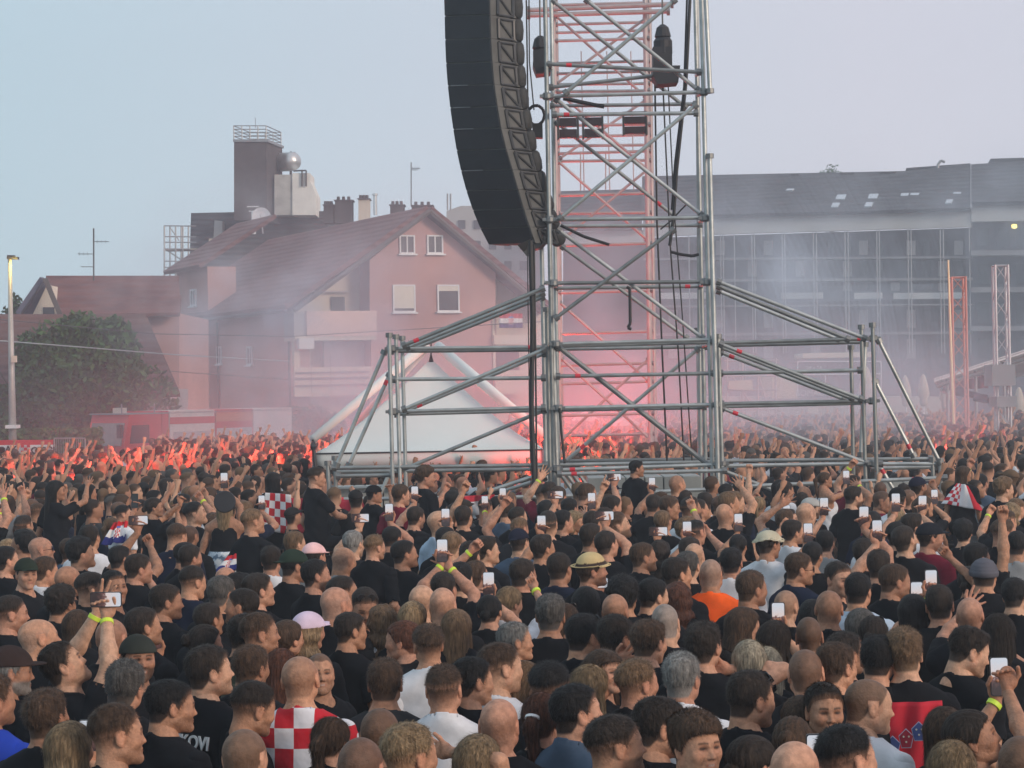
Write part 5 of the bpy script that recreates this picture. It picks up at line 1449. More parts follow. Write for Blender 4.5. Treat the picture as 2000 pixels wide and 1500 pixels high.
cable([(1224, 560), (1230, 564), (1231, 632), (1226, 640), (1233, 643)], 27.9, .022, 'short webbing strap with hook hanging in the middle of the tower', 'straps')
cable([(1095, 440), (1140, 462), (1190, 478)], 27.9, .022, 'dark bar slanting right from the tower post below the line array', 'loose bars')
cable([(1100, 192), (1160, 205), (1180, 208)], 28.3, .03, 'dark bar slanting right from the tower post at the upper left', 'loose bars')
cable([(1290, 448), (1312, 430), (1330, 410), (1345, 395)], 28.9, .012, 'thin rope tied across the tower right of its middle', 'loose bars')
cable([(1310, 492), (1330, 497), (1352, 500), (1365, 497)], 28.5, .022, 'dark cable loop held to the right standards at mid height', 'loose bars')
# motors and small monitors hanging in the tower
M_BLK = mat('black_housing', (.02, .02, .025), .6, var=.2)
def motor(x, y0, y1, D_, w_, label):
    a, c = W(x, y0, D_), W(x, y1, D_); t = thing('hoist_motor', label, 'hoist', (a.x, D_, c.z), group='hoists in the scaffold tower'); H_ = a.z - c.z
    b = MB(); b.lathe((a.x, D_, a.z - .18), [(.03, .18), (.08, .14), (.11, .02), (.06, -.04)], 12); b.build('hook_block', M_BLK, t)
    b = MB(); b.tube((a.x, D_, a.z), (a.x + .01, D_, a.z + 1.2), .012, 6); b.build('chain', M_RIG, t)
    b = MB(); b.lathe((a.x, D_, c.z + H_ * .45), [(w_ * .5, 0), (w_ * .62, .06), (w_ * .62, H_ * .28), (w_ * .4, H_ * .36)], 14); b.box((a.x - w_ * .7, D_ - .12, c.z + H_ * .3), (a.x + w_ * .55, D_ + .14, c.z + H_ * .62)); b.build('motor_body', M_BLK, t)
    b = MB(); b.poly([(a.x - w_ * .75, D_ - .18, c.z + .12), (a.x - w_ * .45, D_ - .18, c.z), (a.x + w_ * .9, D_ - .18, c.z + .02), (a.x + w_ * 1.05, D_ - .18, c.z + H_ * .3), (a.x - w_ * .75, D_ - .18, c.z + H_ * .3)], (0, .4, 0)); b.build('chain_bag', M_BLK, t)
motor(1294, 48, 168, 29.0, .20, 'black chain hoist with chain bag hanging at the upper right inside the tower')
motor(1055, 70, 148, 29.0, .14, 'small black chain hoist beside the upper left tower post')
def monitor(x0, y0, x1, y1, D_, label):
    a, c = W(x0, y1, D_), W(x1, y0, D_); t = thing('floodlight', label, 'floodlight', (a.x, D_, a.z), group='floodlights in the scaffold tower'); h_ = (c.z - a.z) / 2
    for k in range(2):
        b = MB(); b.box((a.x, D_, a.z + k * h_ + .02), (c.x, D_ + .12, a.z + (k + 1) * h_ - .02)); b.build('lamp_panel', mat('maroon_black', (.05, .03, .035), .4, var=.2), t)
    b = MB(); b.box((a.x - .03, D_ - .01, a.z), (a.x - .005, D_ + .13, c.z + .03)); b.box((c.x + .005, D_ - .01, a.z), (c.x + .03, D_ + .13, c.z + .03)); b.box((a.x - .03, D_ + .02, c.z), (c.x + .03, D_ + .1, c.z + .05)); b.build('bracket', M_RIG, t)
monitor(1093, 227, 1126, 272, 29.6, 'left one of two dark floodlights side by side under the ledger')
monitor(1142, 226, 1174, 271, 29.6, 'second dark floodlight from the left under the ledger')
monitor(1221, 224, 1260, 264, 29.6, 'right floodlight under the ledger, beside the red inner tower')
b = MB(); p = W(1047, 225, 28.4); 
for k in range(10): a0 = k * .628; b.tube(p + Vector((math.cos(a0) * .11, 0, math.sin(a0) * .13)), p + Vector((math.cos(a0 + .628) * .11, 0, math.sin(a0 + .628) * .13)), .022, 6)
b.box((p.x - .05, 28.3, p.z - .3), (p.x + .08, 28.5, p.z - .12)); tag(b.build('cable_coil', M_CABLE), 'black coil of cable tied to the upper left tower post', 'cable coil')

# ------------------------------------------------------------------ the further tower, flare glow in its tube colour, seen through the first
rt = thing('far_scaffold_tower', 'further scaffold tower with tubes coloured by flare glow, seen through the nearer tower', 'scaffold', (W(1178, 900, 47).x, 47, 0))
M_RT = mat('flare_tinted_tube', (.40, .35, .345), .5, .3, var=.15)  # grey tube with some red of the flares mixed into its colour
for (p, q, d, r) in (((1080, -40), (1096, 985), 46, .05), ((1085, -40), (1100, 985), 48, .045), ((1259, -40), (1272, 985), 46, .05), ((1267, -40), (1281, 985), 48.5, .055), ((1261, -40), (1275, 985), 47, .045)):
    tb('standard', p, q, d, r=r, parent=rt, m=M_RT, tape=False)
for y in (8, 26, 46, 62, 78, 122, 142, 163, 177, 243, 266, 283, 298, 313, 380, 415, 478, 560, 570, 650, 712, 748, 810, 850, 905):
    tb('ledger', (1083 + y * .012, y + 2), (1268 + y * .012, y - (0 if y % 2 else 3)), 46 + (y % 3), r=.032, parent=rt, m=M_RT if (y < 120 or y > 230) else M_GALV, tape=False)
for (p, q) in (((1085, 30), (1262, 190)), ((1262, 35), (1085, 165)), ((1090, 180), (1264, 330)), ((1262, 195), (1092, 310)), ((1090, 315), (1266, 470)), ((1266, 330), (1095, 470)), ((1092, 590), (1268, 745)), ((1096, 700), (1272, 860)), ((1268, 700), (1096, 860))):
    tb('brace', p, q, 46.3, r=.030, parent=rt, m=M_RT, tape=False)
for (p, q) in (((1030, 20), (1315, 8)), ((1030, 30), (1308, 22))): tb('beam', p, q, 45.8, r=.05, parent=rt, m=M_RT, tape=False)
for x in (1135, 1185, 1232): tb('hanger', (x, 100), (x + 6, 372), 47, r=.012, parent=rt, m=M_RT, tape=False, clamps=False)
for (p, q) in (((1183, 370), (1183, 300)), ((1134, 372), (1134, 296))): tb('hanger', p, q, 46.5, r=.014, parent=rt, m=M_RT, tape=False, clamps=False)

# ------------------------------------------------------------------ the white tent with its inflated arms
tD = 34.0
M_TENT = mat('tent_canvas', (.66, .70, .68), .8, var=.05, scale=.8, bump=.15, bscale=3)
M_ARM = mat('arm_canvas', (.78, .76, .73), .7, var=.05)
tent = thing('marquee_tent', 'white peaked marquee tent with four white arms crossing over its peak', 'tent', (W(845, 890, tD).x, tD, 0))
ap = W(842, 708, tD + 1.75); c_fl, c_fr = W(614, 886, tD), W(1062, 878, tD); depth = 3.5
c_bl, c_br = c_fl + Vector((.3, depth, 0)), c_fr + Vector((-.1, depth, 0))
z_e = (c_fl.z + c_fr.z) / 2
def tent_roof():
    V, Q, N = [], [], 26; cs = [c_fl, c_fr, c_br, c_bl]
    rings = []
    for j in range(15):
        t = j / 14; s = t ** 1.0
        # canvas sags from the peak to the eaves
        zz = z_e + (ap.z - z_e) * (1 - t) ** 1.22
        ring = []
        for i in range(4):
            a, c = cs[i], cs[(i + 1) % 4]
            for k in range(N):
                e = a.lerp(c, k / N)
                p = Vector((ap.x, ap.y, 0)).lerp(Vector((e.x, e.y, 0)), .03 + .97 * s); 
                mid = 1 - abs(2 * k / N - 1)
                ring.append((p.x, p.y, zz - .05 * mid * math.sin(t * 3.14) + (e.z - z_e) * t))
        rings.append(ring)
    n = 4 * N; V = [v for r in rings for v in r]
    Q = [(j*n+i, j*n+(i+1) % n, (j+1)*n+(i+1) % n, (j+1)*n+i) for j in range(14) for i in range(n)]
    m_ = len(V); low_ = [(x, y, z - .24 - .02 * math.sin(i * .8)) for i, (x, y, z) in enumerate(rings[-1])]; V += low_
    Q += [(13*n+n+i, 13*n+n+(i+1) % n, m_+(i+1) % n, m_+i) for i in range(n)]
    o = npobj('roof', np.array(V), np.array(Q), None, M_TENT, tent); o.matrix_parent_inverse = Matrix.Translation(tent.location).inverted()
    md = o.modifiers.new('thick', 'SOLIDIFY'); md.thickness = .01; return o
tent_roof()
b = MB(); b.path([c_fl + Vector((0, -.02, .0)), c_fr + Vector((0, -.02, 0))], .012, 5); b.build('eave_rope', M_DARK, tent)
for c in (c_fl, c_fr, c_bl, c_br):
    b = MB(); b.tube((c.x, c.y, 0), c, .04, 8); b.build('leg', M_STEEL, tent)
top = W(842, 665, tD + 1.75)
for c in (c_fl, c_fr, c_bl, c_br):
    e = c + Vector((-.02 if c in (c_fl, c_bl) else .02, 0, .22)); e2 = top.lerp(e, .06)
    b = MB(); b.tube(e2, e, .085, 12, r2=.065); b.build('arm', M_ARM, tent, smooth=True)
    b = MB(); b.tube(e, c, .02, 6); b.build('strap', M_DARK, tent)
b = MB(); b.tube(top, ap + Vector((0, 0, .0)), .012, 6); b.lathe(ap - Vector((0, 0, .06)), [(.06, 0), (.03, .12), (.01, .2)], 8); b.build('finial', M_DARK, tent)
b = MB(); b.tube(W(612, 875, 33.9), W(622, 960, 33.9), .035, 6); b.lathe(W(612, 872, 33.9), [(.02, -.08), (.06, 0), (.02, .08)], 8); tag(b.build('tripod_mast', M_DARK), 'thin dark mast at the left corner of the white tent', 'mast')
# small structures behind the tower: stalls with white roofs, low staging
for k, (x0, x1, y, D_) in enumerate(((1120, 1175, 822, 60), (1195, 1262, 832, 62), (1418, 1455, 696, 80))):
    t = thing('market_stall', ('left one of the small stalls with pale roofs seen through the tower foot', 'right one of the small stalls with pale roofs seen through the tower foot', 'stacked staging frame with pale cloth behind the right wing')[k], 'stall', (W(x0, y, D_).x, D_, 0))
    a, c = W(x0, y, D_), W(x1, y, D_)
    b = MB(); m_ = (a + c) / 2 + Vector((0, 0, .25)); b.poly([a, c, m_], (0, 2, 0)); b.build('roof', M_TENT, t)
    b = MB()
    for p in (a, c, a + Vector((0, 2, 0)), c + Vector((0, 2, 0))): b.tube((p.x, p.y, 0), p, .03, 6)
    b.build('frame', M_STEEL, t)
# low staging with pale band at the right behind the wing
b = MB(); st = thing('far_staging', 'low pale tube staging behind the right scaffold wing', 'staging', (W(1450, 800, 72).x, 72, 0))
for X in (1420, 1450, 1480, 1515): b.tube(W(X, 900, 72), W(X, 700, 72), .04, 5)
for Y in (705, 735, 762, 800, 846, 880): b.tube(W(1415, Y, 72), W(1520, Y - 1, 72), .035, 5)
b.tube(W(1478, 720, 72), W(1512, 840, 72), .03, 5); b.tube(W(1420, 720, 72), W(1475, 800, 72), .03, 5); b.build('tubes', mat('pale_tube', (.45, .42, .42), .5, .3, var=.1), st)
b = MB(); b.poly([W(1420, 888, 71.8), W(1522, 886, 71.8), W(1522, 878, 71.8), W(1420, 880, 71.8)], (0, 1, 0)); b.poly([W(1424, 760, 71.8), W(1470, 762, 71.8), W(1470, 742, 71.8), W(1424, 744, 71.8)], (0, .5, 0)); b.build('boards', M_CREAM, st)
# red and white flag sheet hung along the foot of the scaffold
f1 = cloth('flag', [W(490, 1042, 26.9), W(735, 1042, 26.9), W(735, 978, 26.9), W(486, 970, 26.9)], mat('red_flag_cloth', (.42, .02, .05), .85, var=.12), wave=.05, wf=4)
tag(f1, 'long red flag cloth stretched below the left scaffold wing', 'flag')
f2 = cloth('flag', [W(905, 1010, 27.0), W(968, 1000, 27.0), W(966, 966, 27.0), W(880, 970, 27.0)], two_tone('red_white_flag', (.50, .02, .04), (.70, .70, .70), .68), wave=.05, wf=2.5, ph=1)
tag(f2, 'white and red flag held up below the white tent, right of centre', 'flag')

# ------------------------------------------------------------------ burning flares
M_FLAME = mat('flare_fire', (1, .3, .1), .5, var=0, emit=(1.0, .05, .02), estr=5)
M_CORE = mat('flare_core', (1, .6, .3), .5, var=0, emit=(1.0, .30, .10), estr=9)
def flare(x, y, D_, size, power, label, radius=.15):
    y += 12; size *= .62
    p = W(x, y, D_); t = thing('hand_flare', label, 'flare', tuple(p), group='burning red flares')
    b = MB(); b.tube(p - Vector((0, 0, .22)), p - Vector((0, 0, .02)), .016, 8); b.build('stick', M_RDRAPE, t)
    b = MB(); r = random.Random(int(x)); s = size
    b.lathe(p, [(.02 * s, -.02), (.06 * s, .05 * s), (.07 * s, .12 * s), (.03 * s, .22 * s), (.004, .34 * s)], 9)
    for k in range(5): q = p + Vector((r.uniform(-.08, .08) * s, r.uniform(-.05, .05), r.uniform(.0, .2) * s)); b.lathe(q, [(.01, -.03 * s), (.035 * s, .03 * s), (.01, .12 * s), (.002, .18 * s)], 6)
    b.build('flame', M_FLAME, t)
    b = MB(); b.lathe(p + Vector((0, -.02, .0)), [(.01, -.02), (.035 * s, .04 * s), (.02 * s, .10 * s), (.003, .16 * s)], 8); b.build('flame_core', M_CORE, t)
    ld = bpy.data.lights.new('flare_light', 'POINT'); ld.energy = power * (.95 if D_ < 38 or 1080 < x < 1200 else (.8 if 700 < x < 1000 else .85)); ld.color = (1.0, .055, .04); ld.shadow_soft_size = radius
    lo = bpy.data.objects.new('flare_light', ld); COL.objects.link(lo); lo.parent = t; lo.location = (0, 0, .2)
    return t
FLARES = [(745, 893, 40, 1.9, 620, 'largest burning red flare under the left half of the tent'), (884, 902, 43, 1.0, 420, 'burning red flare under the middle of the tent'),
          (990, 893, 41, 1.5, 600, 'burning red flare under the right half of the tent'), (1098, 958, 33, 1.5, 160, 'red flare glowing low beside the left tower posts'),
          (1186, 868, 52, 1.6, 420, 'red flare seen through the foot of the scaffold tower'), (1110, 880, 49, 1.2, 700, 'red flare behind the left post of the scaffold tower'),
          (540, 905, 41, 1.2, 300, 'red flare left of the tent, near the dark haired flag wearer'), (30, 935, 40, 1.0, 240, 'red flare at the far left edge of the crowd'),
          (118, 915, 43, .9, 240, 'red flare in the crowd below the fence left of the fire engine'), (252, 940, 39, 1.0, 260, 'red flare in the crowd below the cab of the fire engine'),
          (335, 905, 44, .9, 260, 'red flare in the crowd below the middle of the fire engine'), (430, 925, 41, 1.0, 300, 'red flare in the crowd below the rear of the fire engine'),
          (1266, 885, 55, .8, 200, 'small red flare right of the one in the tower foot'), (1905, 880, 44, .9, 200, 'red flare between the feet of the truss masts'),
          (660, 910, 45, 1.0, 260, 'red flare behind the left corner of the tent'), (182, 955, 36, .8, 140, 'low red flare between the two girls raised over the crowd')]
for x, y, D_, s_, pw, lab in FLARES: flare(x, y, D_, s_, pw, lab)
# two small yellow lamps behind the right wing
for x, lab in ((1494, 'left one of two small yellow lights behind the right scaffold wing'), (1596, 'right one of two small yellow lights behind the right scaffold wing')):
    p = W(x, 892, 60); b = MB(); b.box((p.x - .11, 59.9, p.z - .04), (p.x + .08, 60, p.z + .05)); b.box((p.x - .16, 59.92, p.z - .06), (p.x - .08, 60.05, p.z + .0))
    b.tube((p.x, 60.02, 0), p, .03, 6, 1); tag(b.build('marker_lamp', [mat('yellow_lamp', (.9, .8, .1), .4, var=0, emit=(1, .8, .05), estr=1.6), M_DARK]), lab, 'lamp', 'small yellow marker lamps')
# ------------------------------------------------------------------ the crowd
HAIRC = dict(k=(.010, .009, .009), d=(.024, .017, .013), b=(.058, .034, .021), l=(.13, .080, .045), y=(.21, .145, .082), p=(.36, .31, .23), g=(.17, .165, .155), r=(.085, .032, .018), s=(.07, .065, .06))
HAIRN = dict(k='black hair', d='dark hair', b='brown hair', l='light brown hair', y='blond hair', p='pale blond hair', g='grey hair', r='auburn hair', s='greying hair')
SHC = dict(K=(.008, .009, .012), C=(.028, .029, .033), W=(.66, .68, .72), N=(.012, .018, .04), B=(.02, .055, .40), O=(.95, .13, .02), M=(.17, .012, .03), G=(.27, .28, .29), E=(.07, .105, .16), T=(.10, .10, .06), L=(.40, .50, .62))
SHN = dict(K='black', C='charcoal', W='white', N='navy', B='royal blue', O='orange', M='maroon', G='grey', E='steel blue', T='camouflage', L='pale blue')
SKINS = [(.50, .265, .165), (.43, .225, .138), (.55, .32, .21), (.37, .19, .118), (.52, .28, .185), (.46, .235, .155)]
FEMS = {'long', 'wavy', 'bob', 'pony', 'bun', 'tied'}
STN = dict(bald='bald', buzz='buzz cut', shaved='shaved head', fade='faded haircut', flat='flat topped haircut', short='short', crop='tousled', curly='curly', long='long straight', bob='bobbed', wavy='long wavy', pony='ponytail,', bun='bun,', tied='tied back,', fringe='fringed', cap='cap', cap_back='backward cap', beanie='beanie', bucket='bucket hat', straw='straw hat', brim='round hat')
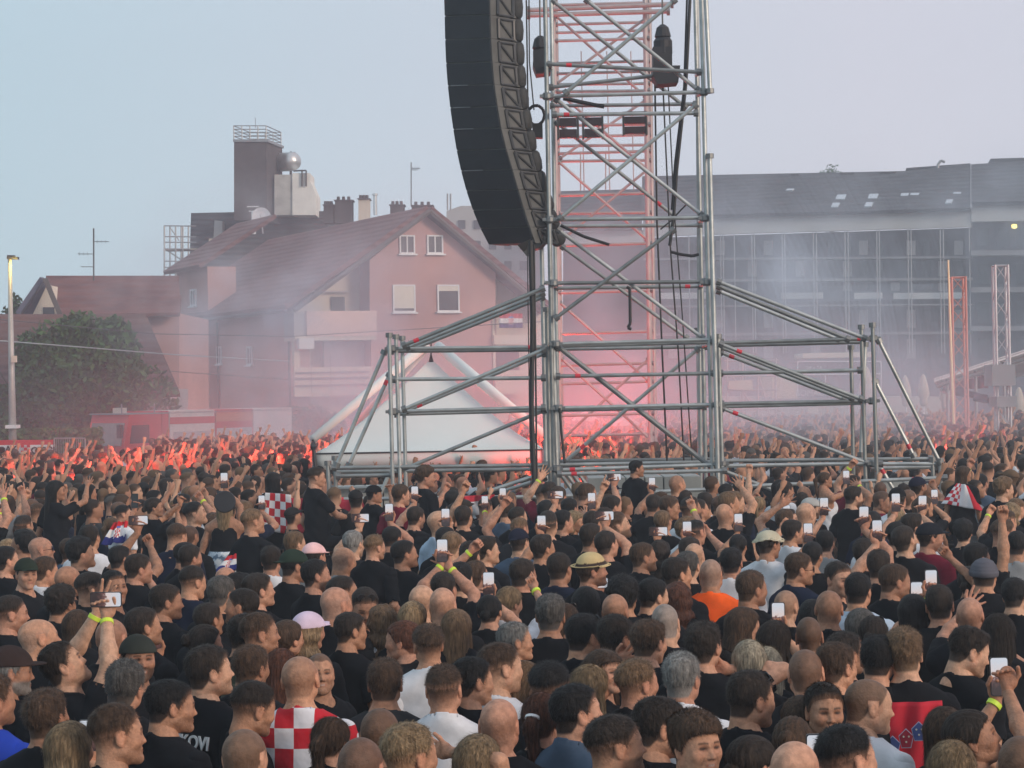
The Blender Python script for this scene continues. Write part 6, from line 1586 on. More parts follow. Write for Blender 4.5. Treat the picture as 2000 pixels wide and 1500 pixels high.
# x, y of the head in the photograph | way it faces | hair | hair colour | top | extra | label
T = """
20,1195|70|fade|d|K||man with faded dark haircut facing right at the left edge, upper of two there
77,1243|62|bald|g|K|beard=.3|older balding man with grey stubble in black, behind the bearded hat wearer
18,1308|72|cap|d|K|beard=.9;hat=.035,.022,.02;hc=g|grey bearded man in a dark brown cap at the left edge
140,1296|75|short|d|K|pitch=28;aR=ph@208,1182,24,L;aL=hd@188,1200;band|man leaning back to film with both arms raised, yellow wristband
217,1247|15|shaved|b|K||shaven head seen from behind between the filming man's raised arms
275,1283|155|cap_back|d|K|beard=.75;hat=.03,.035,.03;smile;txtf=ANTI|smiling bearded man with backward grey cap looking at the camera
282,1222|60|short|d|K|aR=ph@306,1254,34,P;band0|man with short dark hair looking down at a bright white phone
238,1338|12|short|s|K|tilt=8|man with greying hair and black shirt, head tilted, above the brown haired man
92,1398|20|crop|b|K||man with thick brown hair at the lower left, seen from behind
-18,1362|50|short|b|B|s=1.0|man in royal blue t-shirt cut by the left edge
228,1432|68|fade|b|K||man with faded brown haircut beside the lit phone at the lower left
138,1462|25|long|y|K|s=.96;aR=ph@176,1441,62,P;tips|blond woman at the bottom left holding up a lit phone
328,1374|66|short|k|K|belly=.02|stout man with thick black hair and black shirt, face turned right, lower left
408,1308|64|short|d|K|txt=VUKOVI|man in black jersey with white lettering across the shoulders
487,1378|58|fade|d|K|pitch=-12;beard=.3;by=78;d=9.5|man with faded dark haircut looking down right, left of the chequered shirt
474,1474|15|buzz|b|K||brown buzz cut head at the bottom edge left of the chequered shirt
408,1208|40|short|d|K||man with short dark hair below the woman in the round hat, seen from behind
402,1255|60|bun|d|K||woman with dark hair in a bun right of the dark pullover
322,1172|68|short|d|K||man with pronounced ear and short dark hair facing right, black t-shirt
474,1182|-75|short|d|K|beard=.35|dark haired man facing left with stubble below the white lettered shirt
486,1300|30|short|b|K||short haired man left of the smiling pair, from behind
432,1158|35|short|s|K||greying short haired man left of the white lettered shirt
478,1236|45|crop|d|K||tousled dark haired man in front of the dark haired face turned left
178,1146|74|fade|d|K||man with faded dark haircut facing right, left of the front facing black haired face
228,1146|140|short|k|K||black haired man facing the camera with lowered eyes behind the filming man
152,1222|18|long|b|K||woman with long auburn brown hair behind the filming man
118,1176|30|curly|d|K||curly dark head between white shirt and pink bald head
86,1112|55|short|b|W||brown haired man in white t-shirt at the left
134,1134|30|bald|b|K||pinkish bald head with ears at the left, behind the curly head
81,1072|76|bald|g|K|glasses;beard=.2|bald man with dark framed glasses facing right at the left
43,1060|-65|curly|k|K|pitch=15|dark curly haired man with chin up facing left at the left edge
14,1094|60|short|k|K|beard=.6|bearded black haired man at the left edge above the white t-shirt
55,1118|150|cap|d|K|hat=.02,.03,.02|man in dark green cap facing the camera at the left
160,1080|66|curly|k|K||curly black haired man between the glasses wearer and the flag boy
530,1092|12|short|d|W|txt=DEF|dark haired man in white t-shirt with black letters on its back
572,1104|60|cap_back|k|K|hat=.02,.035,.025|young man in dark backward cap beside the white lettered shirt
618,1124|72|short|k|K|beard=.85;belly=.015|broad bearded man with black hair and black t-shirt in profile, left of centre
612,1084|30|cap|d|G|hat=.8,.5,.5;chk|person in red and white chequered cap behind the broad bearded man
575,1062|50|short|l|G||sandy haired man behind the chequered cap
668,1092|40|bald|g|G||bald pinkish head right of the chequered cap
730,1068|48|fade|l|K|s=.80;D=16.5;sit;sleeve=.27|small boy with fair brown hair and black pullover raised above the crowd
790,1080|68|short|k|K|beard=.3|dark haired man right of the boy in black pullover
900,1130|10|short|k|K||round black haired head below the raised hand with yellow band
950,1072|74|crop|d|K||dark haired young man in profile below the line array
916,1084|20|short|d|K||short dark haired man under the white flag
655,1180|40|bald|g|K||shiny bald head between broad black t-shirt and dark fade
672,1156|72|fade|d|K||man with dark faded haircut and visible ear behind the shiny bald head
716,1176|170|fade|d|K|sung;pitch=-20|man looking down with sunglasses pushed up on his head
682,1230|58|short|d|K|belly=.02|tall man with short dark hair and broad black t-shirt left of the curly blond woman
600,1230|40|cap|y|K|hat=.62,.5,.62;under=wavy|woman with curly ponytail and lilac cap
560,1245|40|tied|b|T||dark blond woman in camouflage top left of the lilac cap
750,1212|10|wavy|l|L||woman with wavy blond hair and blue white patterned top
790,1248|-72|tied|r|K||auburn haired woman in profile facing left beside the white t-shirt
806,1207|20|bob|y|K||blond bobbed head between wavy hair and two bald heads
838,1256|-15|fade|b|W||man with pink neck, faded reddish hair and tight white t-shirt
892,1222|10|long|l|K||woman with long straight light brown hair, centre
824,1176|30|bald|b|K||left one of two bald heads side by side left of centre
866,1182|10|bald|b|K||right one of two bald heads side by side left of centre
752,1330|5|short|b|C||man with short brown hair and charcoal t-shirt, centre left, from behind
867,1342|8|flat|b|W|shirt=polo|young man with brown flat top and white polo shirt with dark collar line
920,1326|60|short|k|K|belly=.01|man with short black hair and black t-shirt, front rows left of centre
976,1302|66|fade|b|W||man in profile with faded brown haircut and white t-shirt near the centre
1017,1334|76|long|l|K||woman with long light brown hair in profile right of the white t-shirt
972,1410|8|bald|b|K||sunburnt bald head and black t-shirt at the bottom centre
588,1322|10|shaved|b|W|check;belly=.02;d=9.75|shaven man in red and white chequered football shirt
632,1312|168|buzz|b|K|smile;d=11.0|smiling buzz cut man looking over the chequered shirt
645,1440|22|pony|b|K|s=.90|woman with dark brown ponytail at the bottom, right of the chequered shirt
742,1432|12|buzz|b|K||brown buzz cut head below the charcoal t-shirt
796,1472|50|fade|y|K||head with pale faded hair and red ear at the bottom edge
700,1500|10|buzz|b|K||buzz cut head cut by the bottom edge beside the ponytail
930,1486|20|long|y|K|aR=hd@884,1470|blond woman with a hand on her head at the bottom edge
547,1308|10|long|r|K||woman with long dark auburn hair behind the chequered shirt
508,1234|74|fade|b|T||man in camouflage shirt facing right, left of the lilac cap
1006,1250|74|short|g|K||grey sided man facing right above the woman in profile
1074,1200|10|crop|s|K||man with wavy greying hair, seen from behind, centre
1104,1212|20|pony|b|W|sung;tips0|woman with brown ponytail and white top, sunglasses on head
1138,1240|54|short|k|K|sung|man with short black hair and sunglasses on top, friend's arm on his back
1145,1176|12|long|k|K||woman with straight black hair behind the big bald head
1200,1192|20|bald|b|K||big tanned bald head right of the straight black hair
1199,1244|50|short|d|K|glasses|man with short dark hair holding glasses, right of centre
1264,1250|40|crop|b|K|aL=hd@1196,1298|young man with tousled dark brown hair embracing his neighbour
1300,1217|8|buzz|g|K||grey buzz cut head and black t-shirt right of the tousled hair
1184,1308|140|long|b|K||woman with brown hair turned to the camera behind the faded blond head
1152,1342|42|bob|y|K||blond bobbed woman left of the faded blond head
1243,1332|56|fade|l|K|d=10.2|man with very short faded blond hair and black t-shirt, right of centre
1330,1322|24|short|g|W|shirt=polo;belly=.03;d=9.7|grey haired man in white polo shirt with striped collar
1374,1260|30|crop|d|K|aR=hd@1428,1308|dark haired person with arm stretched over a neighbour's shoulders
1408,1306|30|bob|d|W|s=.92|woman with bobbed dark hair and white shirt beside the grey haired man
1449,1222|62|bob|b|W||woman with brown bob and red white scarf collar
1463,1292|8|long|p|K||woman with straight platinum blond hair, right of centre
1500,1300|8|long|p|K|s=.9|second platinum blond head, partly hidden right of the first
1460,1362|60|short|d|K|sung|man with short dark hair and sunglasses on his head, black t-shirt
1068,1338|30|fade|k|K||man with black faded haircut left of the blond bob
1128,1388|72|short|k|E|shirt=polo;belly=.015|man in steel blue polo shirt in profile at the bottom centre
1060,1402|20|pony|r|K|s=.96|woman with auburn ponytail and white scrunchie left of the blue polo
1200,1450|76|fade|d|W|beard=.7|bearded man with dark faded haircut and white collar at the bottom
1284,1416|78|short|d|K|glasses0|man in profile with short brown black hair, bottom right of centre
1366,1452|150|fringe|b|W|smile|laughing man with brown fringe facing the camera at the bottom
1466,1484|50|tied|d|K||woman with dark tied back hair and sunglasses at the bottom
1388,1120|12|shaved|g|O|vest;txt=ST|shaven steward in orange vest
1155,1112|78|straw|b|K|beard=.6;hat=.56,.43,.22;aR=ph@1168,1146,15,L|bearded man in straw hat holding a phone at his chest
1092,1110|25|short|d|N||dark haired man in navy shirt left of the straw hat
1155,1048|60|short|d|K||dark haired man directly above the straw hat
1256,1086|74|short|b|K|beard=.7|bearded man in profile right of the straw hat
1345,1104|20|short|s|K||dark greying head left of the steward
1326,1166|15|wavy|r|K||woman with long dark auburn hair left of the steward
1272,1160|58|short|k|K||man with black hair and sunglasses below the bearded profile
1218,1162|0|curly|k|K||round black curly head below the straw hat
1428,1096|15|short|k|W||black haired man with white collar right of the steward
1465,1148|58|short|b|K||brown haired man and black t-shirt right of the steward's vest
1358,1040|40|flat|k|K|aR=ft@1385,1030|flat topped black haired man with one arm up below the tower
1357,1086|20|bald|b|K||bald head above and left of the steward
1535,1184|30|shaved|d|K||shaven dark head left of the straight haired woman
1584,1202|8|long|k|K||woman with straight black hair, upper right, beside the shaven head
1618,1186|12|shaved|b|K||shaven light head between straight black hair and tall dark head
1674,1152|25|short|k|L||tall man with thick black hair and pale shirt, right side
1582,1242|6|buzz|b|L||brown buzz cut head and pale blue shirt below the straight haired woman
1510,1250|30|long|d|K|aR=ph@1521,1203,34,P|woman holding a white phone high on the right side
1680,1222|10|long|s|K||woman with dark hair and fair streaks holding hair back
1576,1312|8|buzz|b|K|txt=UZ|brown buzz cut man in black t-shirt with pale letters
1630,1298|50|short|b|K||brown haired man between two buzz cut heads, right side
1652,1276|58|short|d|K||dark haired man beside the streaky haired woman
1712,1284|20|short|k|K||black haired round head left of the fair haired boy
1704,1236|20|tied|d|K|sung|woman with dark hair and sunglasses on top, right side
1768,1276|5|crop|l|K||young man with fair hair, black top and red crested flag on his back
1880,1264|82|crop|d|K|pitch=-16|young man with thick dark mop and shaved sides looking down
1617,1382|172|short|d|C|smile|broadly smiling man facing the camera, lower right
1688,1370|80|buzz|b|W|pitch=-6|round faced man in white t-shirt in profile, lower right
1846,1430|15|long|b|K||woman with long brown hair before the red flag
1912,1440|100|tied|d|K|pitch=20;aL=ph@1945,1320,68,P;aR=h2@1968,1350;band|dark haired woman filming with both arms raised, lower right corner
1858,1500|20|bob|y|K||blond head at the bottom edge right of the lit phone
1652,1478|60|fade|k|K|glasses0|man with black faded haircut and cord at the neck, bottom right
1546,1452|20|bun|b|K||woman with brown bun at the bottom right
1562,1404|10|tied|b|K||brown haired woman left of the smiling man
1548,1506|20|bald|b|K|aR=ph@1596,1474,60,P|bald head at the bottom edge beside a raised lit phone
1992,1498|20|buzz|b|K||buzz cut head in the bottom right corner
1982,1160|35|short|k|K||black haired man at the right edge
1558,1108|80|short|b|N|sung1;beard=.2|reddish brown haired man wearing sunglasses and navy shirt
1640,1128|150|short|d|K||dark haired man facing the camera with lowered face, right side
1744,1132|74|short|b|K||brown haired man in profile between two raised phones
1815,1048|80|cap|d|M|hat=.012,.014,.02;beard=.4|man in black cap and maroon t-shirt in profile
1920,1120|10|beanie|d|K|hat=.10,.10,.12|person in grey knitted cap, right side
1985,1064|20|short|k|G||black haired man in grey t-shirt at the right edge
1958,1038|78|fade|b|K||man with faded brown haircut and white collar at the right
1500,1062|50|bucket|d|W|hat=.5,.46,.34|person in cream bucket hat, right side
1882,1040|20|curly|k|K||big black haired head below the flag girl
1950,1235|20|long|d|K|aR=ph@1956,1231,30,P;band|dark haired woman with phone and yellow band at the right
1786,1196|15|long|k|K|aL=ph@1786,1160,34,P;aR=h2@1802,1190;band|black haired woman lifting a phone with both hands
1836,1180|10|short|d|K|aL=ph@1815,1137,38,P;band|man with raised arm and phone beside the lifted phone, right
1895,1200|20|bald|b|K|aL=op@1885,1170;band|bald man with raised open hand and yellow band at the right
990,1176|40|pony|y|W|aR=pt@1045,1132;band|fair ponytail woman pointing forward with yellow wristband
868,1150|20|short|d|K|aR=op@880,1092;aL=ph@862,1075,22,P;band|man raising a phone and an open hand with yellow band
957,1190|15|tied|k|K|aR=ph@957,1140,44,P|dark haired woman with phone in red case held up, centre
440,1130|20|bald|b|K||bald head under the woman in the round hat
505,1150|60|short|d|K||dark haired man just left of the white lettered shirt
268,1108|60|short|d|K|aR=ft@292,1118|dark haired man raising a fist behind the front facing face
235,1090|45|short|k|K|aR=ft@294,1052;aL=ph@274,1014,14,L|black haired man filming beside the flag boy
360,1082|65|short|k|K||black haired man in profile left of the round hat woman
1320,1120|60|short|d|K||dark head between bearded profile and steward
1020,1120|40|short|d|K||short haired man left of the navy shirt
1060,1070|55|crop|d|K|aL=ph@1056,1024,26,P|dark haired man holding a phone high, centre
1185,1062|40|short|d|K|aR=ph@1182,1014,18,L|dark haired man filming sideways above the straw hat
1290,1080|30|wavy|d|K|aL=ph@1284,1044,14,L|dark haired woman filming right of the bearded profile
1348,1075|45|short|d|K|aL=ph@1340,1036,16,P|short haired man filming below the right tower posts
1442,1065|20|tied|k|K|aL=ph@1440,1020,24,P|black haired woman with a very bright phone, right of the tower
1585,1085|30|short|k|K|aL=ph@1576,1040,14,P|black haired man filming below the girl in white
1612,1060|20|short|k|G|aL=ph@1607,989,14,P|man filming with a small bright phone below the girl in white
1690,1080|40|short|d|K|aR=ph@1688,1008,22,P|dark haired man holding a phone high right of the wing posts
1716,1105|35|short|d|K|aL=ph@1710,1036,22,P|dark haired man with raised phone under the wing end
1752,1045|30|cap|k|K|aL=ph@1747,981,15,P|man in dark cap filming right of the wing end
1905,1090|60|short|k|K|aR=ft@1960,950|black haired man punching the air at the right
1895,1135|30|tied|d|K|aR=ft@1857,1072|dark haired woman with raised fist before the grey knitted cap
810,1010|40|short|d|K|s=1;aL=ph@809,964,18,P|dark haired man with bright phone behind the maroon shirt
872,1052|40|short|k|K|aR=ph@872,1010,16,P|man filming below the backpack wearer
690,1062|30|short|g|K|aL=ph@702,1018,16,L|grey haired man filming left of the boy
765,1050|30|short|k|K|aR=ph@762,1000,16,P|black haired man filming above the boy
1157,1022|40|short|d|K|aR=ph@1157,978,18,P|man with short dark hair and bright phone left of the boy on shoulders
1100,1018|60|short|k|K|aL=ph@1084,972,30,L|black haired man holding a dark phone sideways at the tower foot
1180,1010|20|short|d|K|aL=pt@1179,935|man pointing straight up left of the boy on shoulders
906,1010|20|short|d|K|aL=ft@907,938|man with one fist high under the tent
1275,985|30|short|d|K|aL=ph@1272,946,14,P|man filming just right of the boy on shoulders
"""
def parse_rows():
    rows = []
    for ln in T.strip().splitlines():
        xy, yaw, st, hc, sh, ex, lab = ln.split('|')
        x, y = map(float, xy.split(',')); e = dict((kv.split('=') + ['1'])[:2] for kv in ex.split(';') if kv)
        rows.append((x, y, float(yaw), st, hc, sh, e, lab))
    return rows
def lod_for(D): return 0 if D < 12.2 else (1 if D < 17 else 2)
USED = []
def head_place(x, y, s=1.0, up=0.0):
    zc = 1.675 * s + up
    a, b_ = ab(x, y); D = F * (zc - HC) / b_
    return D, W(x, y, D)

def add_phone(c, up, size, label, bright=1, case=PHONE, land=False, yaw=0.0, tilt=0.0):
    w_, h_ = .075 * size, .155 * size
    t = thing('phone', label, 'phone', tuple(c), 0, 'phones held up in the crowd'); t.rotation_euler = (tilt, math.radians(90) if land else 0, yaw)
    b = MB(); n = 5; r = .010 * size; pts = []
    for cx, cz, a0 in ((w_/2 - r, h_/2 - r, 0), (-w_/2 + r, h_/2 - r, 90), (-w_/2 + r, -h_/2 + r, 180), (w_/2 - r, -h_/2 + r, 270)):
        for k in range(n): a = math.radians(a0 + 90 * k / (n - 1)); pts.append(Vector((cx + r * math.cos(a), -.0045, cz + r * math.sin(a))))
    b.poly(pts, (0, .009, 0)); o = b.build('case', case); o.parent = t
    b = MB(); b.poly([Vector((p.x * .90, -.0052, p.z * .955)) for p in pts], (0, -.0006, 0)); o = b.build('screen', SCREEN if bright else mat('dim_screen', (.02, .02, .02), .2, var=0)); o.parent = t
    b = MB(); b.box((w_/2 - .03, .0045, h_/2 - .035), (w_/2 - .008, .007, h_/2 - .01)); o = b.build('camera_bump', PHONE); o.parent = t
    return t
WB = mat('wristband', (.62, .82, .06), .5, var=.05, emit=None)
def add_band(root, E, T_, s=1.0):
    d = (T_ - E).normalized(); c = T_ - d * .018
    b = MB(); b.lathe(c - d * .011, [(.030, 0), (.0325, .001), (.0325, .021), (.030, .022)], 16, axis=d)
    o = b.build('wristband', WB); o.parent = root
M_SUNG = mat('dark_lens', (.012, .012, .014), .12, var=0, spec=.8)
def add_glasses(root, hx, on_top=False, lens=True, name='sunglasses'):
    z, y = (.098, .060) if on_top else (.004, .099)
    b = MB()
    for sx in (-1, 1):
        b.lathe((sx * .032, y, z), [(.024, 0), (.025, .002), (.024, .004)], 12, axis=(sx * .15, 1, .35 if on_top else 0))
        b.tube((sx * .056, y - .004, z), (sx * .079, y - .085 if not on_top else y - .07, z - (.0 if not on_top else .04)), .0028, 5)
    b.tube((-.012, y, z), (.012, y, z), .003, 5)
    P = hx(np.array(b.v)); b.v = [tuple(p) for p in P]
    o = b.build(name, M_SUNG); o.parent = root

def check_shirt():
    m, n, l, b = node_mat('chequered_jersey'); tc = n.new("ShaderNodeTexCoord"); mp = n.new("ShaderNodeMapping"); mp.inputs["Scale"].default_value = (1, .0, 1); mp.inputs["Location"].default_value = (.013, .5, .01)
    l.new(tc.outputs["Object"], mp.inputs["Vector"]); ck = n.new("ShaderNodeTexChecker"); ck.inputs["Scale"].default_value = 11.5; l.new(mp.outputs[0], ck.inputs["Vector"])
    ck.inputs["Color1"].default_value = (.50, .008, .022, 1); ck.inputs["Color2"].default_value = (.70, .71, .76, 1); l.new(ck.outputs["Color"], b.inputs["Base Color"]); b.inputs["Roughness"].default_value = .85
    nb = n.new("ShaderNodeTexNoise"); nb.inputs["Scale"].default_value = 14; l.new(tc.outputs["Object"], nb.inputs["Vector"]); bp = n.new("ShaderNodeBump"); bp.inputs["Strength"].default_value = .5; bp.inputs["Distance"].default_value = .02; l.new(nb.outputs["Fac"], bp.inputs["Height"]); l.new(bp.outputs[0], b.inputs["Normal"])
    return m
M_JERSEY = check_shirt()
def camo(name, cols, sc):
    m, n, l, b = node_mat(name); tc = n.new("ShaderNodeTexCoord"); nz = n.new("ShaderNodeTexNoise"); nz.inputs["Scale"].default_value = sc; nz.inputs["Detail"].default_value = 2; l.new(tc.outputs["Object"], nz.inputs["Vector"])
    r = n.new("ShaderNodeValToRGB"); r.color_ramp.interpolation = 'CONSTANT'; e = r.color_ramp.elements; e[0].color = tuple(cols[0]) + (1,); e[1].position = .47; e[1].color = tuple(cols[1]) + (1,); k = e.new(.57); k.color = tuple(cols[2]) + (1,)
    l.new(nz.outputs["Fac"], r.inputs["Fac"]); l.new(r.outputs["Color"], b.inputs["Base Color"]); b.inputs["Roughness"].default_value = .9; return m
M_CAMO = camo('camouflage_cloth', ((.05, .055, .03), (.13, .12, .07), (.02, .02, .015)), 16); M_DENIM = camo('washed_denim', ((.10, .16, .24), (.38, .46, .54), (.62, .66, .70)), 13)

PH_N = [0]
def pixel_arm(tok, head, D, yaw, s, loc, side):
    """turn 'ph@x,y,h,P' (phone), 'ft@x,y' (fist), 'op', 'pt', 'hd', 'h2' into an arm description"""
    kind, rest = tok.split('@'); v = rest.split(','); px, py = float(v[0]), float(v[1])
    q = W(px, py, D)
    if kind == 'ph': q.z -= (.105 if (len(v) < 4 or v[3] == 'P') else .07) * s
    elif kind in ('ft', 'pt', 'op'): q.z -= .07 * s
    S = to_world((side * SHX, -.008, SHZ), loc, yaw, s)
    dx, dz = q.x - S.x, q.z - S.z; R2 = ((L1 + L2) * .94 * s) ** 2
    fwd = math.sqrt(max(R2 - dx * dx - dz * dz, .0)) if kind != 'hd' else .12
    fwd = min(max(fwd, .04), .42); k = (S.y + fwd) / D
    q2 = W(px, py, S.y + fwd); q = Vector((q2.x, q2.y, q2.z - (D and (W(px, py, D).z - q.z))))
    t = to_local(q, loc, yaw, s); back = to_local(Vector(loc) + Vector((0, -1, 0)), loc, yaw, s).normalized(); upw = Vector((0, 0, 1))
    pose = {'ph': 'hold', 'ft': 'fist', 'op': 'open', 'pt': 'point', 'hd': 'hold', 'h2': 'hold'}[kind]
    a = dict(t=tuple(t), pose=pose, palm=tuple(back))
    if kind in ('ph', 'h2'): a['dir'] = tuple((upw + .25 * (t - Vector((side * SHX, 0, SHZ))).normalized()).normalized())
    if kind == 'hd': a['pose'] = 'open'
    return a, (kind, v)

PEOPLE = []     # (x, y, D) of every single figure, for labels and spacing
def build_row(i, row):
    x, y, yaw, st, hc, sh, e, lab = row
    g = random.Random(1000 + i)
    fem = 1 if (st in FEMS or 'woman' in lab or 'girl' in lab) else 0
    s = float(e.get('s', (.955 if fem else 1.0) + g.uniform(-.012, .012)))
    up = float(e.get('up', 0))
    if up: s_ = s; D, hp = head_place(x, y, s, up * 0 + (up - 1.52) + .80)
    else: D, hp = head_place(x, y, s)
    if 'D' in e: D = float(e['D']); hp = W(x, y, D)
    if 'd' in e: D = float(e['d']); hp = W(x, y, D); s = hp.z / 1.675
    z0 = hp.z - 1.675 * s if ('D' in e or up) else 0.0
    p_smile = 1 if 'smile' in e else 0
    loc = (hp.x, D, z0)
    byaw = yaw * .62 if abs(yaw) <= 100 else (abs(yaw) - 45) * (1 if yaw > 0 else -1)
    byaw = float(e.get('by', byaw))
    p = dict(skin=jig(g.choice(SKINS), np.random.default_rng(i), .06), hair_c=np.array(HAIRC[e.get('hc', hc)]) * g.uniform(.85, 1.15), hair=st, shirt_c=SHC[sh], fem=fem, beard=float(e.get('beard', g.choice((0, .15, .3)) if not fem else 0)),
             hyaw=yaw - byaw, pitch=float(e.get('pitch', g.uniform(-3, 8))), tilt=float(e.get('tilt', g.uniform(-4, 4))), belly=float(e.get('belly', 0)), sit=1 if up or 'sit' in e else 0, leg_c=g.choice(((.03, .035, .05), (.012, .012, .014), (.10, .10, .09))))
    if 'hat' in e: p['hat_c'] = tuple(map(float, e['hat'].split(',')))
    if 'under' in e: p['under'] = e['under']
    if 'tips' in e: p['tips'] = (.42, .33, .22)
    if 'shirt' in e: p['shirt'] = e['shirt']
    if 'tank' in e: p['shirt'] = 'tank'
    if 'sleeve' in e: p['sleeve'] = float(e['sleeve'])
    if 'check' in e: p['shirt_m'] = M_JERSEY; p['shirt_kind'] = 'tee'
    if sh == 'T': p['shirt_m'] = M_CAMO
    if sh == 'L' and st == 'wavy': p['shirt_m'] = M_DENIM
    if 'vest' in e: p['shirt_kind'] = 'vest'
    p['smile'] = p_smile
    arms, todo = {}, []
    for side, key in ((1, 'aR'), (-1, 'aL')):
        if key in e:
            a, info = pixel_arm(e[key], hp, D, byaw, s, loc, side); arms[side] = a; todo.append((side, info))
    p['arms'] = arms
    lod = lod_for(D) if 'lod' not in e else int(e['lod'])
    root, grips, hx = make_person(p, loc, byaw, s, lod, i, lab, 'people standing in the crowd' if not up and 'D' not in e else 'people raised above the crowd')
    for side, (kind, v) in todo:
        S, E, T_, (R, Tw) = grips[side]
        if 'band' in e and kind != 'h2' or ('band' in e and len(todo) == 1): add_band(root, E, T_)
        if kind == 'ph':
            land = len(v) > 3 and v[3] == 'L'
            hand = Vector(R[:, 2]); c = T_ + hand * (.105 if not land else .10); c = to_world(c, loc, byaw, s) + Vector((0, -.026, 0))
            words = lab.split(); own = ' '.join(words[:9]); PH_N[0] += 1
            add_phone(c, None, 1.0, ('sideways' if land else ('brightly lit' if float(v[2]) > 20 else 'small lit')) + ' phone of the ' + own, bright=1, land=land, tilt=math.radians(g.uniform(-8, 8)))
    if 'glasses' in e: add_glasses(root, hx, name='glasses')
    if 'sung1' in e: add_glasses(root, hx)
    if 'sung' in e: add_glasses(root, hx, True)
    if 'txtf' in e:
        o = text_mesh('lettering', e['txtf'], Matrix.Translation((0, .138, 1.30)) @ Matrix.Rotation(math.pi, 4, 'Z') @ Matrix.Rotation(math.radians(83), 4, 'X'), .10, mat('print_white', (.7, .7, .7), .8, var=0), None, .003, bold=.002); o.parent = root
    if 'txt' in e:
        big = e['txt']; o = text_mesh('lettering', big, Matrix.Translation((0, -.148, 1.36 if len(big) > 4 else 1.30)) @ Matrix.Rotation(math.radians(83), 4, 'X'), .085 if len(big) > 4 else .13, mat('print_white', (.7, .7, .7), .8, var=0) if sh == 'K' else mat('print_black', (.02, .02, .02), .8, var=0), None, .003, bold=.002)
        o.parent = root
    PEOPLE.append((x, y, D, loc[0])); USED.append((loc[0], D))
    return root, grips, hx, loc, byaw, s, D

ROWS = parse_rows()
ROOTS = {}
for i, row in enumerate(ROWS):
    r_ = build_row(i, row); ROOTS[row[7]] = r_

# red flag with the crest over the fair haired young man's shoulders
r_ = [v for k, v in ROOTS.items() if 'red crested flag' in k][0]; D_ = r_[6] - .27
fl = cloth('flag', [W(1708, 1530, D_), W(1852, 1530, D_), W(1840, 1368, D_ + .05), W(1722, 1372, D_ + .03)], mat('red_flag_felt', (.50, .012, .03), .85, var=.08), wave=.022, wf=1.3, ph=.5, bulge=.05)
tag(fl, 'red flag with blue shields worn over the back of the fair haired young man', 'flag')
M_SHB = mat('shield_blue', (.04, .07, .22), .8, var=.1); M_SHR = mat('shield_maroon', (.28, .01, .03), .8, var=.1); M_SHE = mat('shield_edge', (.40, .45, .60), .8, var=0)
for k, (x, y) in enumerate(((1744, 1458), (1770, 1444), (1795, 1430), (1820, 1418))):
    for rr, mm, dd in ((15.5, M_SHE, .118), (14, (M_SHB, M_SHR, M_SHB, M_SHR)[k], .122)):
        b = MB(); c = W(x, y, D_ - dd); q = F / D_; b.poly([c + Vector((math.cos(math.radians(90 + 72 * j)) * rr / q, 0, math.sin(math.radians(90 + 72 * j)) * rr * 1.35 / q)) for j in range(5)], (0, .004, 0)); b.build('shield', mm, fl)
    b = MB(); c = W(x, y, D_ - .127)
    if k == 0: b.path([c + Vector((math.cos(a) * .018, 0, math.sin(a) * .016 - .01)) for a in np.linspace(3.5, 5.9, 8)], .003, 5)
    else:
        for dx_, dz_ in ((-.012, .012), (.012, .012), (0, -.012)): b.lathe(c + Vector((dx_, 0, dz_)), [(.0045, -.002), (.0045, .002)], 7, axis=(0, 1, 0))
    b.build('shield_mark', mat('pale_gold', (.5, .5, .42), .6, var=0), fl)
# white scrunchie, laces and so on
r_ = [v for k, v in ROOTS.items() if 'scrunchie' in k][0]
b = MB(); b.lathe((0, 0, 0), [(.018, -.012), (.034, -.006), (.036, .006), (.018, .012)], 12, axis=(0, -.6, -.8)); Pp = r_[2](np.array(b.v) + np.array([0, -.118, .038])); b.v = [tuple(v) for v in Pp]; o = b.build('scrunchie', M_WHITE); o.parent = r_[0]

# ------------------------------------------------------------------ people raised above the crowd
RT = """
108,957|80|long|k|K|D=24;sit;aR=op@170,938;by=40|girl with long black hair and black t-shirt raised high, arm stretched out, upper left
172,962|60|long|k|K|D=25;sit;tank|girl with long black hair in black tank top beside the girl with stretched arm
241,1004|76|fade|k|W|D=21;sit;s=.78|small boy with dark hair and flag on his shoulders, raised above the crowd
301,990|78|tied|d|K|D=22.5;sit;aR=h2@346,1000;aL=h2@352,985;s=.9|woman in black t-shirt raised above the crowd reaching forward to film
439,982|4|long|y|K|D=21.5;sit;tank;aR=ph@440,938,24,P;s=.95|fair haired woman in black tank top and round black hat filming over the crowd
535,938|30|long|k|K|D=25.5;sit;s=.95|long black haired girl with chequered flag cape raised above the crowd
617,930|82|fade|d|K|D=25;sit;aR=op@676,998;by=60|tall young man in black t-shirt raised above the crowd holding his arm forward
730,964|80|cap_back|k|K|D=24;sit;s=.85;hat=.01,.01,.012;aR=h2@762,962|boy in black cap and black t-shirt drinking or filming, raised left of the maroon shirt
781,966|62|short|b|M|D=23.5;sit;by=30|broad man in maroon t-shirt raised above the crowd below the tent
830,930|84|curly|b|K|D=25;sit;by=60|curly haired young man in black t-shirt with backpack strap under the tent
1242,914|82|crop|k|K|D=25.5;sit;s=.85;by=50|boy with mop of black hair and black t-shirt raised at the tower foot
1611,936|80|pony|b|W|D=24.5;sit;s=.8;tank;aR=ph@1651,932,10,P;by=60|girl in white tank top with headband filming, raised right of the tower
1880,924|70|long|b|K|D=24.5;sit;s=.82;by=30|girl with long brown hair wearing a tricolour flag, raised at the right
"""
T = RT
for j, row in enumerate(parse_rows()):
    ROOTS[row[7]] = build_row(500 + j, row)
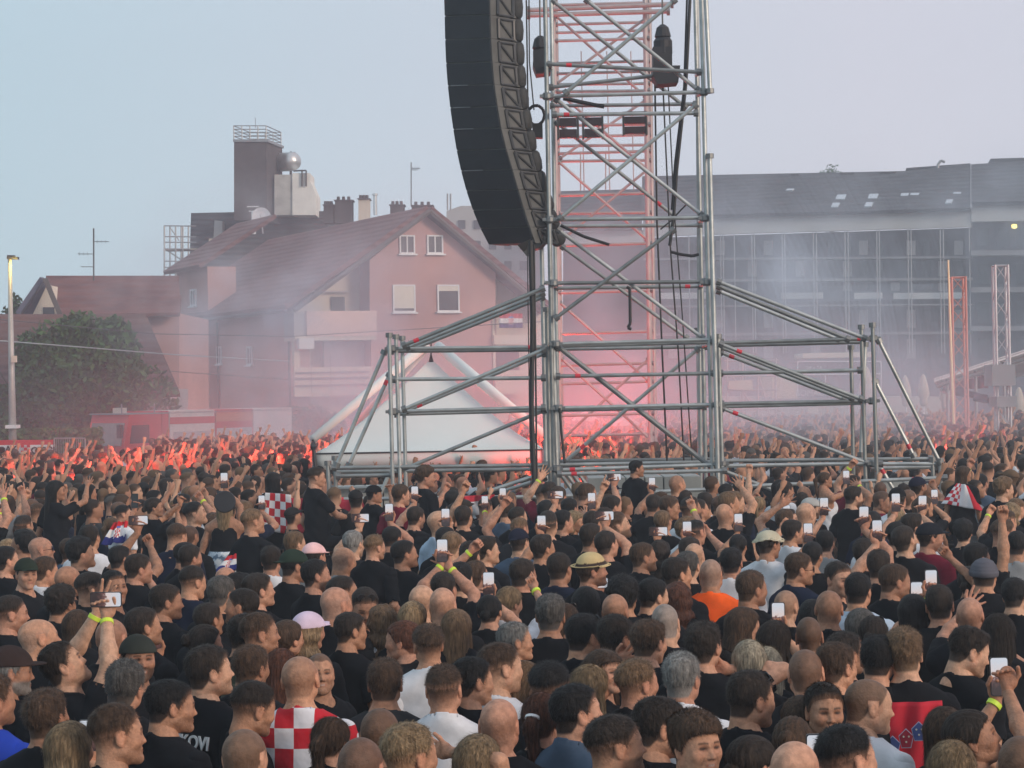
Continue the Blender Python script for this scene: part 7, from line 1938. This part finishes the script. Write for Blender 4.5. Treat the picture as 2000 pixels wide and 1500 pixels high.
def rr_(key): return [v for k, v in ROOTS.items() if key in k][0]
# the round black hat hangs at the back of her head
r_ = rr_('round black hat'); c = W(439, 980, r_[6] - .22)
b = MB(); b.lathe(c, [(.02, .012), (.100, .010), (.108, 0), (.100, -.008), (.08, -.006), (.075, -.04), (.06, -.07), (.01, -.075)], 36, axis=(0, -1, .12))
o = b.build('round_hat', M_BLK, smooth=False); o.parent = r_[0]; bpy.context.view_layer.update(); o.matrix_parent_inverse = r_[0].matrix_world.inverted()
b = MB(); cc = W(440, 1100, r_[6] - .02); b.lathe(cc - Vector((0, 0, .12)), [(.15, 0), (.185, .08), (.17, .20), (.155, .24)], 18); o = b.build('denim_shorts', M_DENIM, smooth=True); o.parent = r_[0]; o.matrix_parent_inverse = r_[0].matrix_world.inverted()
# capes and flags
r_ = rr_('chequered flag cape'); D_ = r_[6] - .20
tag(cloth('flag', [W(512, 1034, D_), W(572, 1046, D_), W(568, 966, D_ + .08), W(518, 962, D_ + .05)], M_CHECK, wave=.02, wf=1.5, bulge=.05), 'red and white chequered flag worn as a cape below the left wing', 'flag')
r_ = rr_('small boy with dark hair and flag'); D_ = r_[6] - .16
tag(cloth('flag', [W(198, 1066, D_), W(246, 1058, D_), W(250, 1018, D_ + .1), W(222, 1020, D_ + .1)], M_FLAG, wave=.02, wf=2, ph=1), 'tricolour flag with blue edge round the small boy at the left', 'flag')
r_ = rr_('wearing a tricolour flag'); D_ = r_[6] - .18
def stripes(name, cols):
    m, n, l, b = node_mat(name); uv = n.new("ShaderNodeUVMap"); uv.uv_map = "UVMap"; sp = n.new("ShaderNodeSeparateXYZ"); l.new(uv.outputs[0], sp.inputs[0]); r = n.new("ShaderNodeValToRGB"); r.color_ramp.interpolation = 'CONSTANT'
    e = r.color_ramp.elements; e[0].color = cols[0] + (1,); e[1].position = .38; e[1].color = cols[1] + (1,); k = e.new(.72); k.color = cols[2] + (1,)
    ck = n.new("ShaderNodeTexChecker"); ck.inputs["Scale"].default_value = 1; ck.inputs["Color1"].default_value = cols[2] + (1,); ck.inputs["Color2"].default_value = cols[1] + (1,)
    mp = n.new("ShaderNodeMapping"); mp.inputs["Scale"].default_value = (9, 6, 1); mp.inputs["Location"].default_value = (0, 0, .5); l.new(uv.outputs[0], mp.inputs["Vector"]); l.new(mp.outputs[0], ck.inputs["Vector"])
    lt = n.new("ShaderNodeMath"); lt.operation = 'LESS_THAN'; lt.inputs[1].default_value = .38; l.new(sp.outputs["X"], lt.inputs[0]); mx = n.new("ShaderNodeMix"); mx.data_type = 'RGBA'
    l.new(sp.outputs["X"], r.inputs["Fac"]); l.new(lt.outputs[0], mx.inputs["Factor"]); l.new(r.outputs["Color"], mx.inputs["A"]); l.new(ck.outputs["Color"], mx.inputs["B"]); l.new(mx.outputs["Result"], b.inputs["Base Color"]); b.inputs["Roughness"].default_value = .85; return m
tag(cloth('flag', [W(1838, 984, D_), W(1922, 1000, D_), W(1892, 950, D_ + .05), W(1868, 944, D_ + .05)], stripes('draped_tricolour', ((.50, .012, .03), (.68, .68, .70), (.50, .012, .03))), wave=.02, wf=1.5, bulge=.06), 'red white chequered flag draped round the girl raised at the right', 'flag')
tag(cloth('flag', [W(418, 1118, 20.6), W(462, 1112, 20.6), W(462, 1082, 20.7), W(446, 1086, 20.7)], M_FLAG, wave=.01, wf=1), 'small tricolour flag below the woman in the round hat', 'flag')
# tilted chequered cap pattern and backpack
r_ = rr_('backpack strap'); b = MB(); b.poly([(-.10, -.13, 1.46), (-.05, -.15, 1.46), (-.02, -.16, 1.10), (-.09, -.15, 1.10)], (0, -.012, 0)); b.box((-.14, -.28, 1.02), (.14, -.15, 1.38)); o = b.build('backpack', M_BLK); o.parent = r_[0]

# ------------------------------------------------------------------ the rest of the single figures, in the gaps
AISLE = [(-2.6, 5.9, 27.0, 30.9)]
CLEAR = [(108, 34, 20, 26), (172, 30, 20, 26), (241, 40, 17.5, 22), (301, 34, 19, 23.5), (439, 38, 16.2, 22.5), (537, 44, 19.5, 27), (617, 44, 19.5, 27), (660, 80, 20, 27.2), (735, 34, 20, 26), (785, 44, 19.5, 26), (830, 34, 20, 27), (932, 46, 18.5, 27),
         (1242, 30, 20, 27), (1611, 34, 19.5, 26), (1886, 52, 19, 26), (600, 95, 7.8, 9.7), (730, 34, 15, 17), (1778, 72, 7.6, 10.2), (1388, 40, 12.5, 15.5), (616, 60, 12.2, 15.2), (682, 45, 10.5, 12.2), (530, 36, 13.5, 16), (838, 50, 10.3, 12), (1345, 105, 8.3, 10.6), (870, 60, 9.0, 10.8), (1120, 70, 7.7, 9.1)]
def free(x, D_, dist):
    px = 1000 + x * F / D_
    if any(abs(px - c - (D_ - d0) * 0) < hw and d0 < D_ < d1 for c, hw, d0, d1 in CLEAR): return False
    return all((x - a) ** 2 + (D_ - c) ** 2 > dist * dist for a, c in USED)
MIDC = [('short', 26), ('fade', 18), ('buzz', 9), ('shaved', 5), ('bald', 6), ('crop', 9), ('flat', 4), ('curly', 3), ('long', 8), ('pony', 4), ('tied', 3), ('bob', 2), ('wavy', 3), ('cap', 4), ('cap_back', 2), ('bucket', 1)]
def wchoice(g, L): 
    t = g.random() * sum(w for _, w in L)
    for v, w in L:
        t -= w
        if t <= 0: return v
    return L[0][0]
NEED = 300 - len(USED)
cands = []; g = random.Random(21)
D_ = 8.3
while D_ < 34:
    half = .5 * 2000 / F * D_ + .25
    for _ in range(int(half * 2 / .5 * 3)): cands.append((D_ + g.uniform(-.25, .25), g.uniform(-half, half)))
    D_ += .5
cands.sort()
ZX = [(190, 'left edge'), (390, 'under fire engine'), (590, 'under gabled house'), (760, 'under left wing'), (900, 'under tent peak'), (1060, 'under line array'), (1230, 'under tower left half'), (1400, 'under tower right half'), (1560, 'under right wing'), (1720, 'under wing end'), (1860, 'left of truss masts'), (3000, 'right edge')]
def zone(x): 
    for a, n_ in ZX:
        if x < a: return n_
def rown(y): return 'back row' if y < 985 else ('far rows' if y < 1025 else ('middle rows' if y < 1090 else ('nearer rows' if y < 1200 else 'front rows')))
FILL = []
for (D_, x_) in cands:
    if len(FILL) >= NEED: break
    if not free(x_, D_, .58 if D_ > 18 else (.68 if D_ > 13 else .92)): continue
    if 26.9 < D_ < 31.2 and -3 < x_ < 6.2: continue
    USED.append((x_, D_)); FILL.append((D_, x_))
seq = 0; FLB = {}
for (D_, x_) in FILL:
    seq += 1; gg = random.Random(5000 + seq)
    st = wchoice(gg, MIDC); fem = st in FEMS
    s = gg.uniform(.90, .98) if fem else gg.uniform(.95, 1.055)
    if D_ < 14: s *= .955
    hcode = gg.choice('kkkkddddddddbbbbls' if not fem else 'kddddbbblyyr'); shc = gg.choice('KKKKKKKKKKKKCCNNWWWGGMLE')
    yaw = gg.gauss(48, 24); yaw = max(-40, min(110, yaw))
    if gg.random() < .05: yaw = -150
    byaw = yaw * .6
    loc = (x_, D_, 0)
    # where its head falls in the photograph
    hz = 1.675 * s; a_, b_ = x_ * F / D_, (hz - HC) * F / D_
    px, py = 1000 + a_ * _cr - b_ * _sr, 750 - (a_ * _sr + b_ * _cr)
    p = dict(skin=jig(gg.choice(SKINS), np.random.default_rng(seq), .08), hair_c=np.array(HAIRC[hcode]) * gg.uniform(.8, 1.2), hair=st, shirt_c=SHC[shc], fem=int(fem), beard=gg.choice((0, 0, .2, .4, .8)) if not fem else 0,
             hyaw=yaw - byaw, pitch=gg.uniform(-6, 14), tilt=gg.uniform(-6, 6), belly=gg.choice((0, 0, .015)), leg_c=gg.choice(((.03, .035, .05), (.012, .012, .014), (.10, .10, .09))), hat_c=gg.choice(((.01, .01, .012), (.02, .03, .02), (.4, .4, .38), (.012, .014, .03))))
    act = ''; ph = None; t_ = gg.random()
    if py < 1150:
        if t_ < .05: act = 'phone'
        elif t_ < (.28 if py < 1040 else .17): act = gg.choice(('fist', 'fist', 'open', 'point'))
    side = gg.choice((1, -1)); wb = gg.random() < .3
    if act:
        fw = Vector((math.sin(math.radians(byaw * .2)), math.cos(math.radians(byaw * .2)), 0)); S = to_world((side * SHX, 0, SHZ), loc, byaw, s)
        el = gg.uniform(.25, .95) if act != 'phone' else gg.uniform(.28, .55)
        tgt = S + (fw * math.cos(el * 1.57) + Vector((gg.uniform(-.15, .35), 0, math.sin(el * 1.57)))).normalized() * gg.uniform(.40, .52) * s
        back = to_local(Vector(loc) + Vector((0, -1, 0)), loc, byaw, s).normalized()
        a = dict(t=tuple(to_local(tgt, loc, byaw, s)), pose={'phone': 'hold'}.get(act, act), palm=tuple(back))
        if act == 'phone': a['dir'] = (0, .1, 1)
        p['arms'] = {side: a}
    who = 'woman' if fem else 'man'
    dsc = ('%s with %s %s' % (who, STN[st], HAIRN[hcode])) if st not in HATS and st not in ('bald', 'shaved', 'buzz') else ('%s with %s' % (who, STN[st]) if st != 'bald' else 'bald man')
    dsc += ', %s top' % SHN[shc]
    if act: dsc += {'phone': ', filming', 'fist': ', fist up', 'open': ', hand up', 'point': ', pointing up'}[act]
    root, grips, hx = make_person(p, loc, byaw, s, lod_for(D_), 2000 + seq, None, 'people standing in the crowd')
    key = (dsc, rown(py), zone(px)); FLB.setdefault(key, []).append((px, root))
    if act and wb: add_band(root, grips[side][1], grips[side][2])
    if act == 'phone':
        S_, E_, T_, (R_, Tw) = grips[side]; c = T_ + Vector(R_[:, 2]) * .105; c = to_world(c, loc, byaw, s) + Vector((0, -.026, 0))
        t = add_phone(c, None, 1.0, None, land=gg.random() < .25, tilt=math.radians(gg.uniform(-10, 10)), bright=gg.random() < .8); FLB.setdefault(('lit phone held up', rown(py), zone(px)), []).append((px, t))
ORD = ['leftmost', 'second from left', 'third from left', 'fourth from left', 'fifth from left', 'sixth from left']
for (d_, r_n, z_), L_ in FLB.items():
    L_.sort(key=lambda q: q[0])
    for k, (px, root) in enumerate(L_):
        lb = '%s, %s %s' % (d_, r_n, z_) + ('' if len(L_) == 1 else ', ' + ORD[min(k, 5)])
        for a_, c_ in ((' with', ''), (' rows', ''), (' top,', ','), ('flat topped haircut', 'flat haircut'), ('light brown hair', 'brown hair')):
            if len(lb.replace(',', ' ').split()) > 16: lb = lb.replace(a_, c_)
        root['label'] = lb

# ------------------------------------------------------------------ the far crowd, past counting: one mass of small figures
def far_variants():
    out = []
    for k in range(16):
        g_ = random.Random(900 + k); st = ('short', 'fade', 'short', 'bald', 'long', 'crop', 'cap', 'short')[k % 8]; fem = int(st == 'long')
        arms = {}
        nup = (1, 0, 0, 1, 0, 2, 0, 0)[(k + k // 8) % 8]
        for sd2 in ((1, -1)[:nup] if k % 2 else (-1, 1)[:nup]):
            arms[sd2] = dict(t=(sd2 * g_.uniform(.12, .34), g_.uniform(.02, .34), g_.uniform(1.66, 1.93)), pose=g_.choice(('fist', 'open', 'point', 'fist')), palm=(0, -1, 0))
        p = dict(skin=(1, 0, 0), hair_c=(0, 1, 0), hair=st, shirt_c=(0, 0, 1), fem=fem, beard=0, hyaw=g_.uniform(-20, 40), pitch=g_.uniform(-5, 12), arms=arms, hat_c=(0, 1, 0))
        o, _, _ = person_arrays(p, 3, k)
        parts = []
        V, Q, C = o['body']; keepv = V[:, 2] > 1.0; kq = keepv[Q].all(1); parts.append((V, Q[kq], C))
        for nm in ('hair', 'hat', 'shirt'):
            if nm in o: parts.append(o[nm])
        b = MB(); b.box((-.19, -.12, .05), (-.02, .12, .98)); b.box((.02, -.12, .05), (.19, .12, .98)); parts.append((np.array(b.v), np.array([f for f in b.f]), np.tile((0., 0., .4), (len(b.v), 1))))
        V, Q, C = join(parts)
        use = np.unique(Q); mp = -np.ones(len(V), int); mp[use] = np.arange(len(use)); out.append((V[use], mp[Q], C[use]))
    return out
FV = far_variants()
gf = np.random.default_rng(5); grid = {}; FARL = []
def far_ok(x, y):
    k = (int(x // .5), int(y // .5))
    for i in (-1, 0, 1):
        for j in (-1, 0, 1):
            for (a, c) in grid.get((k[0] + i, k[1] + j), ()):
                if (a - x) ** 2 + (c - y) ** 2 < .23: return False
    return True
for a, c in USED: grid.setdefault((int(a // .5), int(c // .5)), []).append((a, c))
Dmin = max(d for d, _ in FILL) - 1.6
for _ in range(60000):
    D_ = math.sqrt(gf.uniform(Dmin ** 2, 74 ** 2)); half = 1000 / F * D_ + .8; x_ = gf.uniform(-half, half)
    if D_ > 30 and gf.random() > 1.15 - D_ / 140: continue
    if 26.8 < D_ < 31.2 and -2.6 < x_ < 6.1: continue
    if D_ > 60 and x_ < -3.0: continue
    if D_ > 49 and x_ < -.165 * D_: continue
    if any(abs(x_ - q[0]) < 1.2 and abs(D_ - q[1]) < 1.2 for q in ((W(1178, 0, 47).x, 47),)): continue
    if not far_ok(x_, D_): continue
    grid.setdefault((int(x_ // .5), int(D_ // .5)), []).append((x_, D_)); FARL.append((x_, D_))
    if len(FARL) > 2300: break
VS, QS, CS, off = [], [], [], 0
for (x_, D_) in FARL:
    V, Q, C = FV[int(gf.integers(0, 16))]
    a = -math.radians(gf.normal(35, 30)); s = gf.uniform(.93, 1.03); ca, sa = math.cos(a) * s, math.sin(a) * s
    P = np.stack([V[:, 0] * ca - V[:, 1] * sa + x_, V[:, 0] * sa + V[:, 1] * ca + D_, V[:, 2] * s], 1)
    sk = np.array(SKINS[int(gf.integers(0, 6))]); hr = np.array(HAIRC['kkddddbbls'[int(gf.integers(0, 10))]]); sh = np.array(SHC['KKKKKKKCCNWWGMK'[int(gf.integers(0, 15))]])
    col = C[:, :1] * sk + C[:, 1:2] * hr + C[:, 2:3] * sh
    VS.append(P); QS.append(Q + off); CS.append(col); off += len(V)
tag(npobj('crowd', np.concatenate(VS), np.concatenate(QS), np.clip(np.concatenate(CS), .004, 1), attr_mat('crowd_surface', .8, var=.1, vscale=6)), 'dense far crowd with raised arms, red lit and veiled in smoke', kind='stuff')
print('people', len(USED), 'fill to', max(d for d, _ in FILL), 'far', len(FARL), 'far verts', off)
# ------------------------------------------------------------------ evening haze and the smoke of the flares
def volume_box(name, lo, hi, label=None, kind='stuff'):
    b = MB(); b.box(lo, hi); m = bpy.data.materials.new(name); m.use_nodes = True
    n, l = m.node_tree.nodes, m.node_tree.links; n.clear()
    out = n.new("ShaderNodeOutputMaterial"); v = n.new("ShaderNodeVolumePrincipled"); l.new(v.outputs[0], out.inputs["Volume"])
    o = b.build(name, m); tag(o, label, kind=kind); return m, n, l, v
m, n, l, v = volume_box('haze', (-300, -12, -1), (300, 185, 32))
v.inputs["Color"].default_value = (.84, .91, 1.0, 1); v.inputs["Density"].default_value = .0022; v.inputs["Anisotropy"].default_value = .1
def puff(cx, cy, cz, rx, ry, rz, dens, col, scale, thr, seed, step=1.0, soft=1.0):
    """a drifting bank of smoke: an ellipsoid with ragged noise density"""
    m, n, l, v = volume_box('smoke', (cx - rx, cy - ry, max(cz - rz, .02 + .01 * seed)), (cx + rx, cy + ry, cz + rz))
    g = n.new("ShaderNodeNewGeometry")
    s1 = n.new("ShaderNodeVectorMath"); s1.operation = 'SUBTRACT'; s1.inputs[1].default_value = (cx, cy, cz); l.new(g.outputs["Position"], s1.inputs[0])
    s2 = n.new("ShaderNodeVectorMath"); s2.operation = 'DIVIDE'; s2.inputs[1].default_value = (rx, ry, rz); l.new(s1.outputs[0], s2.inputs[0])
    ln = n.new("ShaderNodeVectorMath"); ln.operation = 'LENGTH'; l.new(s2.outputs[0], ln.inputs[0])
    fo_ = n.new("ShaderNodeMapRange"); fo_.interpolation_type = 'SMOOTHSTEP'; fo_.inputs["From Min"].default_value = 1.0; fo_.inputs["From Max"].default_value = 1 - soft; fo_.inputs["To Min"].default_value = 0; fo_.inputs["To Max"].default_value = 1
    l.new(ln.outputs["Value"], fo_.inputs["Value"])
    nz = n.new("ShaderNodeTexNoise"); nz.inputs["Scale"].default_value = scale; nz.inputs["Detail"].default_value = 3.5; nz.inputs["Roughness"].default_value = .55
    ad = n.new("ShaderNodeVectorMath"); ad.operation = 'ADD'; ad.inputs[1].default_value = (seed * 13.1, seed * 7.7, seed * 3.3); l.new(g.outputs["Position"], ad.inputs[0]); l.new(ad.outputs[0], nz.inputs["Vector"])
    mr = n.new("ShaderNodeMapRange"); mr.interpolation_type = 'SMOOTHSTEP'; mr.inputs["From Min"].default_value = thr; mr.inputs["From Max"].default_value = thr + .28; l.new(nz.outputs["Fac"], mr.inputs["Value"])
    mu = n.new("ShaderNodeMath"); mu.operation = 'MULTIPLY'; l.new(fo_.outputs[0], mu.inputs[0]); l.new(mr.outputs[0], mu.inputs[1])
    m2 = n.new("ShaderNodeMath"); m2.operation = 'MULTIPLY'; m2.inputs[1].default_value = dens; l.new(mu.outputs[0], m2.inputs[0]); l.new(m2.outputs[0], v.inputs["Density"])
    v.inputs["Color"].default_value = tuple(col) + (1,)
    m.cycles.volume_step_rate = step
    return m
def P_(x, y, D_): return W(x, y, D_)
PINK = (.96, .89, .98); LILAC = (.88, .91, 1.0); BLUE = (.80, .89, 1.0)
p = P_(760, 720, 72); puff(p.x, 72, p.z + .5, 7.5, 13, 6.8, .19, PINK, .32, .43, 1)          # over the house front
p = P_(470, 560, 78); puff(p.x, 78, p.z, 6.4, 7, 4.6, .42, LILAC, .38, .46, 2)              # drifting off the roof
p = P_(560, 800, 66); puff(p.x, 66, p.z + .5, 5.5, 9, 3.6, .20, LILAC, .42, .44, 3)
p = P_(1180, 720, 58); puff(p.x, 58, p.z, 3.8, 10, 6.5, .16, PINK, .36, .38, 4)            # behind the tower, lit red
p = P_(1640, 640, 85); puff(p.x, 85, p.z + .5, 12, 22, 8.5, .058, BLUE, .24, .40, 5)          # over the apartment block
p = P_(1480, 560, 70); puff(p.x, 70, p.z, 5.2, 7, 4.6, .36, BLUE, .38, .46, 6)
p = P_(1950, 400, 92); puff(p.x, 92, p.z, 5.0, 8, 3.6, .12, BLUE, .34, .44, 7)
p = P_(1620, 860, 52); puff(p.x, 52, 2.0, 7.5, 20, 3.4, .055, BLUE, .30, .28, 9)
puff(0, 56, 2.2, 17, 22, 3.0, .042, (.93, .90, .97), .34, .36, 8)                           # low over the far crowd
